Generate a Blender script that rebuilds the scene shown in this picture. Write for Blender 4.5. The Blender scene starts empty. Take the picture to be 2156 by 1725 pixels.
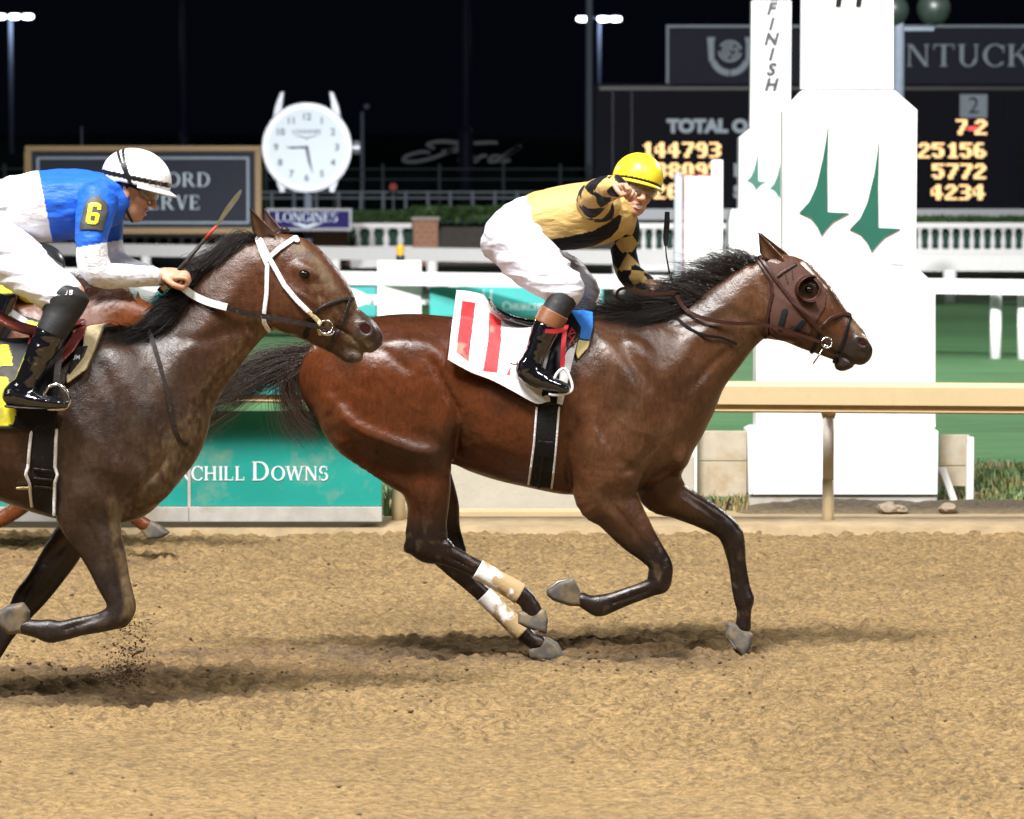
import bpy, bmesh, math, random
import numpy as np
from mathutils import Vector, Matrix

# ------------------------------------------------------------------ camera
S = bpy.context.scene
FPX = 7312.0                       # focal length in pixels of a 2156 px wide picture
CAMZ = 2.085
TH = math.atan((862.5 - 442.0) / FPX)
cam_d = bpy.data.cameras.new('camera')
cam_d.sensor_width = 36.0
cam_d.lens = 36.0 * FPX / 2156.0
cam_d.clip_start = 0.1
cam_d.clip_end = 2000.0
cam_d.dof.use_dof = True
cam_d.dof.focus_distance = 15.6
cam_d.dof.aperture_fstop = 5.4
cam = bpy.data.objects.new('camera', cam_d)
S.collection.objects.link(cam)
cam.location = (0, 0, CAMZ)
cam.rotation_euler = (math.pi / 2 - TH, 0, 0)
S.camera = cam

# ------------------------------------------------------------------ night sky
w = bpy.data.worlds.new('World'); S.world = w; w.use_nodes = True
bg = w.node_tree.nodes['Background']
bg.inputs['Color'].default_value = (0.30, 0.36, 0.75, 1)
bg.inputs['Strength'].default_value = 0.0045

# ------------------------------------------------------------------ floodlights
def flood(name, loc, target, watts, size=0.5, cone=70, col=(1.0, 0.985, 0.97)):
    d = bpy.data.lights.new(name, 'SPOT')
    d.energy = watts; d.color = col; d.shadow_soft_size = size
    d.spot_size = math.radians(cone); d.spot_blend = 0.6
    o = bpy.data.objects.new(name, d); S.collection.objects.link(o)
    o.location = loc
    o.rotation_euler = (Vector(target) - Vector(loc)).to_track_quat('-Z', 'Y').to_euler()
    return o
K = 1000.0
# grandstand roof banks, and one added lamp for the tote board, behind the photographer
flood('unseen_floodlight', (-9, -1, 34), (0, 22, 0), 142 * K, 5.0)
flood('unseen_floodlight', (-30, -8, 33), (0, 22, 0), 34 * K, 3.0)
flood('unseen_floodlight', (13, -8, 34), (0, 24, 0), 36 * K, 3.0)
flood('unseen_floodlight', (36, -12, 30), (2, 24, 0), 20 * K, 3.0)
flood('unseen_floodlight', (-4, -26, 34), (0, 62, 0), 420 * K, 0.9, 21)
flood('unseen_floodlight', (2, -26, 34), (2, 125, 5), 360 * K, 0.9, 21)  # added to brighten the tote board and signs, no known lamp
# masts in the infield, behind the horses
flood('infield_floodlight', (34, 62, 25), (0, 16, 0.5), 52 * K, 0.7, 60)
flood('infield_floodlight', (-42, 70, 25), (0, 16, 0.5), 20 * K, 0.7, 60)

S.view_settings.view_transform = 'Standard'
S.view_settings.look = 'None'
S.view_settings.gamma = 1.0
S.view_settings.use_curve_mapping = False
S.view_settings.exposure = 0.0
S.cycles.use_denoising = True
S.cycles.max_bounces = 6
S.cycles.sample_clamp_indirect = 4.0

# ------------------------------------------------------------------ helpers
rng = np.random.default_rng(7)
R = math.radians
_c, _s = math.cos(TH), math.sin(TH)
def W(u, v, Y):
    """picture position (2156 wide) seen at the depth plane Y -> world point"""
    x = (u - 1078.0) / FPX; y = (862.5 - v) / FPX
    t = Y / (_c + y * _s)
    return np.array([t * x, Y, CAMZ + t * (-_s + y * _c)])
def PPM(Y):
    return FPX / Y

def link(o, parent=None):
    S.collection.objects.link(o)
    if parent is not None: o.parent = parent
    return o
def tag(o, label, cat, group=None):
    o['label'] = label; o['category'] = cat
    if group: o['group'] = group
    return o
def struct(o, kind='structure'):
    o['kind'] = kind
    return o
def empty(name, loc=(0, 0, 0)):
    o = bpy.data.objects.new(name, None); S.collection.objects.link(o)
    o.location = loc; o.empty_display_size = 0.1
    return o
def adopt(o, parent):
    """child keeps its world place under an Empty that is only translated"""
    o.parent = parent
    o.matrix_parent_inverse = Matrix.Translation(-Vector(parent.location))
    return o

def mesh_np(name, V, F, mat=None, parent=None, smooth=True, col=None, attrs=None):
    V = np.asarray(V, np.float32); F = np.asarray(F, np.int32)
    me = bpy.data.meshes.new(name)
    n = F.shape[1]
    me.vertices.add(len(V)); me.vertices.foreach_set('co', V.ravel())
    me.loops.add(F.size); me.loops.foreach_set('vertex_index', F.ravel())
    me.polygons.add(len(F))
    me.polygons.foreach_set('loop_start', np.arange(0, F.size, n, dtype=np.int32))
    me.polygons.foreach_set('loop_total', np.full(len(F), n, np.int32))
    me.update(calc_edges=True)
    if smooth: me.polygons.foreach_set('use_smooth', np.ones(len(F), bool))
    if col is not None:
        a = me.attributes.new('Col', 'FLOAT_COLOR', 'POINT')
        c = np.ones((len(V), 4), np.float32); c[:, :3] = col
        a.data.foreach_set('color', c.ravel())
    for k, val in (attrs or {}).items():
        a = me.attributes.new(k, 'FLOAT', 'POINT'); a.data.foreach_set('value', np.asarray(val, np.float32))
    if mat is not None: me.materials.append(mat)
    o = bpy.data.objects.new(name, me); S.collection.objects.link(o)
    if parent is not None: adopt(o, parent)
    return o

class MB:
    """collects simple solids into one mesh"""
    def __init__(s): s.v = []; s.f = []
    def quad(s, pts):
        b = len(s.v); s.v += [tuple(p) for p in pts]; s.f.append(tuple(range(b, b + len(pts)))); return s
    def box(s, lo, hi):
        x0, y0, z0 = lo; x1, y1, z1 = hi; b = len(s.v)
        s.v += [(x0, y0, z0), (x1, y0, z0), (x1, y1, z0), (x0, y1, z0), (x0, y0, z1), (x1, y0, z1), (x1, y1, z1), (x0, y1, z1)]
        for q in ((0, 3, 2, 1), (4, 5, 6, 7), (0, 1, 5, 4), (1, 2, 6, 5), (2, 3, 7, 6), (3, 0, 4, 7)):
            s.f.append(tuple(b + i for i in q))
        return s
    def prism(s, pts, y0, y1):
        """polygon in XZ (list of (x,z)) extruded from y0 (near) to y1"""
        n = len(pts); b = len(s.v)
        s.v += [(x, y0, z) for x, z in pts] + [(x, y1, z) for x, z in pts]
        s.f.append(tuple(range(b, b + n))); s.f.append(tuple(range(b + 2 * n - 1, b + n - 1, -1)))
        for i in range(n):
            j = (i + 1) % n; s.f.append((b + i, b + n + i, b + n + j, b + j))
        return s
    def lathe(s, prof, c, n=14):
        """profile [(r,z)] round the vertical axis at c"""
        b = len(s.v); m = len(prof)
        for r, z in prof:
            for k in range(n):
                a = 2 * math.pi * k / n
                s.v.append((c[0] + r * math.cos(a), c[1] + r * math.sin(a), c[2] + z))
        for i in range(m - 1):
            for k in range(n):
                l = (k + 1) % n
                s.f.append((b + i * n + k, b + i * n + l, b + (i + 1) * n + l, b + (i + 1) * n + k))
        s.f.append(tuple(b + k for k in reversed(range(n)))); s.f.append(tuple(b + (m - 1) * n + k for k in range(n)))
        return s
    def tube(s, pts, rad, n=8):
        pts = [np.array(p, float) for p in pts]; m = len(pts); b = len(s.v)
        rr = rad if hasattr(rad, '__len__') else [rad] * m
        for i, p in enumerate(pts):
            d = pts[min(i + 1, m - 1)] - pts[max(i - 1, 0)]; d = d / (np.linalg.norm(d) + 1e-9)
            a = np.array([0, 1., 0]) if abs(d[1]) < 0.9 else np.array([1., 0, 0])
            e1 = np.cross(d, a); e1 /= np.linalg.norm(e1); e2 = np.cross(d, e1)
            for k in range(n):
                t = 2 * math.pi * k / n
                s.v.append(tuple(p + rr[i] * (math.cos(t) * e1 + math.sin(t) * e2)))
        for i in range(m - 1):
            for k in range(n):
                l = (k + 1) % n
                s.f.append((b + i * n + k, b + (i + 1) * n + k, b + (i + 1) * n + l, b + i * n + l))
        s.f.append(tuple(b + k for k in range(n))); s.f.append(tuple(b + (m - 1) * n + k for k in reversed(range(n))))
        return s
    def build(s, name, mat, parent=None, smooth=False, bevel=0.0):
        me = bpy.data.meshes.new(name); me.from_pydata([tuple(map(float, p)) for p in s.v], [], s.f)
        me.materials.append(mat)
        bm = bmesh.new(); bm.from_mesh(me); bmesh.ops.recalc_face_normals(bm, faces=bm.faces)
        if bevel:
            bmesh.ops.bevel(bm, geom=list(bm.edges), offset=bevel, segments=2, affect='EDGES', profile=0.6)
        bm.to_mesh(me); bm.free()
        if smooth:
            me.polygons.foreach_set('use_smooth', np.ones(len(me.polygons), bool))
        me.update()
        o = bpy.data.objects.new(name, me); S.collection.objects.link(o)
        if parent is not None: adopt(o, parent)
        return o

def pbox(u0, v0, u1, v1, Y, dep):
    """box whose front face covers the picture rectangle at depth Y"""
    a = W(u0, v1, Y); b = W(u1, v0, Y)
    return (a[0], Y, a[2]), (b[0], Y + dep, b[2])
def pxz(pts, Y):
    return [(W(u, v, Y)[0], W(u, v, Y)[2]) for u, v in pts]

# value noise
def vnoise(P, seed=0):
    P = np.asarray(P, np.float64); i = np.floor(P).astype(np.int64); f = P - i; f = f * f * (3 - 2 * f)
    def h(a, b, c):
        n = (a * 374761393 + b * 668265263 + c * 2147483647 + seed * 1274126177) & 0xffffffff
        n = ((n ^ (n >> 13)) * 1274126177) & 0xffffffff
        return ((n ^ (n >> 16)) & 0xffff) / 65535.0
    r = 0
    for dx in (0, 1):
        wx = f[:, 0] if dx else 1 - f[:, 0]
        for dy in (0, 1):
            wy = f[:, 1] if dy else 1 - f[:, 1]
            for dz in (0, 1):
                wz = f[:, 2] if dz else 1 - f[:, 2]
                r = r + wx * wy * wz * h(i[:, 0] + dx, i[:, 1] + dy, i[:, 2] + dz)
    return r
def fbm(P, oct=4, seed=0):
    a = 0; s = 0; g = 1.0; P = np.asarray(P, float)
    for k in range(oct):
        a = a + g * vnoise(P, seed + k * 17); s += g; g *= 0.5; P = P * 2.03
    return a / s

# ------------------------------------------------------------------ materials
def mat(name, col, rough=0.6, metal=0.0, var=0.12, vscale=9.0, bump=0.0, bscale=60.0, bump2=0.0, b2scale=9.0, vcol=False, spec=0.5,
        coat=0.0, emit=None, estr=1.0, sheen=0.0, stretch=None, rvar=0.0, dirt=None, fine=None):
    m = bpy.data.materials.new(name); m.use_nodes = True
    nt = m.node_tree; N = nt.nodes; L = nt.links
    b = N['Principled BSDF']
    b.inputs['Roughness'].default_value = rough; b.inputs['Metallic'].default_value = metal
    b.inputs['Specular IOR Level'].default_value = spec
    b.inputs['Coat Weight'].default_value = coat; b.inputs['Coat Roughness'].default_value = 0.06
    if sheen:
        b.inputs['Sheen Weight'].default_value = sheen; b.inputs['Sheen Roughness'].default_value = 0.4
    tc = N.new('ShaderNodeTexCoord'); src = tc.outputs['Object']
    if stretch:
        mp = N.new('ShaderNodeMapping'); mp.inputs['Scale'].default_value = stretch
        L.new(src, mp.inputs['Vector']); src = mp.outputs['Vector']
    if vcol:
        at = N.new('ShaderNodeAttribute'); at.attribute_name = 'Col'; base = at.outputs['Color']
    else:
        rgb = N.new('ShaderNodeRGB'); rgb.outputs[0].default_value = (*col, 1); base = rgb.outputs[0]
    if var:
        no = N.new('ShaderNodeTexNoise'); no.inputs['Scale'].default_value = vscale; no.inputs['Detail'].default_value = 6
        no.inputs['Roughness'].default_value = 0.65
        L.new(src, no.inputs['Vector'])
        mr = N.new('ShaderNodeMapRange'); mr.inputs['From Min'].default_value = 0.25; mr.inputs['From Max'].default_value = 0.75
        mr.inputs['To Min'].default_value = 1 - var; mr.inputs['To Max'].default_value = 1 + var
        L.new(no.outputs['Fac'], mr.inputs['Value'])
        mx = N.new('ShaderNodeVectorMath'); mx.operation = 'SCALE'
        L.new(base, mx.inputs[0]); L.new(mr.outputs[0], mx.inputs['Scale']); base = mx.outputs[0]
        if rvar:
            mr2 = N.new('ShaderNodeMapRange'); mr2.inputs['To Min'].default_value = rough - rvar; mr2.inputs['To Max'].default_value = rough + rvar
            L.new(no.outputs['Fac'], mr2.inputs['Value']); L.new(mr2.outputs[0], b.inputs['Roughness'])
    if fine:
        fs, fv, fst = fine
        fm = N.new('ShaderNodeMapping'); fm.inputs['Scale'].default_value = fst; L.new(tc.outputs['Object'], fm.inputs['Vector'])
        fn = N.new('ShaderNodeTexNoise'); fn.inputs['Scale'].default_value = fs; fn.inputs['Detail'].default_value = 3; L.new(fm.outputs[0], fn.inputs['Vector'])
        fr = N.new('ShaderNodeMapRange'); fr.inputs['From Min'].default_value = 0.3; fr.inputs['From Max'].default_value = 0.7; fr.inputs['To Min'].default_value = 1 - fv; fr.inputs['To Max'].default_value = 1 + fv
        L.new(fn.outputs['Fac'], fr.inputs['Value']); fx = N.new('ShaderNodeVectorMath'); fx.operation = 'SCALE'
        L.new(base, fx.inputs[0]); L.new(fr.outputs[0], fx.inputs['Scale']); base = fx.outputs[0]
    if dirt:
        dcol, dsc, dlo, dhi = dirt
        n2 = N.new('ShaderNodeTexNoise'); n2.inputs['Scale'].default_value = dsc; n2.inputs['Detail'].default_value = 8; n2.inputs['Roughness'].default_value = 0.7
        L.new(src, n2.inputs['Vector'])
        m2 = N.new('ShaderNodeMapRange'); m2.inputs['From Min'].default_value = dlo; m2.inputs['From Max'].default_value = dhi
        L.new(n2.outputs['Fac'], m2.inputs['Value'])
        mi = N.new('ShaderNodeMix'); mi.data_type = 'RGBA'
        L.new(m2.outputs[0], mi.inputs['Factor']); L.new(base, mi.inputs['A']); mi.inputs['B'].default_value = (*dcol, 1)
        base = mi.outputs['Result']
    L.new(base, b.inputs['Base Color'])
    if bump:
        n3 = N.new('ShaderNodeTexNoise'); n3.inputs['Scale'].default_value = bscale; n3.inputs['Detail'].default_value = 4
        L.new(src, n3.inputs['Vector'])
        bp = N.new('ShaderNodeBump'); bp.inputs['Strength'].default_value = 1.0; bp.inputs['Distance'].default_value = bump
        L.new(n3.outputs['Fac'], bp.inputs['Height'])
        if bump2:
            n4 = N.new('ShaderNodeTexNoise'); n4.inputs['Scale'].default_value = b2scale; n4.inputs['Detail'].default_value = 5; n4.inputs['Roughness'].default_value = 0.55
            L.new(src, n4.inputs['Vector']); b4 = N.new('ShaderNodeBump'); b4.inputs['Distance'].default_value = bump2
            L.new(n4.outputs['Fac'], b4.inputs['Height']); L.new(b4.outputs['Normal'], bp.inputs['Normal'])
        L.new(bp.outputs['Normal'], b.inputs['Normal'])
    if emit:
        b.inputs['Emission Color'].default_value = (*emit, 1); b.inputs['Emission Strength'].default_value = estr
    return m
# ------------------------------------------------------------------ implicit modelling: smooth unions on a grid
def rotY(a):
    """axes of an ellipsoid turned by a (picture degrees, clockwise on screen) in the XZ plane"""
    a = -R(a); c, s = math.cos(a), math.sin(a)
    return np.array([[c, 0, s], [0, 1, 0], [-s, 0, c]])     # rows: local x, y, z axes
class Field:
    def __init__(s, lo, hi, h):
        s.lo = np.array(lo, float); s.h = h
        s.n = np.ceil((np.array(hi) - s.lo) / h).astype(int) + 1
        s.f = np.full(s.n, 1.0, np.float32)
        s.ax = [s.lo[i] + h * np.arange(s.n[i]) for i in range(3)]
    def _sub(s, lo, hi):
        a = np.maximum(np.floor((lo - s.lo) / s.h).astype(int), 0)
        b = np.minimum(np.ceil((hi - s.lo) / s.h).astype(int) + 1, s.n)
        if np.any(b <= a): return None
        sl = tuple(slice(a[i], b[i]) for i in range(3))
        x = s.ax[0][sl[0]].astype(np.float32)[:, None, None]; y = s.ax[1][sl[1]].astype(np.float32)[None, :, None]; z = s.ax[2][sl[2]].astype(np.float32)[None, None, :]
        return sl, x, y, z
    def _smin(s, sl, d, k):
        a = s.f[sl]
        if k <= 0: s.f[sl] = np.minimum(a, d); return
        e = np.maximum(k - np.abs(a - d), 0)
        s.f[sl] = np.minimum(a, d) - e * e / (4 * k)
    def chain(s, st, k=0.02, sub=4, cap=1.0, inf=0.0):
        """st: rows (x,y,z, r_inplane, r_lateral); elliptical tapered sweep"""
        st = np.array(st, float); m = len(st)
        if m > 2 and sub > 1:
            t = np.arange(m); tt = np.linspace(0, m - 1, (m - 1) * sub + 1); out = []
            for q in tt:
                i = min(int(q), m - 2); f = q - i
                p0, p1, p2, p3 = st[max(i - 1, 0)], st[i], st[i + 1], st[min(i + 2, m - 1)]
                out.append(0.5 * (2 * p1 + (p2 - p0) * f + (2 * p0 - 5 * p1 + 4 * p2 - p3) * f * f + (3 * p1 - p0 - 3 * p2 + p3) * f ** 3))
            st = np.array(out); st[:, 3:] = np.maximum(st[:, 3:], 0.002)
        st[:, 3:] += inf
        rm = st[:, 3:].max(); lo = st[:, :3].min(0) - rm - k - 3 * s.h; hi = st[:, :3].max(0) + rm + k + 3 * s.h
        g = s._sub(lo, hi)
        if g is None: return
        D = np.full([q.stop - q.start for q in g[0]], 9.0, np.float32); off = [q.start for q in g[0]]
        for i in range(len(st) - 1):
            a, b = st[i, :3], st[i + 1, :3]; L = np.linalg.norm(b - a)
            if L < 1e-6: continue
            r = max(st[i, 3:].max(), st[i + 1, 3:].max()) + k + 3 * s.h
            q = s._sub(np.minimum(a, b) - r, np.maximum(a, b) + r)
            if q is None: continue
            sl, x, y, z = q
            d = (b - a) / L
            e2 = np.array([0, 1., 0]) - d[1] * d
            if np.linalg.norm(e2) < 0.3: e2 = np.array([1., 0, 0]) - d[0] * d
            e2 /= np.linalg.norm(e2); e1 = np.cross(e2, d)
            X, Yy, Z = x - a[0], y - a[1], z - a[2]
            ax = X * d[0] + Yy * d[1] + Z * d[2]
            t = np.clip(ax / L, 0, 1); res = ax - t * L
            r1 = st[i, 3] + (st[i + 1, 3] - st[i, 3]) * t; r2 = st[i, 4] + (st[i + 1, 4] - st[i, 4]) * t
            c1 = X * e1[0] + Yy * e1[1] + Z * e1[2]; c2 = X * e2[0] + Yy * e2[1] + Z * e2[2]
            ra = np.minimum(r1, r2) * cap
            q1, q2, q3 = c1 / r1, c2 / r2, res / ra
            k0 = np.sqrt(q1 * q1 + q2 * q2 + q3 * q3); k1 = np.sqrt((q1 / r1) ** 2 + (q2 / r2) ** 2 + (q3 / ra) ** 2) + 1e-9
            dd = np.where(k0 < 1e-3, -np.minimum(r1, r2), k0 * (k0 - 1) / k1)
            ls = tuple(slice(sl[j].start - off[j], sl[j].stop - off[j]) for j in range(3))
            D[ls] = np.minimum(D[ls], dd)
        s._smin(g[0], D, k)
    def _ell(s, c, r, rot, k):
        c = np.array(c, float); r = np.array(r, float)
        if rot is None: rot = np.eye(3)
        e = np.abs(rot.T * r).sum(1) + k + 3 * s.h
        g = s._sub(c - e, c + e)
        if g is None: return None
        sl, x, y, z = g; X, Yy, Z = x - c[0], y - c[1], z - c[2]
        q = [(X * rot[i, 0] + Yy * rot[i, 1] + Z * rot[i, 2]) / r[i] for i in range(3)]
        k0 = np.sqrt(q[0] ** 2 + q[1] ** 2 + q[2] ** 2); k1 = np.sqrt((q[0] / r[0]) ** 2 + (q[1] / r[1]) ** 2 + (q[2] / r[2]) ** 2) + 1e-9
        return sl, np.where(k0 < 1e-3, -r.min(), k0 * (k0 - 1) / k1)
    def ell(s, c, r, rot=None, k=0.02):
        g = s._ell(c, r, rot, k)
        if g: s._smin(g[0], g[1], k)
    def cut(s, c, r, rot=None, k=0.01):
        g = s._ell(c, r, rot, k)
        if g:
            a = -s.f[g[0]]; d = g[1]; e = np.maximum(k - np.abs(a - d), 0)
            s.f[g[0]] = -(np.minimum(a, d) - e * e / (4 * k))
    def bump(s, xz, ang, ln, wd, amp, ylim=None):
        """raise (amp>0) or hollow the surface round a place in the side view"""
        ca, sa = math.cos(-R(ang)), math.sin(-R(ang)); m = 2.6 * max(ln, wd)
        lo = np.array([xz[0] - m, -99, xz[1] - m]); hi = np.array([xz[0] + m, 99, xz[1] + m])
        if ylim: lo[1], hi[1] = ylim
        g = s._sub(lo, hi)
        if g is None: return
        sl, x, y, z = g; X = x - xz[0]; Z = z - xz[1]
        a = (X * ca + Z * sa) / ln; b = (-X * sa + Z * ca) / wd
        s.f[sl] -= (amp * np.exp(-(a * a + b * b))).astype(np.float32)
    def groove(s, pts, wd, amp, ylim=None):
        pts = np.array(pts, float); lo = np.array([pts[:, 0].min() - 3 * wd, -99, pts[:, 1].min() - 3 * wd]); hi = np.array([pts[:, 0].max() + 3 * wd, 99, pts[:, 1].max() + 3 * wd])
        if ylim: lo[1], hi[1] = ylim
        g = s._sub(lo, hi)
        if g is None: return
        sl, x, y, z = g; D = np.full(np.broadcast(x, z).shape, 9.0); n = len(pts) - 1
        for i in range(n):
            a, b = pts[i], pts[i + 1]; d = b - a; t = np.clip(((x - a[0]) * d[0] + (z - a[1]) * d[1]) / (d @ d), 0, 1)
            D = np.minimum(D, np.hypot(x - a[0] - t * d[0], z - a[1] - t * d[1]))
        # fade the ends
        fade = np.minimum(1, np.minimum(np.hypot(x - pts[0, 0], z - pts[0, 1]), np.hypot(x - pts[-1, 0], z - pts[-1, 1])) / (2.5 * wd))
        s.f[sl] += (amp * np.exp(-(D / wd) ** 2) * fade).astype(np.float32)
    def sample(s, P):
        q = (np.asarray(P) - s.lo) / s.h
        q = np.clip(q, 0, s.n - 1.001); i = q.astype(int); f = (q - i).astype(np.float32); r = 0
        for dx in (0, 1):
            for dy in (0, 1):
                for dz in (0, 1):
                    wt = (f[..., 0] if dx else 1 - f[..., 0]) * (f[..., 1] if dy else 1 - f[..., 1]) * (f[..., 2] if dz else 1 - f[..., 2])
                    r = r + wt * s.f[i[..., 0] + dx, i[..., 1] + dy, i[..., 2] + dz]
        return r
    def resample(s, lo, hi, h):
        g = Field(lo, hi, h)
        X, Yy, Z = np.meshgrid(*g.ax, indexing='ij')
        g.f = s.sample(np.stack([X, Yy, Z], -1)).astype(np.float32)
        return g
    def near(s, x, z):
        """nearest-to-camera surface depth at (x,z)"""
        i = int(np.clip(round((x - s.lo[0]) / s.h), 0, s.n[0] - 1)); k = int(np.clip(round((z - s.lo[2]) / s.h), 0, s.n[2] - 1))
        c = s.f[i, :, k]; m = np.flatnonzero(c < 0)
        if len(m) == 0: return None
        j = m[0]
        if j == 0: return s.lo[1]
        t = c[j - 1] / (c[j - 1] - c[j]); return s.lo[1] + s.h * (j - 1 + t)
    def surf(s, u, v, Y0, off=0.0):
        """world point on the near surface seen at picture place (u,v)"""
        Y = Y0
        for _ in range(4):
            p = W(u, v, Y); n = s.near(p[0], p[2])
            if n is None: return W(u, v, Y0)
            Y = n
        return W(u, v, Y - off)

def surface_nets(f, lo, h):
    s = f < 0
    sh = np.array(f.shape) - 1
    co = [(a, b, c) for a in (0, 1) for b in (0, 1) for c in (0, 1)]
    cnt = np.zeros(sh, np.int8)
    for a, b, c in co: cnt += s[a:a + sh[0], b:b + sh[1], c:c + sh[2]]
    act = (cnt > 0) & (cnt < 8); I = np.argwhere(act)
    vals = {c: f[I[:, 0] + c[0], I[:, 1] + c[1], I[:, 2] + c[2]].astype(np.float64) for c in co}
    pos = np.zeros((len(I), 3)); n = np.zeros(len(I))
    for a in co:
        for ax in range(3):
            if a[ax]: continue
            b = list(a); b[ax] = 1; b = tuple(b); va, vb = vals[a], vals[b]; m = (va < 0) != (vb < 0)
            t = np.where(m, va / np.where(m, va - vb, 1), 0)
            for j in range(3): pos[:, j] += np.where(m, a[j] + (t if j == ax else 0), 0)
            n += m
    V = np.asarray(lo) + h * (I + pos / n[:, None])
    vid = np.full(sh, -1, np.int64); vid[act] = np.arange(len(I)); Q = []
    for ax in range(3):
        o1, o2 = [(1, 2), (2, 0), (0, 1)][ax]
        s0 = [slice(None)] * 3; s1 = [slice(None)] * 3; s0[ax] = slice(0, -1); s1[ax] = slice(1, None)
        A, B = s[tuple(s0)], s[tuple(s1)]; E = np.argwhere(A != B)
        E = E[(E[:, o1] > 0) & (E[:, o2] > 0) & (E[:, o1] < sh[o1]) & (E[:, o2] < sh[o2])]
        ins = A[E[:, 0], E[:, 1], E[:, 2]]
        def c(d1, d2):
            e = E.copy(); e[:, o1] += d1; e[:, o2] += d2; return vid[e[:, 0], e[:, 1], e[:, 2]]
        q = np.stack([c(-1, -1), c(0, -1), c(0, 0), c(-1, 0)], 1)
        q[~ins] = q[~ins][:, ::-1]; Q.append(q)
    Q = np.concatenate(Q)
    return V, Q
def relax(V, Q, it=1, lam=0.5, mu=-0.52):
    E = np.concatenate([Q[:, [0, 1]], Q[:, [1, 2]], Q[:, [2, 3]], Q[:, [3, 0]]]); n = len(V)
    deg = np.bincount(E.ravel(), minlength=n).clip(1)
    for _ in range(it):
        for l in (lam, mu):
            D = np.stack([np.bincount(E[:, 0], V[E[:, 1], j], n) + np.bincount(E[:, 1], V[E[:, 0], j], n) for j in range(3)], 1) / deg[:, None]
            V = V + l * (D - V)
    return V
def to_mesh(F, name, m, parent=None, color=None, it=2, f=None, attrs=None):
    V, Q = surface_nets(F.f if f is None else f, F.lo, F.h)
    if it: V = relax(V, Q, it)
    return mesh_np(name, V, Q, m, parent, True, color(V) if color else None)

def poly_sd(x, z, pts):
    """signed distance to a polygon in XZ"""
    pts = np.array(pts, float); n = len(pts); d = np.full(np.broadcast(x, z).shape, 1e9); sg = np.ones(d.shape)
    for i in range(n):
        a, b = pts[i], pts[i - 1]; e = b - a; wx, wz = x - a[0], z - a[1]
        t = np.clip((wx * e[0] + wz * e[1]) / (e @ e + 1e-12), 0, 1)
        d = np.minimum(d, (wx - t * e[0]) ** 2 + (wz - t * e[1]) ** 2)
        c1 = z >= a[1]; c2 = z < b[1]; c3 = e[0] * wz > e[1] * wx
        fl = (c1 & c2 & c3) | (~c1 & ~c2 & ~c3); sg = np.where(fl, -sg, sg)
    return sg * np.sqrt(d)
def seg_sd(x, z, pts, wd):
    """distance to a polyline band of half width wd (scalar or per point)"""
    pts = np.array(pts, float); n = len(pts); d = np.full(np.broadcast(x, z).shape, 1e9)
    wd = np.array([wd] * n, float) if np.isscalar(wd) else np.array(wd, float)
    for i in range(n - 1):
        a, b = pts[i], pts[i + 1]; e = b - a; t = np.clip(((x - a[0]) * e[0] + (z - a[1]) * e[1]) / (e @ e + 1e-12), 0, 1)
        d = np.minimum(d, np.hypot(x - a[0] - t * e[0], z - a[1] - t * e[1]) - (wd[i] + (wd[i + 1] - wd[i]) * t))
    return d
def shell(F, name, m, parent, sd, bb, off=0.008, h=0.004, yr=None, color=None, it=1, inner=0.012, onesided=None):
    """a layer lying on the surface of F, cut to the outline sd(x,z)<0; bb = x0,x1,z0,z1"""
    y0, y1 = yr if yr else (F.lo[1], F.lo[1] + F.h * (F.n[1] - 1))
    G = F.resample((bb[0] - 3 * h, y0, bb[2] - 3 * h), (bb[1] + 3 * h, y1, bb[3] + 3 * h), h)
    x = G.ax[0][:, None]; z = G.ax[2][None, :]
    c = sd(x, z)[:, None, :]
    d = np.maximum(np.maximum(G.f - off, -G.f - inner), c)
    if onesided is not None: d = np.maximum(d, (G.ax[1] - onesided)[None, :, None])
    V, Q = surface_nets(d, G.lo, h)
    if len(V) == 0: return None
    if it: V = relax(V, Q, it)
    return mesh_np(name, V, Q, m, parent, True, color(V) if color else None)
def strap(F, name, m, parent, pts, wpx, Y, off=0.006, h=0.0035, both=False, taper=None, color=None):
    """leather strap along picture points, lying on F"""
    xz = np.array(pxz(pts, Y)); wd = wpx / PPM(Y) / 2 if np.isscalar(wpx) else np.array(wpx) / PPM(Y) / 2
    wm = np.max(wd)
    bb = (xz[:, 0].min() - wm, xz[:, 0].max() + wm, xz[:, 1].min() - wm, xz[:, 1].max() + wm)
    return shell(F, name, m, parent, lambda x, z: seg_sd(x, z, xz, wd), bb, off, h, onesided=None if both else F.mid, color=color)

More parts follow.
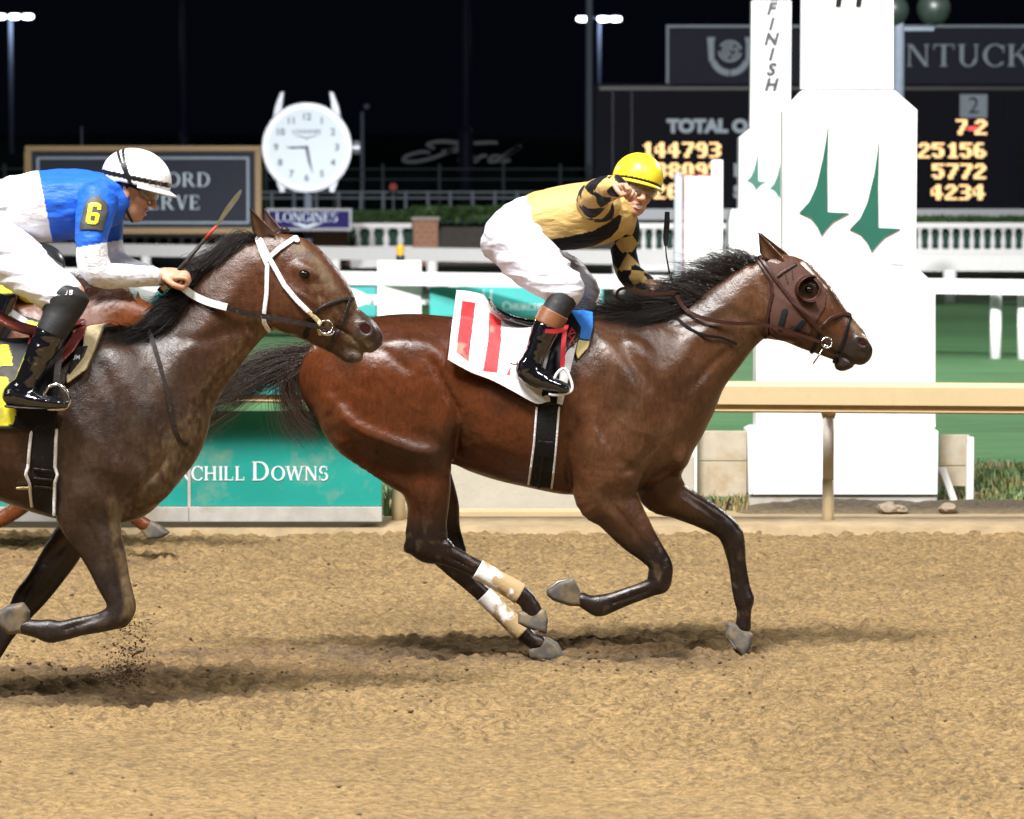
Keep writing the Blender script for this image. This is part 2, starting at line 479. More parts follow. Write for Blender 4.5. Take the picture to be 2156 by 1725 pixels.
def strands(name, m, parent, roots, paths, w0, col, seed=0, jitter=0.01, sides=3, segs=9, clumps=0):
    """hair: every strand a thin tapered tube from a root along a guide; paths(i)-> (k,3) guide"""
    r = np.random.default_rng(seed); Vs = []; Fs = []; Cs = []; b = 0
    for i in range(roots):
        if clumps:
            cid = r.integers(clumps); g = np.array(paths(i, np.random.default_rng(seed * 1000 + int(cid)))); k = len(g)
            g = g + r.normal(0, 1, (1, 3)) * jitter * [1, .6, 1] + r.normal(0, 1, (k, 3)) * jitter * .5 * np.linspace(0, 1, k)[:, None]
            g = g[0] + (g - g[0]) * r.uniform(.7, 1.12)
        else: g = paths(i, r)
        k = len(g); t = np.linspace(0, k - 1, segs); j = np.minimum(t.astype(int), k - 2); f = (t - j)[:, None]
        P = np.stack([np.interp(t, np.arange(k), g[:, a]) for a in range(3)], 1)
        if k >= 3:      # smooth the guide
            P[1:-1] = 0.25 * P[:-2] + 0.5 * P[1:-1] + 0.25 * P[2:]
        wdt = w0 * (0.6 + 0.8 * r.random()) * np.linspace(1, 0.12, segs) ** 0.7
        d = np.gradient(P, axis=0); d /= np.linalg.norm(d, axis=1)[:, None] + 1e-9
        e1 = np.cross(d, [0, 1, 0]); e1 /= np.linalg.norm(e1, axis=1)[:, None] + 1e-9; e2 = np.cross(d, e1)
        ring = [P + wdt[:, None] * (math.cos(a) * e1 + math.sin(a) * e2) for a in np.arange(sides) * 2 * math.pi / sides]
        Vs.append(np.stack(ring, 1).reshape(-1, 3))
        a = np.arange(segs - 1)[:, None] * sides; c = np.arange(sides)[None, :]; c2 = (c + 1) % sides
        Fs.append(b + np.stack([a + c, a + sides + c, a + sides + c2, a + c2], -1).reshape(-1, 4)); b += segs * sides
        cc = np.array(col) * (0.55 + 0.9 * r.random()); Cs.append(np.repeat(cc[None], segs * sides, 0))
    return mesh_np(name, np.concatenate(Vs), np.concatenate(Fs), m, parent, True, np.concatenate(Cs))
# ------------------------------------------------------------------ shared materials
M = {}
M['white'] = mat('white_paint', (0.80, 0.80, 0.80), 0.45, var=0.04)
M['whitewood'] = mat('white_boards', (0.76, 0.76, 0.74), 0.55, var=0.06, vscale=5, dirt=((0.42, 0.33, 0.22), 3.0, 0.56, 0.75))
M['plank'] = mat('dirty_plank', (0.46, 0.41, 0.32), 0.7, var=0.15, vscale=5, dirt=((0.36, 0.25, 0.12), 3, 0.45, 0.7))
M['greywood'] = mat('weathered_board', (0.40, 0.385, 0.35), 0.7, var=0.2, vscale=6, dirt=((0.33, 0.24, 0.14), 4.0, 0.5, 0.75), bump=0.002, bscale=20)
M['cream'] = mat('dusty_cream_paint', (0.66, 0.53, 0.32), 0.55, var=0.1, vscale=7, dirt=((0.42, 0.29, 0.14), 6, 0.52, 0.8))
M['ivory'] = mat('dusty_white_paint', (0.56, 0.44, 0.255), 0.5, var=0.07, vscale=5, dirt=((0.45, 0.32, 0.17), 5, 0.55, 0.85))
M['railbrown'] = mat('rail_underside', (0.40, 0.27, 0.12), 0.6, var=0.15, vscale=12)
M['steel'] = mat('dusty_steel', (0.42, 0.38, 0.33), 0.5, var=0.15)
M['teal'] = mat('teal_banner', (0.004, 0.26, 0.215), 0.55, var=0.06, vscale=4, dirt=((0.26, 0.30, 0.21), 2.4, 0.54, 0.82))
M['teal_lt'] = mat('teal_rail_cover', (0.02, 0.33, 0.31), 0.45, var=0.06)
M['concrete'] = mat('concrete', (0.42, 0.39, 0.32), 0.8, var=0.12, vscale=3, bump=0.003, bscale=30)
M['curb'] = mat('sandy_kerb', (0.32, 0.235, 0.13), 0.85, var=0.3, vscale=5, bump=0.004, bscale=30)
M['green_paint'] = mat('green_paint', (0.012, 0.115, 0.078), 0.5, var=0.08, dirt=((0.2, 0.35, 0.28), 30, 0.66, 0.8))
M['black_paint'] = mat('black_paint', (0.012, 0.012, 0.016), 0.4, var=0.1)
M['grey'] = mat('grey_paint', (0.33, 0.35, 0.38), 0.5, var=0.06)
M['red_paint'] = mat('red_paint', (0.5, 0.03, 0.02), 0.5)
M['orange'] = mat('amber_plastic', (0.80, 0.35, 0.02), 0.35, var=0.08)
M['brick'] = mat('brick_face', (0.36, 0.16, 0.09), 0.85, var=0.35, vscale=18, bump=0.004, bscale=40)
M['capstone'] = mat('cap_stone', (0.36, 0.34, 0.30), 0.8, var=0.1)
M['slate'] = mat('slate_board', (0.036, 0.041, 0.062), 0.5, spec=0.08, var=0.1)
M['gold'] = mat('gold_frame', (0.36, 0.235, 0.10), 0.5, var=0.1)
M['slateline'] = mat('pale_line', (0.34, 0.42, 0.50), 0.5)
M['letter'] = mat('pale_lettering', (0.62, 0.74, 0.84), 0.5)
M['purple'] = mat('purple_sign', (0.026, 0.018, 0.115), 0.6, var=0.05, spec=0.05)
M['silver'] = mat('silver_frame', (0.30, 0.31, 0.34), 0.45, spec=0.2)
M['chrome'] = mat('brushed_steel', (0.34, 0.36, 0.40), 0.35, metal=0.5, var=0.1)
M['dial'] = mat('backlit_dial', (0.62, 0.70, 0.78), 0.5, var=0.02, emit=(0.74, 0.88, 1.0), estr=0.2)
M['dialrim'] = mat('lit_bezel', (0.8, 0.85, 0.9), 0.4, emit=(0.85, 0.92, 1.0), estr=0.3)
M['numeral'] = mat('dial_numeral', (0.07, 0.09, 0.13), 0.6)
M['hand'] = mat('clock_hand', (0.02, 0.03, 0.06), 0.4)
M['tote'] = mat('tote_board', (0.0075, 0.0085, 0.017), 0.55, spec=0.08, var=0.15)
M['tote_sign'] = mat('tote_header', (0.026, 0.029, 0.05), 0.5, spec=0.08, var=0.08)
M['tote_cell'] = mat('tote_window', (0.004, 0.006, 0.009), 0.3, spec=0.08)
M['amber'] = mat('amber_bulbs', (0.8, 0.5, 0.2), 0.5, var=0, emit=(1.0, 0.62, 0.27), estr=2.1)
M['redbulb'] = mat('red_bulbs', (0.8, 0.1, 0.1), 0.5, var=0, emit=(1.0, 0.08, 0.08), estr=1.0)
M['lamp'] = mat('floodlight_lens', (0.9, 0.9, 0.9), 0.3, var=0, emit=(0.75, 0.86, 1.0), estr=9.0)
M['pole'] = mat('galvanised_pole', (0.05, 0.06, 0.09), 0.5, spec=0.08, metal=0.0)
M['polelt'] = mat('pale_pole', (0.15, 0.18, 0.23), 0.5, spec=0.08)
M['poledk'] = mat('dark_pole', (0.012, 0.014, 0.028), 0.5, spec=0.08)
M['script'] = mat('dim_script', (0.13, 0.15, 0.18), 0.6)
M['globe'] = mat('lamp_globe', (0.022, 0.035, 0.03), 0.4, var=0.5, vscale=4)
M['fence'] = mat('dark_fence', (0.05, 0.068, 0.075), 0.6, spec=0.08)
M['fencelt'] = mat('far_white_rail', (0.26, 0.31, 0.36), 0.6, spec=0.08)
M['hedge'] = mat('hedge_leaf', (0.05, 0.10, 0.03), 0.6, var=0.5, vscale=3)
M['stone'] = mat('loose_stone', (0.25, 0.20, 0.14), 0.9, var=0.3, bump=0.01, bscale=25)

# ------------------------------------------------------------------ ground
def dirt_material():
    m = bpy.data.materials.new('harrowed_dirt'); m.use_nodes = True; nt = m.node_tree; N = nt.nodes; L = nt.links
    b = N['Principled BSDF']; b.inputs['Roughness'].default_value = 0.92; b.inputs['Specular IOR Level'].default_value = 0.25
    tc = N.new('ShaderNodeTexCoord')
    at = N.new('ShaderNodeAttribute'); at.attribute_name = 'Col'
    def noise(sc, det, mp=None, ro=0.65):
        n = N.new('ShaderNodeTexNoise'); n.inputs['Scale'].default_value = sc; n.inputs['Detail'].default_value = det; n.inputs['Roughness'].default_value = ro
        if mp:
            k = N.new('ShaderNodeMapping'); k.inputs['Scale'].default_value = mp; L.new(tc.outputs['Object'], k.inputs['Vector']); L.new(k.outputs[0], n.inputs['Vector'])
        else: L.new(tc.outputs['Object'], n.inputs['Vector'])
        return n.outputs['Fac']
    def rng_(fac, a, b_, c, d):
        r = N.new('ShaderNodeMapRange'); r.inputs['From Min'].default_value = a; r.inputs['From Max'].default_value = b_; r.inputs['To Min'].default_value = c; r.inputs['To Max'].default_value = d
        L.new(fac, r.inputs['Value']); return r.outputs[0]
    f1 = rng_(noise(1.1, 5), 0.3, 0.7, 0.84, 1.14)
    f2 = rng_(noise(62, 6, (0.45, 1, 1), 0.75), 0.3, 0.7, 0.42, 1.52)
    mm = N.new('ShaderNodeMath'); mm.operation = 'MULTIPLY'; L.new(f1, mm.inputs[0]); L.new(f2, mm.inputs[1])
    sc = N.new('ShaderNodeVectorMath'); sc.operation = 'SCALE'; L.new(at.outputs['Color'], sc.inputs[0]); L.new(mm.outputs[0], sc.inputs['Scale'])
    # damp, darker clods here and there
    dk = rng_(noise(36, 5, (0.5, 1, 1)), 0.54, 0.62, 0, 0.85)
    mi = N.new('ShaderNodeMix'); mi.data_type = 'RGBA'; L.new(dk, mi.inputs['Factor']); L.new(sc.outputs[0], mi.inputs['A']); mi.inputs['B'].default_value = (0.15, 0.105, 0.06, 1)
    L.new(mi.outputs['Result'], b.inputs['Base Color'])
    bp = N.new('ShaderNodeBump'); bp.inputs['Strength'].default_value = 1; bp.inputs['Distance'].default_value = 0.02
    L.new(noise(75, 5, (0.5, 1, 1)), bp.inputs['Height']); L.new(bp.outputs[0], b.inputs['Normal'])
    return m
M['dirt'] = dirt_material()

def smooth01(x, a, b):
    t = np.clip((x - a) / (b - a), 0, 1); return t * t * (3 - 2 * t)
def churn(X, Y):
    """0..1 : freshly cut, damp hoof-struck dirt behind the runners"""
    P = np.stack([X * 1.3, Y * 3.2, X * 0], 1); n = fbm(P, 5, 3)
    a = np.exp(-((Y - 16.15) / 0.33) ** 2) * smooth01(X, -2.6, -1.3) * (1 - smooth01(X, 0.9, 1.35))
    b = np.exp(-((Y - 14.75) / 0.26) ** 2) * (1 - smooth01(X, -1.5, -0.4)) * .7
    b2 = np.exp(-((Y - 15.65) / 0.22) ** 2) * (1 - smooth01(X, -1.2, 0.4)) * 0.8
    c = np.exp(-((Y - 20.6) / 0.4) ** 2) * (1 - smooth01(X, -2.6, -1.6)) * 0.8
    q = np.maximum(np.maximum(a, b), np.maximum(b2, c))
    return q * smooth01(n, 0.36, 0.62), q
_hp = np.random.default_rng(12)
HOOFPRINTS = [(x, y, _hp.uniform(.06, .09), _hp.uniform(.018, .04)) for x, y in zip(np.concatenate([_hp.uniform(-3, 1.2, 30), _hp.uniform(-3.4, 3.4, 26)]), np.concatenate([_hp.normal(15.6, .7, 30), _hp.uniform(11.3, 21.5, 26)]))]
def ground_h(X, Y):
    z0 = X * 0
    P = lambda sx, sy, s: np.stack([X * sx, Y * sy, z0 + s], 1)
    soft = smooth01(-X + (13.95 - Y) * 0.9, -0.3, 1.0) * (1 - smooth01(Y, 13.6, 14.3))
    rough = 1 - 0.66 * soft
    lump = fbm(P(24, 27, 0), 2, 11) - 0.5; big = fbm(P(8, 12, 4), 2, 15) - 0.5
    ridg = fbm(P(5, 22, 7), 2, 31) - 0.5
    cm, q = churn(X, Y)
    h = rough * (0.058 * lump + 0.034 * ridg + 0.034 * big) + 0.02 * (fbm(P(1.1, 1.4, 5), 2, 41) - 0.5)
    pit = np.maximum(fbm(P(7, 10, 9), 2, 51) - 0.58, 0) * 0.16 * rough
    wob = fbm(P(0.9, 1.6, 21), 2, 91) * 9
    h = h + rough * 0.009 * np.sin(2 * math.pi * Y / 0.075 + wob) * (0.4 + 1.2 * fbm(P(1.5, 3, 2), 2, 95))
    for hx, hy, hr, hd in HOOFPRINTS:
        m = (np.abs(X - hx) < 3 * hr) & (np.abs(Y - hy) < 3 * hr)
        if m.any():
            d = np.hypot(X[m] - hx, (Y[m] - hy) * 1.2) / hr; h[m] += hd * (-np.exp(-(d / .8) ** 4) + .45 * np.exp(-((d - 1.25) / .3) ** 2))
    return h - pit + q * 0.045 * (fbm(P(8, 11, 13), 3, 61) - 0.5)
def dirt_sheet(rowsY, half, nx, name, dz=0.0, flat=False):
    """sheet of rows at the depths rowsY, each 2*half(Y) wide"""
    ny = len(rowsY); t = np.linspace(-1, 1, nx); Yy = np.repeat(rowsY, nx); X = np.tile(t, ny) * np.repeat(half(rowsY), nx)
    z = (X * 0 if flat else ground_h(X, Yy)) + dz
    cm, q = churn(X, Yy)
    lo = np.array([0.285, 0.190, 0.085]); hi = np.array([0.11, 0.071, 0.044]); red = np.array([0.24, 0.135, 0.065])
    tt = np.clip(q - cm, 0, 1)[:, None] * 0.6
    col = (lo * (1 - tt) + red * tt) * (1 - 0.85 * cm[:, None]) + hi * 0.85 * cm[:, None]
    i = np.arange(ny - 1)[:, None] * nx + np.arange(nx - 1)[None, :]
    F = np.stack([i, i + 1, i + nx + 1, i + nx], -1).reshape(-1, 4)
    return mesh_np(name, np.stack([X, Yy, z], 1), F, M['dirt'], None, True, col)
_ry = [10.4]
while _ry[-1] < 22.35: _ry.append(_ry[-1] + 0.0095 * (_ry[-1] / 11.0) ** 1.1)
struct(dirt_sheet(np.array(_ry), lambda y: 2.25 + (y - 10.4) * 0.155, 560, 'dirt_track'))
struct(dirt_sheet(np.linspace(-40, 22.4, 40), lambda y: 0 * y + 90, 60, 'outer_dirt', -0.05, True))

def turf_material(name, base, sc=2.0):
    m = mat(name, base, 0.75, var=0.42, vscale=sc, bump=0.02, bscale=45, stretch=(0.35, 1.6, 1))
    return m
M['turf'] = turf_material('turf_grass', (0.060, 0.165, 0.060)); M['turf2'] = turf_material('turf_grass_light', (0.070, 0.188, 0.068))
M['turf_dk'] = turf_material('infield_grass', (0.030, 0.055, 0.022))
def sheet(name, pts, m):
    mb = MB(); mb.quad(pts); return struct(mb.build(name, m))
mb = MB(); _mi = []
for _k in range(27):
    _a, _b = 24.25 + 2.0 * _k, 24.25 + 2.0 * (_k + 1)
    mb.quad([(-120, _a, 0.02), (120, _a, 0.02), (120, _b, 0.02), (-120, _b, 0.02)]); _mi.append((_k // 2) % 2)
o = struct(mb.build('turf_course', M['turf'])); o.data.materials.append(M['turf2']); o.data.polygons.foreach_set('material_index', _mi)
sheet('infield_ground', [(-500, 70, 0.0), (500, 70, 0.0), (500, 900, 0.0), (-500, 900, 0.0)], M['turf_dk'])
# kerb between the dirt and the verge, loose sand in front of it
mb = MB(); mb.prism([(22.30, 0.0), (22.34, 0.07), (22.62, 0.085), (22.95, 0.05)][::-1] + [], -1, 1)
mb = MB()
for x0, x1 in ((-60, 60),):
    prof = [(22.22, -0.03), (22.26, 0.045), (22.60, 0.075), (23.0, 0.05), (23.5, 0.035), (24.3, 0.045), (24.5, 0.0)]
    for (ya, za), (yb, zb) in zip(prof[:-1], prof[1:]):
        mb.quad([(x0, ya, za), (x1, ya, za), (x1, yb, zb), (x0, yb, zb)])
struct(mb.build('sandy_verge', M['curb']))

# loose clods thrown about on the dirt : too many to count
def clods(name, n, gen, seed):
    r = np.random.default_rng(seed); V = []; F = []; b = 0
    oc = np.array([[1, 0, 0], [-1, 0, 0], [0, 1, 0], [0, -1, 0], [0, 0, 1], [0, 0, -1]], float)
    of = np.array([[0, 2, 4], [2, 1, 4], [1, 3, 4], [3, 0, 4], [2, 0, 5], [1, 2, 5], [3, 1, 5], [0, 3, 5]])
    for i in range(n):
        p, s = gen(r); q = oc * s * (0.6 + 0.7 * r.random((6, 1))); a = r.random() * 6.28; c, sn = math.cos(a), math.sin(a)
        q = q @ np.array([[c, sn, 0], [-sn, c, 0], [0, 0, 0.75]]); V.append(q + p); F.append(of + b); b += 6
    V = np.concatenate(V); F = np.concatenate(F)
    return V, F
_r = np.random.default_rng(77); _n = 3600; _x = _r.uniform(-3.6, 3.6, _n); _y = 10.8 + 11.3 * _r.random(_n) ** .8
_m = _r.random(_n) < .4; _x[_m] = _r.uniform(-2.4, 1.2, _m.sum()); _y[_m] = _r.normal(15.6, .6, _m.sum()); _h = ground_h(_x, _y); _i = [0]
def g_clod(r):
    i = _i[0]; _i[0] += 1; s = 0.003 + 0.011 * r.random() ** 4; return np.array([_x[i], _y[i], _h[i] + s * .3]), s
V, F = clods('x', _n, g_clod, 5)
cm, q = churn(V[:, 0], V[:, 1]); colc = np.array([0.20, 0.14, 0.072]) * (1 - 0.6 * q[:, None])
o = mesh_np('dirt_clods', V, F, M['dirt'], None, True, colc); o['kind'] = 'stuff'; o['label'] = 'loose clods scattered over the harrowed dirt'
# spray kicked up by the fore hoof of the trailing horse
def g_spray(r):
    t = r.random() ** 1.3; u = 250 + r.normal(0, 26 - 6 * t) + 44 * t; v = 1430 - 130 * t ** 1.5 + r.normal(0, 10)
    s = 0.0008 + 0.009 * r.random() ** 6 * (1 - 0.4 * t)
    return W(u, v, 14.6 + r.normal(0, 0.1)), s
V, F = clods('x', 2600, g_spray, 9)
o = mesh_np('dirt_spray', V, F, M['dirt'], None, True, np.full((len(V), 3), 1.0) * np.array([0.10, 0.06, 0.035])); o['kind'] = 'stuff'; o['label'] = 'spray of dark dirt thrown up by a hoof'

# ------------------------------------------------------------------ lettering
def _rect(x0, y0, x1, y1): return [(x0, y0), (x1, y0), (x1, y1), (x0, y1)]
def _stem(x, w=0.15, y0=0, y1=1, s=0.065, b=1, t=1):
    o = [_rect(x, y0, x + w, y1)]
    if b: o.append(_rect(x - s, y0, x + w + s, y0 + 0.05))
    if t: o.append(_rect(x - s, y1 - 0.05, x + w + s, y1))
    return o
def _diag(x0, y0, x1, y1, w): return [[(x0, y0), (x0 + w, y0), (x1 + w, y1), (x1, y1)]]
def _arc(cx, cy, rx, ry, a0, a1, ws=0.15, wt=0.055, n=22):
    out = []; inn = []
    for i in range(n + 1):
        a = R(a0 + (a1 - a0) * i / n); w = wt + (ws - wt) * abs(math.cos(a)) ** 1.3
        out.append((cx + rx * math.cos(a), cy + ry * math.sin(a))); inn.append((cx + (rx - w) * math.cos(a), cy + (ry - w) * math.sin(a)))
    return [out + inn[::-1]]
def glyph(c):
    if c == 'C': return _arc(.46, .5, .46, .52, 42, 318) + [_rect(.76, .62, .80, .98)], .84
    if c == 'G': return _arc(.46, .5, .46, .52, 42, 330) + [_rect(.76, .62, .80, .98), _rect(.70, .05, .84, .42), _rect(.60, .38, .92, .43)], .95
    if c == 'H': return _stem(.07) + _stem(.66) + [_rect(.2, .46, .68, .53)], .95
    if c == 'U': return _stem(.07, .15, .3, 1, b=0) + _stem(.66, .07, .3, 1, b=0) + _arc(.40, .33, .33, .35, 180, 360, .14, .06), .86
    if c == 'R': return _stem(.07) + _arc(.42, .74, .29, .26, -90, 90, .14, .055) + [_rect(.2, .945, .44, 1), _rect(.2, .48, .44, .535)] + _diag(.70, 0, .36, .5, .16) + [_rect(.70, 0, .92, .05)], .92
    if c == 'P': return _stem(.07) + _arc(.42, .72, .29, .28, -90, 90, .14, .055) + [_rect(.2, .945, .44, 1), _rect(.2, .44, .44, .495)], .78
    if c == 'I': return _stem(.07), .30
    if c == 'L': return _stem(.07) + [_rect(.2, 0, .64, .055), _rect(.60, .05, .64, .26)], .72
    if c == 'D': return _stem(.07) + _arc(.40, .5, .48, .5, -90, 90, .15, .055) + [_rect(.2, .945, .42, 1), _rect(.2, 0, .42, .055)], .95
    if c == 'O': return _arc(.48, .5, .48, .52, 0, 360, .15, .055, 34), .98
    if c == 'W': return _diag(.28, 0, .02, 1, .14) + _diag(.28, 0, .58, .98, .07) + _diag(.80, 0, .52, 1, .14) + _diag(.80, 0, 1.10, 1, .07) + [_rect(-.06, .95, .24, 1), _rect(.46, .952, .72, 1), _rect(1.02, .95, 1.26, 1)], 1.24
    if c == 'V': return _diag(.36, 0, .04, 1, .15) + _diag(.38, 0, .68, 1, .07) + [_rect(-.04, .95, .28, 1), _rect(.60, .95, .84, 1)], .82
    if c == 'N': return _stem(.09, .065) + _stem(.74, .065, b=0) + _diag(.70, 0, .07, 1, .16), .92
    if c == 'S': return _arc(.34, .74, .30, .28, 55, 255, .13, .06) + _arc(.34, .27, .32, .29, -125, 75, .13, .06) + [_rect(.55, .72, .59, .98), _rect(.05, .03, .09, .30)], .70
    if c == 'K': return _stem(.07) + _diag(.2, .42, .66, 1, .07) + _diag(.70, 0, .34, .56, .17) + [_rect(.56, .95, .86, 1), _rect(.62, 0, .95, .05)], .94
    if c == 'E': return _stem(.07) + [_rect(.2, .945, .64, 1), _rect(.2, 0, .68, .055), _rect(.2, .47, .50, .525), _rect(.60, .76, .64, .96), _rect(.64, .04, .68, .26), _rect(.46, .40, .50, .60)], .76
    if c == 'F': return _stem(.07) + [_rect(.2, .945, .64, 1), _rect(.2, .47, .50, .525), _rect(.60, .76, .64, .96), _rect(.46, .40, .50, .60)], .72
    if c == 'T': return _stem(.34, t=0) + [_rect(.02, .945, .81, 1), _rect(.02, .76, .06, .96), _rect(.77, .76, .81, .96)], .86
    if c == 'Y': return _stem(.34, .15, 0, .48, t=0) + _diag(.34, .45, .04, 1, .15) + _diag(.42, .45, .68, 1, .07) + [_rect(-.04, .95, .26, 1), _rect(.60, .95, .84, 1)], .84
    if c == 'A': return _diag(.02, 0, .34, 1, .07) + _diag(.66, 0, .34, 1, .15) + [_rect(.18, .32, .62, .38), _rect(-.05, 0, .19, .05), _rect(.58, 0, .90, .05)], .88
    return [], .34
def serif(text, caps, hs, hb, x, z, y, th, m, name, parent, track=0.08, sx=1.0):
    """small-capitals line of lettering; caps = indices set tall; returns end x"""
    mb = MB(); k = 0; o = None
    for i, c in enumerate(text):
        g, adv = glyph(c); h = hb if i in caps else hs
        if not g and mb.f: o = mb.build(name, m, parent); mb = MB()
        for p in g:
            mb.prism([(x + a * h * sx, z + b * h) for a, b in p], y - th - 0.0004 * (k % 5), y); k += 1
        x += (adv + track) * h * sx
    return (mb.build(name, m, parent) if mb.f else o), x
def serif_w(text, caps, hs, hb, track=0.08, sx=1.0):
    return sum((glyph(c)[1] + track) * (hb if i in caps else hs) * sx for i, c in enumerate(text))
def sans(text, cx, cz, y, h, m, name, parent, th=0.01, shear=0.0, bold=0.0, sx=1.0, align='CENTER', rot=None):
    cu = bpy.data.curves.new(name, 'FONT'); cu.body = text; cu.size = h / 0.70; cu.extrude = th / 2; cu.shear = shear; cu.offset = bold * h
    cu.align_x = align; cu.align_y = 'CENTER'; cu.resolution_u = 4
    o = bpy.data.objects.new(name, cu); S.collection.objects.link(o)
    dg = bpy.context.evaluated_depsgraph_get(); me = bpy.data.meshes.new_from_object(o.evaluated_get(dg)); bpy.data.objects.remove(o)
    me.name = name
    T = Matrix.Translation((cx, y - th / 2, cz)) @ Matrix.Rotation(math.pi / 2, 4, 'X') @ Matrix.Diagonal((sx, 1, 1, 1))
    if rot is not None: T = Matrix.Translation((cx, y - th / 2, cz)) @ Matrix.Rotation(rot, 4, 'Y') @ Matrix.Rotation(math.pi / 2, 4, 'X') @ Matrix.Diagonal((sx, 1, 1, 1))
    me.transform(T); me.materials.clear(); me.materials.append(m)
    o = bpy.data.objects.new(name, me); S.collection.objects.link(o)
    if parent is not None: adopt(o, parent)
    return o
DOT = {'0': '01110 11011 11011 11011 11011 11011 01110', '1': '00110 01110 00110 00110 00110 00110 01111', '2': '01110 11011 00011 00110 01100 11000 11111',
       '3': '11110 00011 00011 01110 00011 00011 11110', '4': '00110 01110 10110 10110 11111 00110 00110', '5': '11111 11000 11110 00011 00011 11011 01110',
       '6': '01110 11000 11000 11110 11011 11011 01110', '7': '11111 00011 00011 00110 00110 01100 01100', '8': '01110 11011 11011 01110 11011 11011 01110',
       '9': '01110 11011 11011 01111 00011 00011 01110'}
def bulbs(ch, x, z, y, w, h, m, name, parent):
    mb = MB(); dx, dz = w / 5, h / 7
    for r, row in enumerate(DOT[ch].split()):
        for c, b in enumerate(row):
            if b == '1':
                cx, cz = x + (c + .5) * dx, z + h - (r + .5) * dz
                mb.prism([(cx + 0.50 * dx * math.cos(a), cz + 0.50 * dz * math.sin(a)) for a in np.arange(8) * math.pi / 4 + .39], y - 0.02, y)
    return mb.build(name, m, parent)
# ------------------------------------------------------------------ dirt rail
YR = 22.0
def zv(v, Y): return W(0, v, Y)[2]
def xu(u, Y): return W(u, 0, Y)[0]
def rail(name, u0, u1, v0, v1, front, label, dv0=0, dv1=0, ribs=True):
    """cantilevered running rail: sloping front cover, ribbed underside"""
    e = empty(name, (xu(u0, YR), YR, 0)); x0, x1 = xu(u0, YR), xu(u1, YR)
    def strip(nm, prof, m):
        mb = MB(); n = len(prof); k = 2
        for (x, dv) in ((x0, dv0), (x1, dv1)):
            dz = -dv / PPM(YR)
            for y, z in prof: mb.v.append((x, YR + y, z + dz))
        for i in range(n): mb.f.append((i, (i + 1) % n, n + (i + 1) % n, n + i))
        mb.f.append(tuple(range(n))); mb.f.append(tuple(range(2 * n - 1, n - 1, -1)))
        return mb.build(nm, m, e)
    zt, zb = zv(v0, YR), zv(v1, YR)
    strip('cover', [(0, zb), (-0.004, zt - 0.03), (0.012, zt - 0.008), (0.05, zt), (0.20, zt - 0.012), (0.20, zt - 0.03), (0.04, zt - 0.03), (0.03, zb)], front)
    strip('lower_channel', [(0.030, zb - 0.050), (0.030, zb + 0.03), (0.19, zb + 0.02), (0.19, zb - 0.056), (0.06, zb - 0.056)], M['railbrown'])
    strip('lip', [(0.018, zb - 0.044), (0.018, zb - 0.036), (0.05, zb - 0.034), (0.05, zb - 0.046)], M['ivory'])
    tag(e, label, 'rail')
    return e
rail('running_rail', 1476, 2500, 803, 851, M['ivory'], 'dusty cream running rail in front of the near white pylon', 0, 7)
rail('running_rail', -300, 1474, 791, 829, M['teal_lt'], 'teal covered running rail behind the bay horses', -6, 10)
def rail_post(u, v0, v1, wpx, label, Y=22.55):
    e = empty('rail_post', (xu(u, Y), Y, 0))
    w = wpx / PPM(Y) / 2; x = xu(u, Y); zt, zb = zv(v0, Y), zv(v1, Y); zm = zb + (zt - zb) * 0.45
    MB().lathe([(w, -0.05), (w, zm - zb)], (x, Y, zb), 14).build('dusty_base', M['ivory'], e, True)
    MB().lathe([(w * .94, zm - zb), (w * .94, zt - zb)], (x, Y, zb), 14).build('shaft', M['steel'], e, True)
    MB().tube([(x, Y, zt - 0.02), (x, Y - 0.1, zt + 0.03), (x, Y - 0.32, zt + 0.05)], [w * 1.25, w * 1.4, w], 10).build('bracket', M['railbrown'], e, True)
    return tag(e, label, 'post', 'posts of the running rail')
rail_post(1749, 866, 1128, 25, 'dusty rail post standing before the near white pylon')
rail_post(837, 852, 1104, 28, 'cream rail post at the right end of the teal lettered boards')
rail_post(2640, 866, 1128, 25, 'rail post beyond the right edge of the picture')

# ------------------------------------------------------------------ teal boards below the rail
YB = 22.26
def board(u0, u1, name, label):
    e = empty(name, (xu((u0 + u1) / 2, YB), YB, 0))
    MB().box(*pbox(u0, 866, u1, 1066, YB, 0.03)).build('panel', M['teal'], e, bevel=0.003)
    MB().box(*pbox(u0 - 2, 1068, u1 + 1, 1099, YB - 0.03, 0.07)).build('base_plank', M['greywood'], e, bevel=0.004)
    tag(e, label, 'sign board', 'teal boards below the running rail'); return e
b1 = board(400, 803, 'advertising_board', 'teal board lettered in white between the two leading horses')
b2 = board(-10, 396, 'advertising_board', 'teal board partly hidden by the legs of the trailing horse')
b3 = board(-420, -14, 'advertising_board', 'teal board at the left edge behind the trailing horse')
mb = MB(); mb.box(*pbox(395.5, 866, 400.5, 1100, YB - 0.012, 0.05)); o = mb.build('joint_post', M['steel'], b1)
hs, hb = 29.5 / PPM(YB), 39.5 / PPM(YB); zt = zv(1011, YB)
wid = serif_w('CHURCHILL DOWNS', {0, 10}, hs, hb)
x = xu(691, YB) - wid
zt = zv(1011.5, YB)
xc = xu(399, YB)
# the words run over the joint: the letters right of it belong to one board, the rest to the other
xx = x; cutk = 0
for i, c in enumerate('CHURCHILL DOWNS'):
    a = (glyph(c)[1] + 0.08) * (hb if i in (0, 10) else hs)
    if xx + a * 0.5 < xc: cutk = i + 1
    xx += a
_, xe = serif('CHURCHILL DOWNS'[:cutk], {0}, hs, hb, x, zt, YB, 0.004, M['white'], 'lettering', b2)
serif('CHURCHILL DOWNS'[cutk:], {10 - cutk}, hs, hb, xe, zt, YB, 0.004, M['white'], 'lettering', b1)
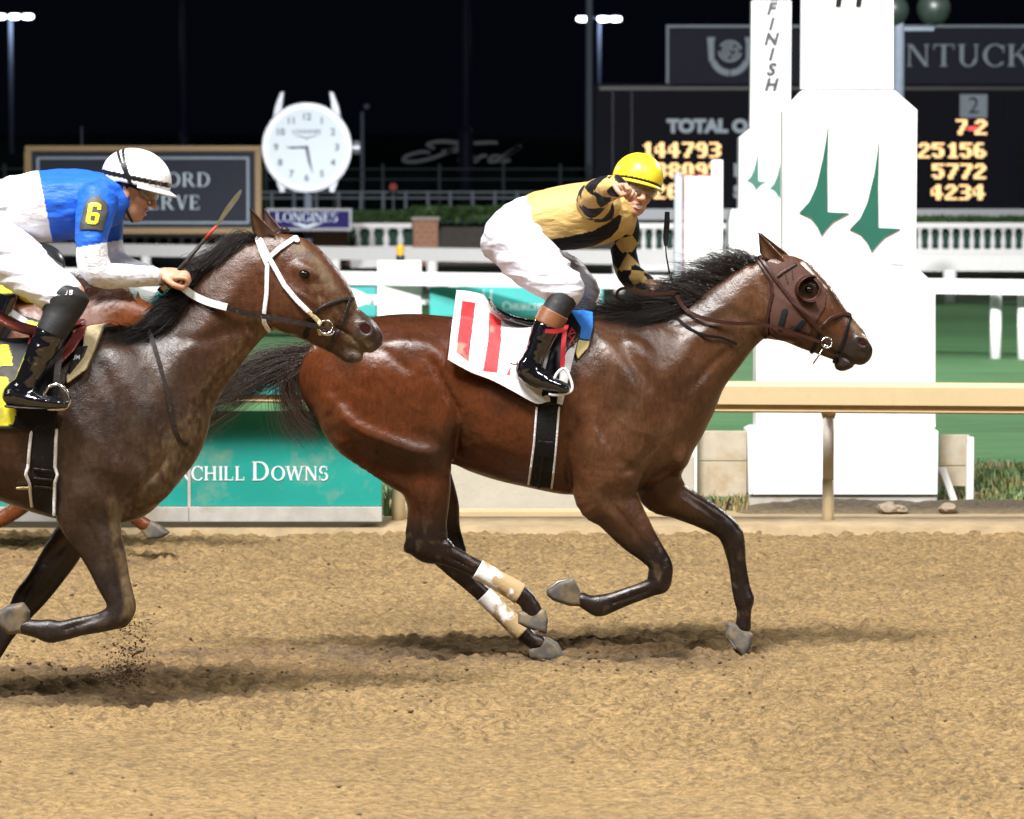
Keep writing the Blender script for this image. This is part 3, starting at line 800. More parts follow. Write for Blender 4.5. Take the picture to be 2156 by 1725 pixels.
# concrete edge and sill under the belly of the leader
e = empty('retaining_wall', (xu(1160, 23.3), 23.3, 0)); tag(e, 'low grey concrete wall seen beneath the leading horse', 'wall')
MB().box(*pbox(866, 962, 1462, 1078, 23.35, 0.2)).build('wall_face', M['concrete'], e, bevel=0.01)
MB().box(*pbox(864, 1076, 1468, 1104, 23.05, 0.2)).build('sill', M['ivory'], e, bevel=0.008)

# ------------------------------------------------------------------ finish pylons
def pylon(name, u, tiers, Y, dep, label, letters, logo, sc):
    e = empty(name, (xu(u, Y), Y + dep / 2, 0)); tag(e, label, 'pylon', 'white finish line pylons')
    for i, (nm, pts, dd, m) in enumerate(tiers):
        MB().prism(pxz(pts, Y + i * 0 + dd), Y + dd, Y + dep - dd).build(nm, m, e, bevel=0.006)
    return e
YP = 23.9
pn = pylon('finish_pylon', 1775, [
    ('plinth', [(1574, 908), (1577, 1042), (1974, 1042), (1976, 908), (1964, 902), (1586, 902)], 0.0, M['white']),
    ('skirting', [(1577, 1044), (1577, 1082), (1973, 1082), (1973, 1044)], 0.02, M['greywood']),
    ('lower_tier', [(1592, 901), (1970, 901), (1970, 600), (1926, 560), (1640, 560), (1592, 600)], 0.05, M['whitewood']),
    ('middle_tier', [(1648, 557), (1929, 557), (1932, 232), (1884, 190), (1690, 190), (1648, 234)], 0.10, M['white']),
    ('shaft', [(1686, 188), (1882, 188), (1882, -500), (1690, -500)], 0.16, M['white'])], YP, 0.42,
    'tall white pylon with green twin spires, nearest to the camera', None, None, 1)
def spires(parent, ox, oy, k, Y):
    A = [(1743, 266), (1741, 355), (1742, 447), (1787, 449), (1755, 466), (1740, 482), (1729, 497), (1721, 477), (1707, 459), (1683, 448), (1704, 425), (1719, 392), (1733, 332), (1740, 290)]
    B = [(1850, 300), (1848, 390), (1849, 480), (1895, 482), (1863, 499), (1846, 517), (1835, 531), (1826, 511), (1811, 493), (1789, 483), (1811, 460), (1826, 427), (1841, 366), (1847, 325)]
    for P in (A, B):
        MB().prism(pxz([(ox + (u - 1683) * k, oy + (v - 266) * k) for u, v in P], Y), Y - 0.012, Y + 0.01).build('spire_emblem', M['green_paint'], parent)
spires(pn, 1683, 266, 1, YP + 0.10)
sans('H', *(lambda p: (p[0], p[2]))(W(1786, -14, YP + .16)), YP + 0.157, 62 / PPM(YP), M['black_paint'], 'letter', pn, 0.006, 0.12, 0.012)
YF = 53.0
pf = pylon('finish_pylon', 1610, [
    ('plinth', [(1535, 470), (1540, 441), (1684, 441), (1690, 470), (1690, 800), (1535, 800)], 0.0, M['white']),
    ('middle_tier', [(1556, 440), (1670, 440), (1672, 296), (1660, 271), (1580, 271), (1557, 290)], 0.1, M['white']),
    ('shaft', [(1580, 270), (1664, 270), (1666, 2), (1583, 2)], 0.2, M['white'])], YF, 0.7,
    'farther white pylon lettered down its shaft, behind the near pylon', None, None, 1)
spires(pf, 1571, 300, 0.45, YF + 0.1)
for i, c in enumerate('FINISH'):
    p = W(1622, 20 + i * 32.0, YF + .2)
    sans(c, p[0], p[2], YF + 0.197, 25 / PPM(YF), M['black_paint'], 'letter', pf, 0.006, 0.25, 0.10)

# boards and stakes beside the near pylon
def plank_fence(u0, u1, rows, Y, name, label):
    e = empty(name, (xu((u0 + u1) / 2, Y), Y, 0)); tag(e, label, 'boards')
    for a, b in rows: MB().box(*pbox(u0, a, u1, b, Y, 0.05)).build('plank', M['plank'], e, bevel=0.004)
    return e
plank_fence(1469, 1572, [(908, 970), (972, 1046)], 24.0, 'plank_fence', 'two dirty white planks left of the near pylon')
plank_fence(1979, 2042, [(916, 980), (982, 1024)], 24.2, 'plank_fence', 'two pale planks right of the near pylon')
def stake(u, w, v0, v1, Y, label, lean=0):
    a = W(u - w / 2, v1 + 4, Y); b = W(u + w / 2, v0, Y); L = lean / PPM(Y)
    mb = MB(); x0, x1, z0, z1 = a[0], b[0], a[2], b[2]
    mb.v = [(x0, Y, z0), (x1, Y, z0), (x1, Y + .07, z0), (x0, Y + .07, z0), (x0 + L, Y, z1), (x1 + L, Y, z1), (x1 + L, Y + .07, z1), (x0 + L, Y + .07, z1)]
    mb.f = [(0, 3, 2, 1), (4, 5, 6, 7), (0, 1, 5, 4), (1, 2, 6, 5), (2, 3, 7, 6), (3, 0, 4, 7)]
    tag(mb.build('wooden_stake', M['whitewood'], bevel=0.004), label, 'stake')
stake(1458, 20, 862, 1060, 23.9, 'grey white stake behind the chest of the leading horse')
stake(2043, 16, 921, 1086, 23.9, 'slim white stake right of the near pylon')
stake(2010, 16, 985, 1052, 24.1, 'short leaning stake between pylon and slim white stake', -26)
# loose stones at the foot of the pylon
for i, (u, v, r) in enumerate([(1868, 1100, .07), (1896, 1106, .05), (1996, 1092, .06)]):
    bm = bmesh.new(); bmesh.ops.create_icosphere(bm, subdivisions=2, radius=r)
    for q in bm.verts:
        q.co *= 0.75 + 0.5 * rng.random(); q.co.z *= 0.6
    me = bpy.data.meshes.new('stone'); bm.to_mesh(me); bm.free(); me.materials.append(M['stone'])
    o = link(bpy.data.objects.new('stone', me)); p = W(u, v, 23.3); o.location = (p[0], 23.3, 0.06 + r * .3)
    tag(o, ['largest grey stone in the soil under the middle of the near pylon', 'small grey stone just right of the largest stone by the pylon', 'grey stone at the right corner of the near pylon'][i], 'stone', 'stones by the near pylon')

# strip of ground coloured darker at the foot of the pylon
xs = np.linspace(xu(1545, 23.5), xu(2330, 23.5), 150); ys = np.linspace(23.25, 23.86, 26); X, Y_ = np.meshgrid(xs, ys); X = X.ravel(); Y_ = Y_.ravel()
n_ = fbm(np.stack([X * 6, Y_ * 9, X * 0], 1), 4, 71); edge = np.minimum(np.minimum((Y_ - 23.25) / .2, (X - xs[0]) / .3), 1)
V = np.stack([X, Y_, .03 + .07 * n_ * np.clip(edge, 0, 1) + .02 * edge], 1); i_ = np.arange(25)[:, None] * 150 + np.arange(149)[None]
struct(mesh_np('dark_ground_strip', V, np.stack([i_, i_ + 1, i_ + 151, i_ + 150], -1).reshape(-1, 4), M['dirt'], None, True, np.array([.075, .06, .042]) * (.6 + .9 * n_[:, None]) + np.array([.16, .11, .05]) * (1 - np.clip(edge + n_ - .5, 0, 1))[:, None]))
# rough grass on the verge, and weeds
def grass(name, n, gen, label, col, seed, hmin=.06, hmax=.2):
    r = np.random.default_rng(seed); V = []; C = []
    for i in range(n):
        x, y = gen(r); h = r.uniform(hmin, hmax); a = r.random() * 6.28; l = h * r.uniform(.2, .8); wd = 0.006 + 0.005 * r.random()
        c, s = math.cos(a), math.sin(a); b = np.array([x, y, 0.0]); d = np.array([c * l, s * l, 0]); sd = np.array([-s * wd, c * wd, 0])
        V += [b - sd, b + sd, b + d * .45 + [0, 0, h * .7] + sd * .7, b + d * .45 + [0, 0, h * .7] - sd * .7, b + d + [0, 0, h]]
        C += [(np.array(col) if r.random() < .62 + .5 * math.sin(x * 5.3) * math.sin(y * 3.1) else np.array([.26, .20, .09])) * (0.5 + r.random()) * (1, 1, r.uniform(.5, 1.2))] * 5
    k = np.arange(n)[:, None] * 5
    F = np.concatenate([np.concatenate([k, k + 1, k + 2], 1), np.concatenate([k, k + 2, k + 3], 1), np.concatenate([k + 3, k + 2, k + 4], 1)])
    o = mesh_np(name, np.array(V), F, M['blade'], None, False, np.array(C)); o['kind'] = 'stuff'; o['label'] = label; return o
M['blade'] = mat('grass_blade', (0, 0, 0), 0.6, vcol=True, var=0.2, vscale=40)
def gv(r):
    y = 23.6 + 4.4 * r.random() ** 1.6; return xu(1985, y) + r.random() * 2.2, y
grass('verge_grass', 9000, gv, 'rough green and straw coloured verge grass right of the near pylon', (0.10, 0.16, 0.055), 3, .03, .10)
def gv2(r): return xu(r.uniform(1462, 1576), 23.75), 23.55 + r.random() * .4
grass('weeds', 260, gv2, 'weeds growing against the white planks', (0.06, 0.10, 0.04), 4, .04, .16)
def gv3(r): return xu(r.uniform(805, 835), 23.1), 23.0 + r.random() * .5
grass('weeds', 160, gv3, 'weeds beside the end of the teal boards', (0.04, 0.09, 0.03), 6, .1, .3)

# ------------------------------------------------------------------ turf rails
def tube_rail(name, u0, Y0, u1, Y1, z, hh, dep, label, posts, pw, group, pm='white', seams=()):
    p0 = np.array([xu(u0, Y0), Y0, z]); p1 = np.array([xu(u1, Y1), Y1, z]); e = empty(name, tuple(p0 * [1, 1, 0])); tag(e, label, 'rail', group)
    d = (p1 - p0) / np.linalg.norm(p1 - p0); nrm = np.array([-d[1], d[0], 0])
    mb = MB()
    for p in (p0, p1):
        for a, b in ((0, -hh), (0, -0.02), (0.03, 0), (dep, 0), (dep, -hh)): mb.v.append(tuple(p + nrm * a + [0, 0, b]))
    for i in range(5): mb.f.append((i, (i + 1) % 5, 5 + (i + 1) % 5, 5 + i))
    mb.f += [(0, 1, 2, 3, 4), (9, 8, 7, 6, 5)]
    mb.build('rail_bar', M[pm], e)
    for u in posts:
        t = (u - u0) / (u1 - u0); Y = Y0 + (Y1 - Y0) * t; x = xu(u, Y); q = nrm * dep * .5
        MB().lathe([(pw / 2, -0.02), (pw / 2, z - hh + 0.01)], (x + q[0], Y + q[1], 0), 10).build('post', M[pm], e, True)
    return e
ZR = 1.13
Yn = lambda u: 55.5 + (48.2 - 55.5) * (u - 600) / 1500.0
Yfar = lambda u: 96 + (76 - 96) * (u - 600) / 1500.0
near_posts = [-60, 180, 430, 950, 1250, 1480, 1760, 2098, 2156, 2420]
tube_rail('turf_rail', -300, Yn(-300), 2600, Yn(2600), ZR, 0.205, 0.12, 'nearer white turf rail running across the picture', near_posts, 0.165, 'white turf rails')
tube_rail('turf_rail', -300, Yfar(-300), 2600, Yfar(2600), ZR, 0.34, 0.12, 'farther white turf rail below the balustrades', [-100, 300, 700, 905, 1300, 1700, 2000, 2300], 0.3, 'white turf rails')
# banners hung under the nearer turf rail
def banner(u0, u1, name, label, m='teal_lt'):
    Y = Yn((u0 + u1) / 2) + 0.25; e = empty(name, (xu((u0 + u1) / 2, Y), Y, 0)); tag(e, label, 'banner', 'banners on the turf rail')
    MB().box(*pbox(u0, 604, u1, 666, Y, 0.03)).build('cloth', M[m], e)
    return e, Y
bn, Y = banner(905, 1270, 'rail_banner', 'teal banner with white lettering behind the leading saddle')
p = W(1058, 653, Y); serif('CHURCHILL DOWNS', {0, 10}, 13 / PPM(Y), 17 / PPM(Y), p[0], p[2], Y, 0.004, M['white'], 'lettering', bn)
for du in (1010, 1026):
    MB().prism(pxz([(du + 9, 606), (du + 9, 660), (du + 2, 660), (du - 3, 652), (du + 3, 640)], Y), Y - 0.006, Y).build('spire_emblem', M['white'], bn)
bn, Y = banner(340, 792, 'rail_banner', 'teal banner behind the head of the trailing horse')
bn, Y = banner(-200, 196, 'rail_banner', 'teal banner at the left edge behind the trailing jockey')
bn, Y = banner(200, 338, 'rail_banner', 'white banner with pale teal lettering above the chestnut horse', 'white')
p = W(214, 628, Y); serif('CAD', {}, 20 / PPM(Y), 20 / PPM(Y), p[0], p[2], Y, 0.004, M['teal_lt'], 'lettering', bn, 0.5)
MB().prism(pxz([(338, 604), (300, 666), (338, 666)], Y), Y - 0.008, Y).build('teal_corner', M['teal_lt'], bn)
# hinge box with flared arms and an amber beacon
Y = Yn(840) - 0.7; e = empty('rail_hinge_box', (xu(841, Y), Y, 0)); tag(e, 'square white box post in the turf rail with flared arms', 'post')
MB().box(*pbox(795, 549, 887, 760, Y, 0.6)).build('box', M['white'], e, bevel=0.02)
for s in (-1, 1):
    b = 841 + s * 46
    MB().prism(pxz([(b, 622), (b + s * 22, 622), (b + s * 40, 613), (b + s * 66, 606), (b + s * 66, 668), (b + s * 52, 650), (b + s * 24, 640), (b, 642)][::s], Y + .1), Y + .1, Y + .3).build('arm', M['white'], e, bevel=0.01)
    p = W(b + s * 12, 631, Y + .1); MB().tube([(p[0], Y + .04, p[2]), (p[0], Y + .11, p[2])], 6 / PPM(Y), 10).build('bolt', M['grey'], e)
p = W(843, 549, Y + .3); e = empty('beacon', tuple(p)); tag(e, 'small amber beacon on top of the white box post', 'beacon'); k = 1 / PPM(Y)
MB().lathe([(9 * k, 0), (9 * k, 10 * k), (7 * k, 12 * k)], p, 12).build('base', M['black_paint'], e, True)
MB().lathe([(7 * k, 10 * k), (8 * k, 14 * k), (7 * k, 22 * k), (9 * k, 26 * k), (8 * k, 32 * k), (3 * k, 34 * k)], p, 12).build('lens', M['orange'], e, True)
# gate panel with grey post
Y = 50.0; e = empty('gate_panel', (xu(1470, Y), Y, 0)); tag(e, 'white gate panel edged in red beside a grey post', 'gate')
MB().box(*pbox(1419, 372, 1438, 760, Y - .2, .2)).build('grey_post', M['grey'], e, bevel=.02)
MB().lathe([(19 / PPM(Y) / 2, 0), (22 / PPM(Y) / 2, .03), (6 / PPM(Y), .07)], W(1428, 374, Y - .1), 12).build('post_cap', M['grey'], e, True)
MB().box(*pbox(1441, 372, 1496, 720, Y, .06)).build('panel', M['white'], e)
MB().box(*pbox(1438.5, 369, 1441, 720, Y - .005, .06)).build('red_edge', M['red_paint'], e); MB().box(*pbox(1438.5, 367, 1497, 369, Y - .005, .06)).build('red_edge', M['red_paint'], e)
MB().box(*pbox(1497, 337, 1522, 740, Y + .02, .15)).build('white_post', M['white'], e, bevel=.01)

# ------------------------------------------------------------------ balustrades, piers, hedges
def balustrade(u0, u1, vt, vb, Y, pitch, name, label, up=None, wb=0.5):
    e = empty(name, (xu((u0 + u1) / 2, Y), Y, zv(vb, Y) - .5)); tag(e, label, 'balustrade', 'white stone balustrades'); k = 1 / PPM(Y)
    hh = vb - vt
    MB().box(*pbox(u0, vt, u1, vt + hh * .20, Y - .12, .35)).build('handrail', M['white'], e, bevel=.02)
    MB().box(*pbox(u0, vb - hh * .10, u1, vb + 40, Y - .1, .3)).build('base_course', M['white'], e)
    n = int((u1 - u0) / pitch); H = hh * .70 * k; w = pitch * wb * .5 * k
    proto = None
    for i in range(n):
        p = W(u0 + (i + .5) * pitch, vb - hh * .10, Y + .05)
        if proto is None:
            o = MB().lathe([(w, 0), (w, .08 * H), (w * .65, .12 * H), (w * 1.05, .3 * H), (w * .9, .45 * H), (w * .55, .7 * H), (w * .6, .84 * H), (w, .88 * H), (w, H)], (0, 0, 0), 12).build('baluster', M['white'], None, True)
            proto = o
        else:
            o = proto.copy(); S.collection.objects.link(o)
        o.location = p; o.parent = e; o.matrix_parent_inverse = Matrix.Translation(-Vector(e.location))
    MB().box(*pbox(u0, vt + 4, u1, vb, Y + .35, .05)).build('hedge_backing', M['hedge_dk'], e)
    return e
M['hedge_dk'] = mat('dark_hedge_gap', (0.010, 0.045, 0.035), 0.8, var=0.3)
balustrade(1925, 2330, 469, 531, 97, 22.0, 'balustrade', 'white balustrade below the tote board at the right')
balustrade(1300, 1545, 470, 531, 97.5, 22.0, 'balustrade', 'white balustrade seen past the jockey and the white gate')
balustrade(738, 868, 470, 524, 112, 30.0, 'balustrade', 'white balustrade between the purple sign and the brick pier')
balustrade(70, 480, 494, 530, 118, 25.0, 'balustrade', 'small white balustrade below the gold framed sign')
def pier(u0, u1, v0, v1, Y, label):
    e = empty('brick_pier', (xu((u0 + u1) / 2, Y), Y, zv(v1, Y))); tag(e, label, 'pier', 'brick piers')
    lo, hi = pbox(u0, v0 + 5, u1, v1, Y, .8); MB().box(lo, hi).build('core', mat('mortar', (0.36, 0.33, 0.29), .9), e)
    rows = 9; hh = (hi[2] - lo[2]) / rows; proto = {}
    for r in range(rows):
        nb = 3; bw = (hi[0] - lo[0]) / nb
        for c in range(nb + (r % 2)):
            a = lo[0] + (c - .5 * (r % 2)) * bw + .012; b = a + bw - .024; a = max(a, lo[0] - .004); b = min(b, hi[0] + .004)
            MB().box((a, Y - .015, lo[2] + r * hh + .01), (b, Y + .05, lo[2] + (r + 1) * hh - .01)).build('brick', M['brick'], e)
    MB().box(*pbox(u0 - 4, v0, u1 + 4, v0 + 7, Y - .12, 1.0)).build('capstone', M['capstone'], e, bevel=.02)
pier(870, 922, 457, 560, 111, 'brick pier with stone cap right of the white balustrade')
pier(655, 734, 484, 560, 113, 'brick pier partly hidden below the purple sign')
mb = MB(); mb.box(*pbox(922, 478, 1300, 560, 112.5, .3)); tag(mb.build('dark_wall', mat('dark_brown_wall', (0.05, 0.042, 0.036), .8, var=.3)), 'dark brown wall right of the brick pier', 'wall')
def hedge(u0, u1, v0, v1, Y, dep, label, n, seed):
    r = np.random.default_rng(seed); lo, hi = pbox(u0, v0, u1, v1, Y, dep); V = []; F = []; b = 0
    e = empty('hedge', ((lo[0] + hi[0]) / 2, Y, lo[2])); tag(e, label, 'hedge', 'clipped hedges')
    MB().box((lo[0] + .1, Y + .12, lo[2]), (hi[0] - .1, hi[1] - .1, hi[2] - .12)).build('core', M['hedge_dk'], e)
    L = .16; P = np.stack([r.uniform(lo[0], hi[0], n), Y + dep * r.random(n) ** 1.6, lo[2] + (hi[2] - lo[2]) * r.random(n) ** .6], 1)
    A = r.normal(size=(n, 3)); A /= np.linalg.norm(A, axis=1)[:, None]; B = np.cross(A, r.normal(size=(n, 3))); B /= np.linalg.norm(B, axis=1)[:, None]
    V = np.stack([P - A * L, P + B * L * .5, P + A * L, P - B * L * .5], 1).reshape(-1, 3); F = np.arange(4 * n).reshape(-1, 4)
    o = mesh_np('foliage', V, F, M['hedge'], e, False); o['kind'] = 'stuff'
hedge(742, 866, 449, 478, 114, 1.2, 'green hedge above the left white balustrade', 2200, 1)
hedge(866, 1260, 438, 470, 118, 1.2, 'dark hedge row below the far fence', 2600, 2)
hedge(1925, 2330, 460, 476, 99, 1.0, 'thin hedge between balustrade and tote board', 1600, 3)
hedge(-60, 60, 440, 500, 121, 1.2, 'dark hedge left of the gold framed sign', 900, 4)
mb = MB(); mb.box(*pbox(1300, 440, 2330, 463, 101, .4)); tag(mb.build('parapet', M['grey']), 'pale parapet band under the tote board', 'parapet')

# ------------------------------------------------------------------ signs
Y = 106; e = empty('framed_sign', (xu(301, Y), Y, zv(560, Y))); tag(e, 'dark slate sign in a broad gold frame behind the trailing jockey', 'sign')
MB().box(*pbox(58, 313, 545, 486, Y, .2)).build('slate_panel', M['slate'], e)
for a in ((52, 307, 550, 319), (52, 480, 550, 493), (52, 319, 66, 480), (537, 319, 550, 480)): MB().box(*pbox(*a, Y - .12, .3)).build('frame_rail', M['gold'], e, bevel=.02)
for a in ((78, 331, 524, 335), (78, 467, 524, 471), (78, 335, 82, 467), (520, 335, 524, 467)): MB().box(*pbox(*a, Y - .02, .03)).build('inner_line', M['slateline'], e)
k = 1 / PPM(Y)
wd = serif_w('WOODFORD', {}, 29 * k, 29 * k, .16); serif('WOODFORD', {}, 29 * k, 29 * k, xu(446, Y) - wd, zv(393, Y), Y, .02, M['letter'], 'lettering', e, .16)
wd = serif_w('RESERVE', {}, 29 * k, 29 * k, .16); serif('RESERVE', {}, 29 * k, 29 * k, xu(424, Y) - wd, zv(441, Y), Y, .02, M['letter'], 'lettering', e, .16)
for u in (130, 470): MB().box(*pbox(u - 6, 493, u + 6, 620, Y + .1, .1)).build('support', M['poledk'], e)

Y = 100; k = 1 / PPM(Y); c = W(646, 311, Y); e = empty('clock', (c[0], Y, 0)); tag(e, 'giant round wristwatch clock with lit white dial on a pole', 'clock')
def disc(r, y0, y1, nm, m, n=64, par=None):
    return MB().prism([(c[0] + r * k * math.cos(a), c[2] + r * k * math.sin(a)) for a in np.arange(n) * 2 * math.pi / n], y0, y1).build(nm, m, par or e)
disc(94, Y, Y + .5, 'case', M['chrome']); disc(90, Y - .08, Y + .1, 'bezel', M['dialrim']); dial_ = disc(82, Y - .10, Y - .05, 'dial', M['dial'])
for i in range(12):
    n = 12 if i == 0 else i; a = R(90 - 30 * i); p = (c[0] + 64 * k * math.cos(a), c[2] + 64 * k * math.sin(a))
    sans(str(n), p[0], p[1], Y - .105, 14 * k, M['numeral'], 'numeral', dial_, .01, 0, .03)
sans('LONGINES', c[0], c[2] + 33 * k, Y - .105, 8 * k, M['numeral'], 'lettering', dial_, .01, 0, .02, 1.1)
MB().prism([(c[0] + x * k, c[2] + z * k) for x, z in ((-30, 26), (-10, 24), (0, 20), (10, 24), (30, 26), (8, 21), (0, 17), (-8, 21))], Y - .115, Y - .105).build('winged_mark', M['numeral'], dial_)
MB().prism([(c[0] + x * k, c[2] + z * k) for x, z in ((2, -3), (-28, 2), (-46, 1), (-28, -3), (2, 3))], Y - .13, Y - .12).build('hour_hand', M['hand'], e)
MB().prism([(c[0] + x * k, c[2] + z * k) for x, z in ((-3, 0), (3, -30), (14, -58), (9, -30), (4, 2))], Y - .15, Y - .14).build('minute_hand', M['hand'], e)
disc(4, Y - .17, Y - .155, 'hub', M['hand'], 16)
for s, t in ((-1, 1), (1, 1), (-1, -1), (1, -1)):
    P = [(s * 72, t * 62), (s * 52, t * 80), (s * 47, t * 118), (s * 56, t * 116), (s * 68, t * 84)] if t > 0 else [(s * 66, t * 60), (s * 46, t * 80), (s * 46, t * 92), (s * 56, t * 96), (s * 64, t * 76)]
    MB().prism([(c[0] + x * k, c[2] + z * k) for x, z in P], Y + .05, Y + .4).build('lug', M['chrome'], e, bevel=.02)
MB().tube([(c[0] + 93 * k, Y + .25, c[2]), (c[0] + 97 * k, Y + .25, c[2]), (c[0] + 97.5 * k, Y + .25, c[2]), (c[0] + 111 * k, Y + .25, c[2])], [6 * k, 6 * k, 15 * k, 15 * k], 18).build('crown', M['chrome'], e)
MB().lathe([(9 * k, 0), (9 * k, c[2])], (c[0] + 1 * k, Y + .3, 0), 14).build('pole', M['polelt'], e, True)
Y = 99.3; k = 1 / PPM(Y); e2 = empty('pole_sign', (xu(650, Y), Y, 0)); tag(e2, 'purple sign with silver frame on the pole of the clock', 'sign')
MB().box(*pbox(564, 444, 737, 481, Y, .06)).build('panel', M['purple'], e2)
for a in ((560, 439, 741, 445), (560, 480, 741, 486), (560, 445, 566, 480), (735, 445, 741, 480)): MB().box(*pbox(*a, Y - .06, .16)).build('frame_rail', M['silver'], e2)
p = W(581, 467, Y); wd = serif_w('LONGINES', {}, 19 * k, 19 * k, .05); serif('LONGINES', {}, 19 * k, 19 * k, p[0], p[2], Y, .02, M['letter'], 'lettering', e2, .05, 131 * k / wd)
MB().prism(pxz([(610, 469), (634, 471), (646, 475), (658, 471), (682, 469), (664, 475), (652, 479), (640, 479), (628, 475)], Y), Y - .015, Y).build('winged_mark', M['letter'], e2)

# ------------------------------------------------------------------ tote board
Y = 126; e = empty('tote_board', (xu(1750, Y), Y, 0)); tag(e, 'big dark tote board with amber bulb numbers', 'tote board')
MB().box(*pbox(1252, 176, 2480, 444, Y, 1.5)).build('housing', M['tote'], e)
MB().box(*pbox(1262, 182, 2480, 190, Y - .05, .3)).build('top_ledge', M['black_paint'], e)
MB().box(*pbox(1405, 56, 2480, 178, Y - .4, 1.2)).build('header_panel', M['tote_sign'], e)
for a in ((1403, 53, 2480, 58), (1403, 58, 1408, 176)): MB().box(*pbox(*a, Y - .5, .4)).build('header_edge', M['slateline'], e)
k = 1 / PPM(Y - .4); YS = Y - .4
p = W(1908, 140, YS); wK = (glyph('K')[1] + glyph('E')[1] + .2) * 46 * k * 1.19
serif('KENTUCKY', {}, 46 * k, 46 * k, p[0] - wK, p[2], YS, .02, M['slateline'], 'lettering', e, .10, 1.19)
# horseshoe with a rose
cx, _, cz = W(1537, 112, YS)
for s in (-1, 1):
    P = _arc(0, 0, 44, 44, 200 if s < 0 else 272, 268 if s < 0 else 340, 13, 13, 14)[0]
    mb = MB().prism([(cx + x * k, cz + (y - 4) * k) for x, y in P], YS - .02, YS)
    a = [(s * 44, -18), (s * 33, -16), (s * 34, 20), (s * 31, 33), (s * 48, 33), (s * 47, 20)]
    mb.prism([(cx + x * k, cz + y * k) for x, y in a][::s], YS - .021, YS).build('horseshoe', M['slateline'], e)
for i, (r, a0, a1) in enumerate(((25, 180, 350), (25, 10, 150), (17, 60, 260), (17, 280, 400), (9, 0, 300))):
    P = _arc(0, 0, r, r * .92, a0, a1, 5, 5, 14)[0]; MB().prism([(cx + x * k, cz + (y + 4) * k) for x, y in P], YS - .02 - .001 * i, YS).build('rose_petal', M['slateline'], e)
k = 1 / PPM(Y)
p = W(1405, 267, Y); sans('TOTAL O', p[0], p[2], Y - .001, 26 * k, M['letter'], 'lettering', e, .02, 0, .09, 1.06, 'LEFT')
for c_, v in (('P', 360), ('S', 405)):
    p = W(1545, v, Y); sans(c_, p[0], p[2], Y - .001, 25 * k, M['letter'], 'lettering', e, .02, 0, .08, 1.0, 'LEFT')
def row(txt, ur, v, pitch, wpx, hpx=32):
    u = ur - wpx
    for ch in reversed(txt):
        if ch == '-':
            p = W(u + wpx * .75, v + 3, Y); MB().prism([(p[0] + 14 * k * math.cos(a), p[2] + 5 * k * math.sin(a)) for a in np.arange(10) * .628], Y - .02, Y).build('dash', M['redbulb'], e); u -= 0; continue
        if ch != ' ':
            p = W(u, v + hpx / 2, Y); bulbs(ch, p[0], p[2], Y, wpx * k, hpx * k, M['amber'], 'digit', e)
        u -= pitch
for txt, ur, v in (('144793', 1518, 316), ('88095', 1518, 359), ('26', 1430, 403)): row(txt, ur, v, 28.6, 25)
for txt, ur, v in (('25156', 2076, 317), ('5772', 2076, 361), ('4234', 2074, 405)): row(txt, ur, v, 29.4, 26)
row('2', 2078, 268, 29, 26); row('7', 2036, 268, 29, 24); row('-', 2052, 268, 29, 14)
MB().box(*pbox(2021, 199, 2079, 248, Y - .05, .1)).build('number_plate', M['slateline'], e)
p = W(2050, 224, Y - .05); sans('2', p[0], p[2], Y - .052, 34 * k, M['slate'], 'number', e, .02)
for u in (1960, 2156, 2200):
    for v in (317, 361, 405):
        MB().box(*pbox(u - 14, v - 17, u + 14, v + 17, Y - .01, .05)).build('blank_window', M['tote_cell'], e)
for u in (1290, 1330, 1620, 1700, 2120): MB().box(*pbox(u - 1, 192, u + 1, 440, Y - .012, .05)).build('joint', M['black_paint'], e)

# ------------------------------------------------------------------ far masts, fence and bank
def mast(u, v0, v1, w, Y, label, m, lamps=(), lv=36, arm=None, base=None):
    x = xu(u, Y); k = 1 / PPM(Y); e = empty('light_mast' if lamps else 'tall_pole', (x, Y, 0)); tag(e, label, 'mast' if lamps else 'pole', 'far masts and poles')
    zt = zv(v0, Y)
    MB().lathe([(w * k * .62, 0), (w * k * .5, zt * .5), (w * k * .42, zt)], (x, Y, 0), 10).build('shaft', M[m], e, True)
    if base: MB().lathe([(w * k * .9, 0), (w * k * .8, zv(base, Y)), (w * k * .5, zv(base, Y) + .3)], (x, Y, 0), 10).build('footing', M[m], e, True)
    if lamps:
        z = zv(lv, Y); MB().box((xu(min(lamps) - 8, Y), Y - .1, z - .06), (xu(max(lamps) + 8, Y), Y + .1, z + .04)).build('crossarm', M[m], e)
        for u2 in lamps:
            a = xu(u2, Y); MB().lathe([(7 * k, 0), (11.5 * k, 2 * k), (12.5 * k, 7 * k), (9 * k, 10 * k)], (a, Y - .3, z - 8 * k), 14).build('lamp_head', M['lamp'], e, True)
            d = bpy.data.lights.new('mast_lamp', 'POINT'); d.energy = 120; d.color = (.75, .86, 1); d.shadow_soft_size = .3
            o = bpy.data.objects.new('mast_lamp', d); S.collection.objects.link(o); o.location = (a, Y - .8, z - .4); adopt(o, e)
    return e
mast(22, 36, 282, 11, 190, 'far light mast at the left edge with three lit lamps', 'pole', (2, 32, 60), 33)
mast(385, -300, 304, 13, 175, 'dark bare pole above the gold framed sign', 'poledk', (), base=290)
mast(981, -300, 310, 20, 170, 'thick dark pole in front of the painted script on the bank', 'poledk', (), base=280)
mast(1241, -300, 296, 15, 160, 'pale tall pole in front of the tote board', 'polelt', ())
mast(1262, 38, 296, 9, 200, 'light mast with three lit lamps behind the pale tall pole', 'pole', (1226, 1270, 1296), 38)
mast(762, 235, 345, 9, 168, 'short grey lamp post right of the clock', 'polelt', ())
mast(170, 266, 320, 5, 168, 'thin short post above the gold framed sign', 'polelt', ())
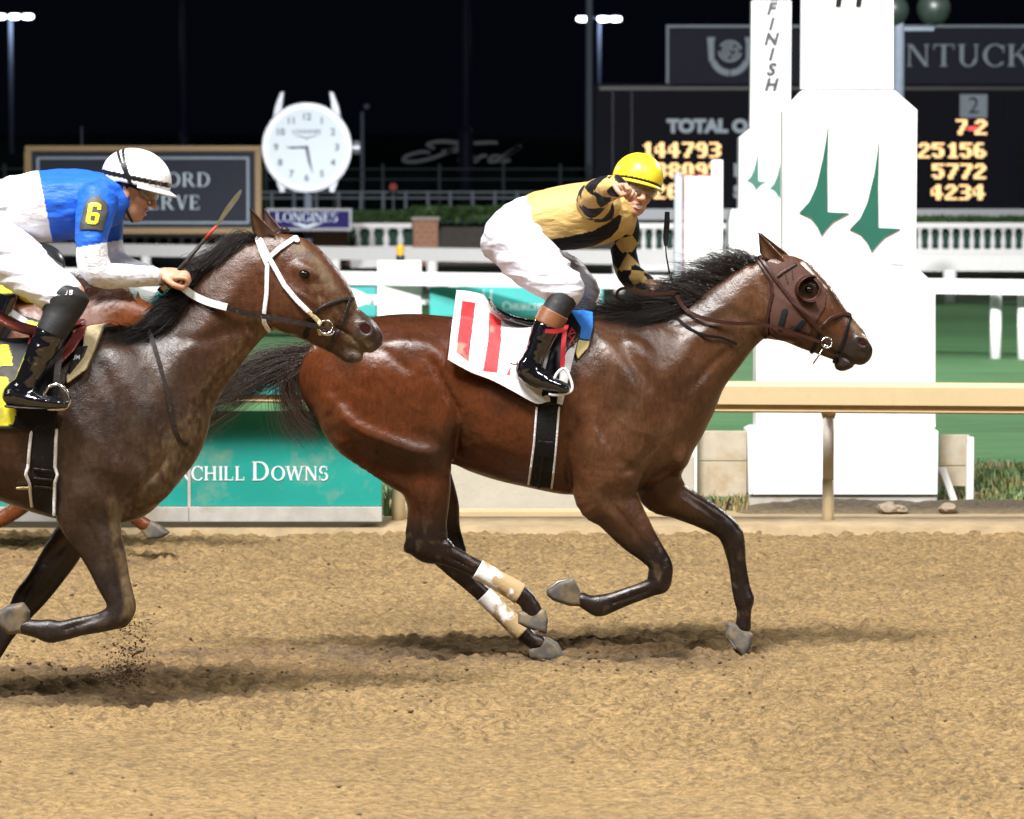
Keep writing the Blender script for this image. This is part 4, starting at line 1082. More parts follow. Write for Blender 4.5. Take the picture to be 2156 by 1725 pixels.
p = W(772, 231, 168); tag(MB().lathe([(.02, 0), (.14, .08), (.15, .2), (.05, .28)], p, 10).build('lamp_head', M['polelt'], None, True), 'small unlit lamp head on the short grey post', 'lamp')
# globe lamp behind the near pylon
Y = 60; e = empty('globe_lamp', (xu(1893, Y), Y, 0)); tag(e, 'unlit double globe lamp post behind the near pylon', 'lamp post'); k = 1 / PPM(Y)
MB().lathe([(13 * k, 0), (12 * k, zv(70, Y)), (9 * k, zv(30, Y))], (xu(1893, Y), Y, 0), 14).build('post', M['polelt'], e, True)
for u, v, r in ((1880, 22, 34), (1966, 18, 36)):
    p = W(u, v, Y); MB().lathe([(r * k * max(.02, math.sin(a)), -r * k * math.cos(a)) for a in np.linspace(0, math.pi, 15)], p, 24).build('globe', M['globe'], e, True)
p0, p1 = W(1893, 62, Y), W(1966, 62, Y); MB().tube([p0, p1], 5 * k, 8).build('arm', M['polelt'], e)
# dark bank with painted script
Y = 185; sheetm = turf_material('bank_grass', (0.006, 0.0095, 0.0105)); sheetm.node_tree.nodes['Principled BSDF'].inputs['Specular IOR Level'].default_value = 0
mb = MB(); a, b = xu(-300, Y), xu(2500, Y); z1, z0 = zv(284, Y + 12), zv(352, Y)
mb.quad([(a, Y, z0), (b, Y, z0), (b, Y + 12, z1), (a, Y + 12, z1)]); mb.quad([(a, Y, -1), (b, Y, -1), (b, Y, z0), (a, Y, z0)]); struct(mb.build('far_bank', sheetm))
YS = 184; e = empty('painted_script', (xu(975, YS), YS, 0)); tag(e, 'pale dim cursive lettering on the dark bank', 'sign')
def brush(pts, ws, nm):
    """calligraphic stroke in picture coordinates, lying on the bank's face"""
    P = []; Q = []
    for i in range(len(pts)):
        q = np.array(pts[i], float); d = np.array(pts[min(i + 1, len(pts) - 1)], float) - np.array(pts[max(i - 1, 0)], float); d /= np.linalg.norm(d) + 1e-9; n = np.array([-d[1], d[0]]) * ws[i] / 2
        P.append(q + n); Q.append(q - n)
    MB().prism(pxz([tuple(x) for x in P] + [tuple(x) for x in Q[::-1]], YS), YS - .05, YS).build(nm, M['script'], e)
def sp(pts, n=6):
    pts = np.array(pts, float); out = []
    for i in range(len(pts) - 1):
        p0, p1, p2, p3 = pts[max(i - 1, 0)], pts[i], pts[i + 1], pts[min(i + 2, len(pts) - 1)]
        for f in np.arange(n) / n: out.append(.5 * (2 * p1 + (p2 - p0) * f + (2 * p0 - 5 * p1 + 4 * p2 - p3) * f * f + (3 * p1 - p0 - 3 * p2 + p3) * f ** 3))
    return [tuple(x) for x in out + [pts[-1]]]
for L_ in ([(915, 313), (900, 304), (930, 298), (980, 302), (1035, 300), (1048, 302)], [(985, 302), (960, 312), (930, 326), (900, 336), (870, 341), (850, 338), (858, 328), (888, 320), (905, 322)], [(930, 319), (955, 318), (972, 316)],
           [(985, 330), (968, 336), (972, 342), (990, 338), (997, 330), (985, 330)], [(1003, 330), (1000, 341), (1012, 330), (1026, 328)], [(1052, 328), (1036, 330), (1030, 340), (1048, 338), (1062, 328), (1097, 308), (1066, 328), (1058, 341), (1075, 337)]):
    s_ = sp(L_); brush(s_, list(5 + 3 * np.sin(np.linspace(.2, 2.9, len(s_)))), 'stroke')
# far rail and posts at the backstretch
Y = 150; e = empty('far_rail', (xu(700, Y), Y, 0)); tag(e, 'dim far rail crossing behind the clock', 'rail')
for v in (405, 417): MB().box(*pbox(-200, v - 2, 1250, v + 2, Y, .1)).build('rail_bar', M['fencelt'], e)
for u in range(-180, 1250, 47): MB().box(*pbox(u - 3, 402, u + 3, 440, Y - .05, .1)).build('post', M['fencelt'], e)
Y = 158; e = empty('far_fence', (xu(800, Y), Y, 0)); tag(e, 'dark wire fence with posts below the bank', 'fence')
for v in (356, 378): MB().box(*pbox(-200, v - 1.5, 1250, v + 1.5, Y, .08)).build('rail_bar', M['fence'], e)
for u in (-120, 10, 150, 290, 410, 560, 705, 806, 925, 1060, 1180, 1240): MB().box(*pbox(u - 3, 345, u + 3, 440, Y - .05, .1)).build('post', M['fence'], e)
p = W(828, 394, 149); e = empty('round_marker', (p[0], 149, 0)); tag(e, 'small red round marker on the far rail', 'marker')
MB().prism([(p[0] + .17 * math.cos(a), p[2] + .17 * math.sin(a)) for a in np.arange(20) * .314], 149, 149.05).build('disc', M['red_paint'], e)
MB().lathe([(.04, 0), (.04, p[2])], (p[0], 149.1, 0), 8).build('pole', M['fencelt'], e)
# ------------------------------------------------------------------ horses
M['coat'] = mat('horse_coat', (0, 0, 0), 0.30, vcol=True, var=0.18, vscale=14, bump=0.0010, bscale=240, bump2=0.010, b2scale=8, spec=0.40, rvar=0.08, fine=(70, 0.22, (1, 1, 0.45)))
M['coat_muddy'] = mat('muddy_coat', (0, 0, 0), 0.37, vcol=True, var=0.2, vscale=16, bump=0.0014, bscale=180, bump2=0.010, b2scale=9, spec=0.40, rvar=0.12, fine=(60, 0.26, (1, 1, 0.5)))
M['hair'] = mat('horse_hair', (0, 0, 0), 0.42, vcol=True, var=0.1, spec=0.35)
M['hoof'] = mat('dusty_hoof', (0, 0, 0), 0.55, vcol=True, var=0.25, vscale=30, bump=0.001, bscale=90, spec=0.3)
M['eye'] = mat('dark_eye', (0.006, 0.003, 0.002), 0.08, var=0, spec=0.35)
M['nostril'] = mat('nostril_skin', (0.028, 0.006, 0.006), 0.6, spec=0.1)
M['bandage'] = mat('leg_bandage', (0, 0, 0), 0.75, vcol=True, var=0.08, vscale=30, bump=0.002, bscale=80)

M['shoe'] = mat('worn_aluminium', (0.35, 0.34, 0.32), 0.4, metal=0.6, var=0.2, vscale=40)
def sp3_(pts): return [pts[0]] + [lerp(pts[i], pts[i + 1], t) for i in range(len(pts) - 1) for t in (.33, .66, 1.)]
def pair(Y):
    k = 1 / PPM(Y)
    def f(u1, v1, u2, v2, ry, y=0.0):
        p = W((u1 + u2) / 2, (v1 + v2) / 2, Y + y); return (*p, math.hypot(u1 - u2, v1 - v2) / 2 * k, ry)
    return f
def cen(Y):
    k = 1 / PPM(Y)
    def f(u, v, r, ry=None, y=0.0):
        p = W(u, v, Y + y); return (*p, r * k, (r * k * .85 if ry is None else ry))
    return f
def rows(fn, L): return [fn(*a) for a in L]

def lerp(a, b, t): return a + (b - a) * t
def hoof(name, poly, Y, y, parent, w=0.060, corp=None):
    """hoof: side outline given width, rounded in plan, paler worn rim"""
    xz = np.array(pxz(poly, Y + y)); h = 0.005; c = xz.mean(0)
    G = Field((xz[:, 0].min() - .02, Y + y - w - .02, xz[:, 1].min() - .02), (xz[:, 0].max() + .02, Y + y + w + .02, xz[:, 1].max() + .02), h)
    x = G.ax[0][:, None]; z = G.ax[2][None, :]; d2 = poly_sd(x, z, xz)[:, None, :]; yy = (np.abs(G.ax[1] - Y - y) - w * .82)[None, :, None]
    cor = np.array(pxz([corp], Y + y))[0] if corp else (xz[0] + xz[1]) / 2; ax_ = (c - cor) / np.linalg.norm(c - cor)
    tt = ((x - cor[0]) * ax_[0] + (z - cor[1]) * ax_[1]) / .09
    yy = yy + (w * .34 * (1 - np.clip(tt, 0, 1)))[:, None, :]
    d2 = d2 + 0.016; q = yy + 0.022
    G.f = (np.minimum(np.maximum(d2, q), 0) + np.hypot(np.maximum(d2, 0), np.maximum(q, 0)) - 0.019 - 0.003).astype(np.float32)
    def col(V):
        n = fbm(V * 28, 3, 5)[:, None]; a = np.array([0.17, 0.13, 0.078]); b = np.array([0.075, 0.068, 0.06])
        e = xz[0] - c; L_ = np.linalg.norm(e); t = ((V[:, [0, 2]] - c) @ (cor - c)) / (np.linalg.norm(cor - c) + 1e-9) / .05
        m = np.clip(smooth01(n[:, 0], .3, .7) * .8 + smooth01(-t, -.5, .6) * .5, 0, 1)[:, None]
        return a * (1 - m) + b * m
    return to_mesh(G, name, M['hoof'], parent, col, 2)

def build_horse(spec):
    Y = spec['Y']; P = pair(Y); C = cen(Y); h = spec.get('h', 0.0085)
    F = Field(*spec['bounds'], h); F.mid = Y; k = 1 / PPM(Y)
    for i, (st, kk) in enumerate(spec['pairs']): F.chain(rows(P, st), kk, 8 if i == 0 else 5)
    for st, kk in spec['cens']: F.chain(rows(C, st), kk)
    for (u, v, y, rx, ry, rz, a, kk) in spec.get('ells', []): F.ell(W(u, v, Y + y), (rx * k, ry, rz * k), rotY(a), kk)
    X = lambda u, v: tuple(W(u, v, Y - 0.2)[[0, 2]])
    for (u, v, a, ln, wd, am) in spec.get('bumps', []): F.bump(X(u, v), a, ln * k, wd * k, am)
    for pts, wd, am in spec.get('grooves', []): F.groove([X(*q) for q in pts], wd * k, am)
    for (u, v, y, rx, ry, rz, a, kk) in spec.get('cuts', []): F.cut(W(u, v, Y + y), (rx * k, ry, rz * k), rotY(a), kk)
    return F

# mottling shared by the coats; every function paints the animal's own colours
def toUV(V):
    """picture coordinates of world points (only used to look up where on the body a point is)"""
    d = V[:, 1] * _c - (V[:, 2] - CAMZ) * _s; up = V[:, 1] * _s + (V[:, 2] - CAMZ) * _c
    return 1078 + FPX * V[:, 0] / d, 862.5 - FPX * up / d
def blend(c, col, t): return c * (1 - t[:, None]) + np.array(col) * t[:, None]
def band(u, v, pts, w0, w1):
    """1 near the polyline, 0 beyond w1 (picture px)"""
    d = np.full(len(u), 1e9); pts = np.array(pts, float)
    for i in range(len(pts) - 1):
        a, b = pts[i], pts[i + 1]; e = b - a; t = np.clip(((u - a[0]) * e[0] + (v - a[1]) * e[1]) / (e @ e), 0, 1)
        d = np.minimum(d, np.hypot(u - a[0] - t * e[0], v - a[1] - t * e[1]))
    return 1 - smooth01(d, w0, w1)

# ---------- the leader
Y1 = 16.0
H1 = dict(Y=Y1, bounds=((-1.02, Y1 - .42, 0.0), (1.80, Y1 + .42, 2.05)), pairs=[
    # trunk
    ([(688, 745, 672, 840, .11), (735, 692, 722, 905, .21), (790, 668, 800, 940, .265), (860, 661, 870, 945, .29), (930, 666, 930, 935, .285), (1000, 676, 1000, 985, .27),
      (1070, 678, 1078, 1014, .285), (1140, 672, 1146, 1031, .285), (1210, 664, 1212, 1044, .265), (1280, 662, 1290, 1042, .24), (1340, 672, 1350, 1030, .215), (1392, 700, 1398, 1012, .185), (1430, 760, 1424, 985, .14), (1455, 820, 1443, 935, .08)], .0),
    # neck
    ([(1285, 672, 1420, 960, .16), (1345, 664, 1466, 900, .15), (1398, 660, 1492, 848, .13), (1448, 640, 1527, 800, .11), (1502, 604, 1560, 752, .092), (1550, 573, 1590, 722, .082), (1588, 551, 1612, 714, .078)], .05),
    # head
    ([(1606, 545, 1610, 712, .072), (1650, 536, 1640, 717, .088), (1690, 562, 1668, 726, .094), (1730, 605, 1698, 740, .084), (1765, 642, 1728, 750, .064), (1795, 672, 1756, 760, .054), (1816, 700, 1776, 766, .055), (1830, 722, 1800, 766, .046)], .02),
    # near thigh and gaskin
    ([(690, 790, 900, 740, .15, -.10), (664, 850, 950, 830, .15, -.125), (706, 905, 962, 893, .135, -.14), (775, 968, 957, 945, .11, -.15), (832, 1010, 953, 1000, .085, -.15), (856, 1055, 946, 1056, .066, -.15), (857, 1098, 940, 1100, .052, -.15), (854, 1130, 942, 1128, .048, -.15), (870, 1160, 935, 1140, .046, -.15)], .05),
    # far thigh
    ([(720, 860, 930, 820, .13, .12), (800, 960, 950, 930, .11, .14), (870, 1020, 955, 1005, .08, .15), (885, 1070, 967, 1062, .06, .15), (893, 1110, 969, 1108, .05, .15), (893, 1150, 978, 1145, .048, .15), (915, 1182, 985, 1160, .045, .15)], .05),
    # near shoulder, forearm, knee
    ([(1200, 930, 1370, 900, .12, -.13), (1200, 1000, 1352, 985, .10, -.15), (1211, 1056, 1338, 1026, .082, -.15), (1245, 1086, 1345, 1047, .07, -.15), (1300, 1139, 1375, 1110, .056, -.15), (1342, 1171, 1396, 1150, .045, -.15), (1365, 1192, 1413, 1182, .043, -.15), (1364, 1212, 1416, 1214, .043, -.15), (1366, 1222, 1404, 1244, .04, -.15)], .04),
    # near fore cannon, folded
    ([(1378, 1212, 1408, 1240, .04, -.15), (1345, 1229, 1370, 1256, .031, -.15), (1310, 1240, 1328, 1273, .028, -.15), (1278, 1250, 1296, 1287, .030, -.15), (1252, 1254, 1270, 1297, .033, -.15), (1236, 1254, 1248, 1288, .030, -.15), (1222, 1248, 1230, 1278, .032, -.15)], .012),
    # far foreleg, reaching
    ([(1330, 940, 1400, 1000, .10, .12), (1432, 1000, 1350, 1060, .085, .14), (1452, 1026, 1402, 1084, .07, .15), (1498, 1056, 1458, 1105, .055, .15), (1540, 1088, 1508, 1130, .045, .15), (1561, 1117, 1521, 1148, .043, .15), (1567, 1146, 1527, 1168, .041, .15), (1572, 1190, 1534, 1195, .033, .15), (1580, 1236, 1540, 1238, .031, .15), (1587, 1262, 1545, 1264, .036, .15), (1582, 1290, 1551, 1288, .030, .15), (1581, 1325, 1548, 1315, .032, .15)], .03),
    ], cens=[
    # near hind cannon and pastern
    ([(874, 1145, 24, .04, -.15), (900, 1158, 28, .042, -.15), (930, 1164, 25, .038, -.15), (968, 1180, 21, .030, -.15), (1006, 1199, 19, .030, -.15), (1050, 1224, 18.5, .030, -.15), (1092, 1249, 20, .034, -.15), (1112, 1268, 19, .032, -.15), (1122, 1290, 21, .036, -.15)], .012),
    # far hind
    ([(935, 1150, 34, .04, .15), (952, 1184, 28, .038, .15), (985, 1221, 20, .030, .15), (1020, 1254, 18, .030, .15), (1062, 1295, 17.5, .030, .15), (1098, 1330, 19, .034, .15), (1118, 1347, 17, .031, .15), (1136, 1356, 19, .034, .15)], .012),
    ], ells=[
    (1655, 662, -.045, 52, .050, 56, 0, .03), (1655, 662, .045, 52, .050, 56, 0, .03),       # cheeks
    (1703, 605, -.078, 21, .022, 16, 30, .02), (1703, 605, .078, 21, .022, 16, 30, .02),    # brows round the eyes
    (1812, 722, -.042, 20, .022, 16, 40, .01), (1812, 722, .042, 20, .022, 16, 40, .01),       # nostril wings
    (1808, 745, 0, 17, .045, 14, 40, .012), (1778, 766, 0, 22, .042, 15, -18, .022),            # lips
    (1434, 962, -.06, 17, .06, 28, 10, .06), (1426, 968, .08, 20, .06, 32, 10, .06),             # breast
    (1290, 820, -.15, 60, .06, 100, 28, .09),                                                 # scapula
    (1252, 935, -.175, 58, .07, 75, -30, .08),                                                 # triceps
    (860, 830, -.22, 90, .07, 110, -20, .06), (935, 880, -.20, 30, .07, 60, 8, .05),           # quadriceps, stifle
    (862, 1150, -.15, 12, .025, 16, 30, .012), (1402, 1200, -.15, 13, .036, 17, 20, .012), (1390, 1228, -.15, 14, .034, 12, -30, .01), (1258, 1284, -.15, 13, .030, 12, 0, .01), (1550, 1126, .15, 14, .036, 16, 30, .01), (1577, 1262, .15, 11, .034, 12, 0, .01), (1094, 1256, -.15, 14, .034, 13, 0, .01), (938, 1150, -.15, 14, .036, 16, 30, .012),
    ], bumps=[
    (1290, 760, 62, 90, 26, .012), (1350, 870, 70, 80, 24, .012), (1240, 930, 55, 60, 30, .012), (1330, 960, 20, 50, 24, .010), (1290, 1010, -30, 46, 20, .008),
    (1490, 690, -48, 85, 20, .010), (1430, 760, -60, 70, 22, .010), (1540, 660, -50, 60, 20, .006),
    (760, 760, 35, 80, 30, .012), (880, 720, 10, 70, 26, .010), (930, 760, 60, 46, 20, .010), (730, 880, 42, 60, 18, .022), (830, 930, 22, 80, 16, .022), (905, 948, 12, 40, 15, .014),
    (930, 920, 75, 40, 18, .010), (880, 1000, 75, 60, 16, .006), (920, 1020, 80, 60, 14, .006), (1150, 990, 12, 70, 16, .006), (1040, 940, 20, 70, 22, .006),
    (1320, 1080, 55, 60, 13, .006), (1285, 1080, 52, 56, 12, .006), (1690, 655, 32, 40, 5, .005), (1745, 690, 45, 36, 6, .004)],
    grooves=[
    ([(905, 745), (925, 790), (945, 830), (962, 858), (968, 890)], 9, .016), ([(712, 928), (780, 975), (850, 1000), (920, 1000), (948, 985)], 24, .026), ([(720, 830), (700, 880), (705, 905)], 14, .010),
    ([(968, 890), (962, 940), (958, 975)], 8, .014), ([(760, 700), (770, 760), (752, 830)], 22, .006),
    ([(1198, 900), (1192, 960), (1206, 1040)], 9, .016), ([(1285, 690), (1330, 760), (1385, 830), (1420, 905)], 16, .012), ([(1255, 880), (1300, 960), (1350, 1010)], 12, .010), ([(1345, 1045), (1380, 1010), (1420, 985)], 8, .012),
    ([(1400, 700), (1470, 690), (1540, 660), (1600, 690)], 12, .008), ([(1440, 840), (1500, 770), (1570, 720)], 12, .008), ([(1612, 580), (1622, 640), (1618, 712)], 9, .010),
    ([(905, 1010), (900, 1070), (905, 1110)], 7, .007), ([(1290, 1060), (1345, 1130), (1380, 1170)], 6, .007), ([(1440, 1050), (1490, 1085), (1530, 1115)], 5, .006),
    ([(1746, 740), (1780, 751), (1800, 765), (1814, 776)], 3.0, .011), ([(1660, 690), (1720, 728), (1750, 742)], 8, .006),
    ([(1300, 1000), (1340, 980), (1380, 935)], 7, .008), ([(1000, 930), (1060, 975), (1120, 985)], 14, .009)] +
    [([(1370, 1243), (1330, 1258), (1280, 1275)], 3.2, .009), ([(1553, 1165), (1556, 1210), (1562, 1250)], 3.2, .009), ([(940, 1172), (970, 1186), (1000, 1202)], 3.2, .009), ([(1400, 1170), (1392, 1200), (1380, 1225)], 3.6, .009), ([(880, 1060), (884, 1110), (892, 1140)], 4, .006),
     ([(1180, 1000), (1120, 985), (1060, 965), (1010, 935)], 2.6, -.0035), ([(1250, 900), (1275, 950), (1290, 1000), (1310, 1040)], 2.4, -.0035), ([(1330, 800), (1352, 850), (1360, 900), (1352, 950)], 2.6, -.0035), ([(1300, 880), (1330, 905), (1372, 915)], 2.2, -.003), ([(1290, 1050), (1330, 1100), (1366, 1150)], 2.2, -.003),
     ([(900, 990), (915, 1030), (912, 1080)], 2.4, -.003), ([(1690, 640), (1715, 665), (1738, 680)], 2.0, -.002), ([(1460, 830), (1520, 765), (1580, 715)], 3, -.003), ([(800, 790), (850, 840), (900, 870)], 3.5, -.003), ([(760, 720), (820, 745), (880, 790)], 10, .006)] +
    [([(978 + i * 6, 862 + abs(i - 2) * 6), (974 + i * 7, 900), (978 + i * 7, 935)], 2.4, .0035) for i in range(6)],
    cuts=[(1817, 721, -.060, 11, .016, 8, 30, .006), (1817, 721, .060, 11, .016, 8, 30, .006), (1703, 609, -.102, 11, .012, 8, 30, .006)])
F1 = build_horse(H1)
def coat1(V):
    u, v = toUV(V); n = fbm(V * 4, 4, 2); n2 = fbm(V * 11, 4, 8)
    c = np.repeat(np.array([[0.082, 0.021, 0.0058]]), len(V), 0)
    c = blend(c, (0.078, 0.034, 0.0155), smooth01(u, 1050, 1330) * 0.9)                      # browner forehand
    c = blend(c, (0.026, 0.0105, 0.0055), smooth01(n, .45, .68) * .55)
    c = blend(c, (0.13, 0.078, 0.045), smooth01(n2, .45, .72) * .22 * smooth01(u, 1150, 1300))   # dust
    c = blend(c, (0.024, 0.011, 0.0065), (1 - smooth01(v, 655, 760)) * (1 - smooth01(u, 1500, 1560)) * .65)   # dark topline
    leg = smooth01(v, 1036, 1130) * (1 - smooth01(u, 1196, 1204))             # black points
    fore = smooth01(v + (u - 1300) * .35, 1100, 1200) * smooth01(u, 1150, 1160)
    fore = np.where(u > 1430, smooth01(u + v * .5, 1965, 2090), fore) * (v > 990)
    c = blend(c, (0.008, 0.0055, 0.005), np.maximum(leg, fore) * .93)
    c = blend(c, (0.055, 0.03, 0.019), band(u, v, [(700, 900), (800, 945), (930, 960)], 8, 46) * .55 * smooth01(n, .3, .6))
    c = blend(c, (0.018, 0.014, 0.0135), smooth01(u + .45 * (v - 700), 1748, 1800) * smooth01(u, 1660, 1740) * .9)   # muzzle
    c = blend(c, (0.085, 0.028, 0.010), band(u, v, [(1665, 575), (1740, 660), (1780, 690)], 10, 34) * .6)
    c = blend(c, (.010, .006, .005), (1 - smooth01(np.hypot(u - 1704, (v - 609) * 1.1), 16, 27)) * .9)
    bl = band(u, v, [(1690, 556), (1716, 586), (1736, 608)], 2, 7) * (np.abs(V[:, 1] - Y1) < .05)
    c = blend(c, (0.6, 0.56, 0.5), bl * .9)
    c = blend(c, (0.30, 0.20, 0.11), band(u, v, [(1785, 665), (1805, 690), (1826, 710)], 4, 14) * .35)
    c = blend(c, (0.10, 0.065, 0.038), smooth01(fbm(V * 30, 3, 4), .55, .75) * .4 * smooth01(v, 1060, 1150))
    return c
h1 = empty('race_horse', (0.3, Y1, 0)); tag(h1, 'leading bay horse galloping alone with white bandages on its hind legs', 'horse')
h1b = to_mesh(F1, 'body', M['coat'], h1, coat1, 3)
def ear(name, tip, base_a, base_b, Y, y, parent, colr, inner=None, dx=0.03):
    """hollow leaf-shaped ear"""
    t = W(*tip, Y + y); a = W(*base_a, Y + y); b = W(*base_b, Y + y); V = []; Fq = []; n = 9; m = 9
    for i in range(n):
        s = i / (n - 1); wd = math.sin(math.pi * (0.62 + 0.38 * s)) ** .8 if s > .35 else lerp(.86, 1.0, s / .35)
        wd = wd * (1 - s ** 4) + .02
        ctr = lerp((a + b) / 2, t, s); half = (b - a) / 2 * wd
        for j in range(m):
            q = -1 + 2 * j / (m - 1)
            V.append(ctr + half * q + np.array([0, dx * (1 - q * q) * (1 - s) * 1.0, 0]) + np.array([0, (y / abs(y) if y else 1) * .02 * s, 0]))
    for i in range(n - 1):
        for j in range(m - 1): Fq.append((i * m + j, i * m + j + 1, (i + 1) * m + j + 1, (i + 1) * m + j))
    V = np.array(V); col = np.repeat(np.array([colr]), len(V), 0); s = np.repeat(np.linspace(0, 1, n), m); q = np.tile(np.linspace(-1, 1, m), n)
    col = blend(col, (0.010, 0.007, 0.006), np.maximum(smooth01(s, .55, 1), smooth01(-q, .55, 1)) * .95)
    if inner is not None: col = blend(col, inner, (1 - np.abs(q)) * (1 - s) * .8)
    o = mesh_np(name, V, np.array(Fq), M['coat'], parent, True, col)
    md = o.modifiers.new('thickness', 'SOLIDIFY'); md.thickness = .007; md.offset = 0
    md = o.modifiers.new('smooth', 'SUBSURF'); md.levels = 1; md.render_levels = 1
    return o
ear('ear', (1596, 489), (1606, 545), (1657, 556), Y1, -.055, h1b, (0.115, 0.05, 0.024), (0.16, 0.10, 0.065), .03)
ear('ear', (1602, 491), (1622, 540), (1668, 545), Y1, .06, h1b, (0.10, 0.045, 0.022), (0.2, 0.12, 0.08), .03)
def eyeball(u, v, r, y, Y, parent, sq=.8):
    bm = bmesh.new(); bmesh.ops.create_uvsphere(bm, u_segments=20, v_segments=12, radius=r); me = bpy.data.meshes.new('eye'); bm.to_mesh(me); bm.free(); me.materials.append(M['eye'])
    me.polygons.foreach_set('use_smooth', np.ones(len(me.polygons), bool)); o = bpy.data.objects.new('eye', me); S.collection.objects.link(o); o.location = W(u, v, Y + y); o.scale = (1, 1, sq); o.rotation_euler.y = .35; adopt(o, parent)
eyeball(1703, 610, .021, -.087, Y1, h1b)
def nostril(u, v, Y, y, parent, rx=9, rz=6, a=35):
    k = 1 / PPM(Y); c = W(u, v, Y + y); rt = rotY(a)
    P = [c + rt.T @ np.array([rx * k * math.cos(t), 0, rz * k * math.sin(t)]) for t in np.arange(14) * .4488]
    mb = MB(); mb.quad(P); mb.build('nostril', M['nostril'], parent)
nostril(1817, 721, Y1, -.053, h1b, 11, 7)
for po, y, cp in (([(1218, 1242), (1206, 1219), (1176, 1226), (1154, 1242), (1153, 1250), (1164, 1260), (1200, 1273), (1226, 1274)], -.15, (1223, 1258)), ([(1533, 1312), (1554, 1318), (1582, 1336), (1577, 1360), (1567, 1382), (1547, 1362), (1530, 1334)], .15, (1558, 1322)),
              ([(1094, 1290), (1120, 1286), (1146, 1284), (1151, 1305), (1148, 1331), (1132, 1326), (1108, 1318), (1093, 1310)], -.15, (1120, 1286)), ([(1116, 1370), (1132, 1356), (1152, 1344), (1172, 1356), (1185, 1381), (1168, 1388), (1140, 1388), (1118, 1384)], .15, (1133, 1356))):
    hf = hoof('hoof', po, Y1, y, h1, corp=cp)
for pts, y in (([(1206, 1219), (1176, 1225), (1156, 1240), (1152, 1250)], -.15), ([(1567, 1383), (1547, 1363), (1530, 1336)], .15), ([(1185, 1383), (1168, 1389), (1140, 1389), (1118, 1386)], .15), ([(1149, 1332), (1132, 1328), (1110, 1320)], -.15)):
    P_ = [W(u, v, Y1 + y - .040 * math.sin(math.pi * (i + .5) / len(pts))) for i, (u, v) in enumerate(pts)]; MB().tube(sp3_(P_), .0045, 8).build('horseshoe', M['shoe'], h1, True)
def bandage(F, name, parent, p0, p1, rpx, Y, y, seed):
    """wrap on the cannon between two picture points"""
    a, b = np.array(pxz([p0, p1], Y + y)); ax = (b - a) / np.linalg.norm(b - a); L = np.linalg.norm(b - a); rr = rpx / PPM(Y)
    def sd(x, z):
        t = (x - a[0]) * ax[0] + (z - a[1]) * ax[1]; s = np.abs(-(x - a[0]) * ax[1] + (z - a[1]) * ax[0])
        return np.maximum(np.maximum(-t, t - L), s - rr * 1.7)
    def col(V):
        t = ((V[:, 0] - a[0]) * ax[0] + (V[:, 2] - a[1]) * ax[1]) / L; n = fbm(V * 26, 4, seed)
        s = (-(V[:, 0] - a[0]) * ax[1] + (V[:, 2] - a[1]) * ax[0]) / rr
        c = np.repeat(np.array([[0.78, 0.77, 0.76]]), len(V), 0)
        return blend(c, (0.40, 0.28, 0.135), smooth01(t * 1.1 + s * .25 + (n - .5) * 1.6, .35, .62))
    bb = (min(a[0], b[0]) - rr, max(a[0], b[0]) + rr, min(a[1], b[1]) - rr, max(a[1], b[1]) + rr)
    return shell(F, name, M['bandage'], parent, sd, bb, .006, .004, (Y + y - .08, Y + y + .08), col)
bandage(F1, 'leg_bandage', h1, (1005, 1199), (1096, 1251), 24, Y1, -.15, 3)
bandage(F1, 'leg_bandage', h1, (1018, 1252), (1101, 1332), 24, Y1, .15, 7)

def hair_guides(roots, spread, base, tipfn, Y, ysp):
    def f(i, r):
        t = r.random(); j = t * (len(roots) - 1); a = int(min(j, len(roots) - 2)); q = lerp(np.array(roots[a], float), np.array(roots[a + 1], float), j - a)
        g = tipfn(q, t, r); return np.array([W(u, v, Y + y) for u, v, y in g])
    return f
# mane blown back along the crest
def mane1(q, t, r):
    y = r.normal(0, .016); L = lerp(70, 112, r.random()) * (0.7 + .5 * math.sin(math.pi * min(1, t * 1.15)))
    a = R(lerp(192, 172, t) + r.normal(0, 9)); u, v = q + r.normal(0, 2.5, 2); lift = r.normal(12, 10)
    if t > .55: a = R(188 + r.normal(0, 11)); lift = r.normal(6, 7)
    return [(u, v, y), (u + L * .33 * math.cos(a), v - L * .33 * math.sin(a) * -1 - lift, y - .01), (u + L * .68 * math.cos(a), v + L * .5 * math.sin(a) - lift * 1.1 + r.normal(0, 3), y + r.normal(0, .02)), (u + L * math.cos(a), v + L * .7 * math.sin(a) - lift * .7 + r.normal(0, 9), y + r.normal(0, .03))]
strands('mane', M['hair'], h1, 3200, hair_guides([(1598, 548), (1550, 574), (1502, 606), (1470, 630), (1445, 650), (1410, 664), (1370, 668), (1320, 664), (1270, 662)], 0, 0, mane1, Y1, 0), .00125, (0.024, 0.016, 0.013), 1, .012, clumps=240)
def mane1b(q, t, r):      # falls on the near side of the withers
    u, v = q + r.normal(0, 3, 2); y0 = -.03 - .02 * r.random(); L = r.uniform(60, 120)
    return [(u, v, 0), (u - L * .3, v + r.normal(6, 5), y0), (u - L * .65, v + r.normal(18, 7), y0 - .04), (u - L, v + r.normal(20, 12), y0 - .06)]
strands('mane_fall', M['hair'], h1, 1300, hair_guides([(1470, 640), (1430, 660), (1380, 668), (1330, 666)], 0, 0, mane1b, Y1, 0), .00125, (0.016, 0.011, 0.010), 2, .010, clumps=80)
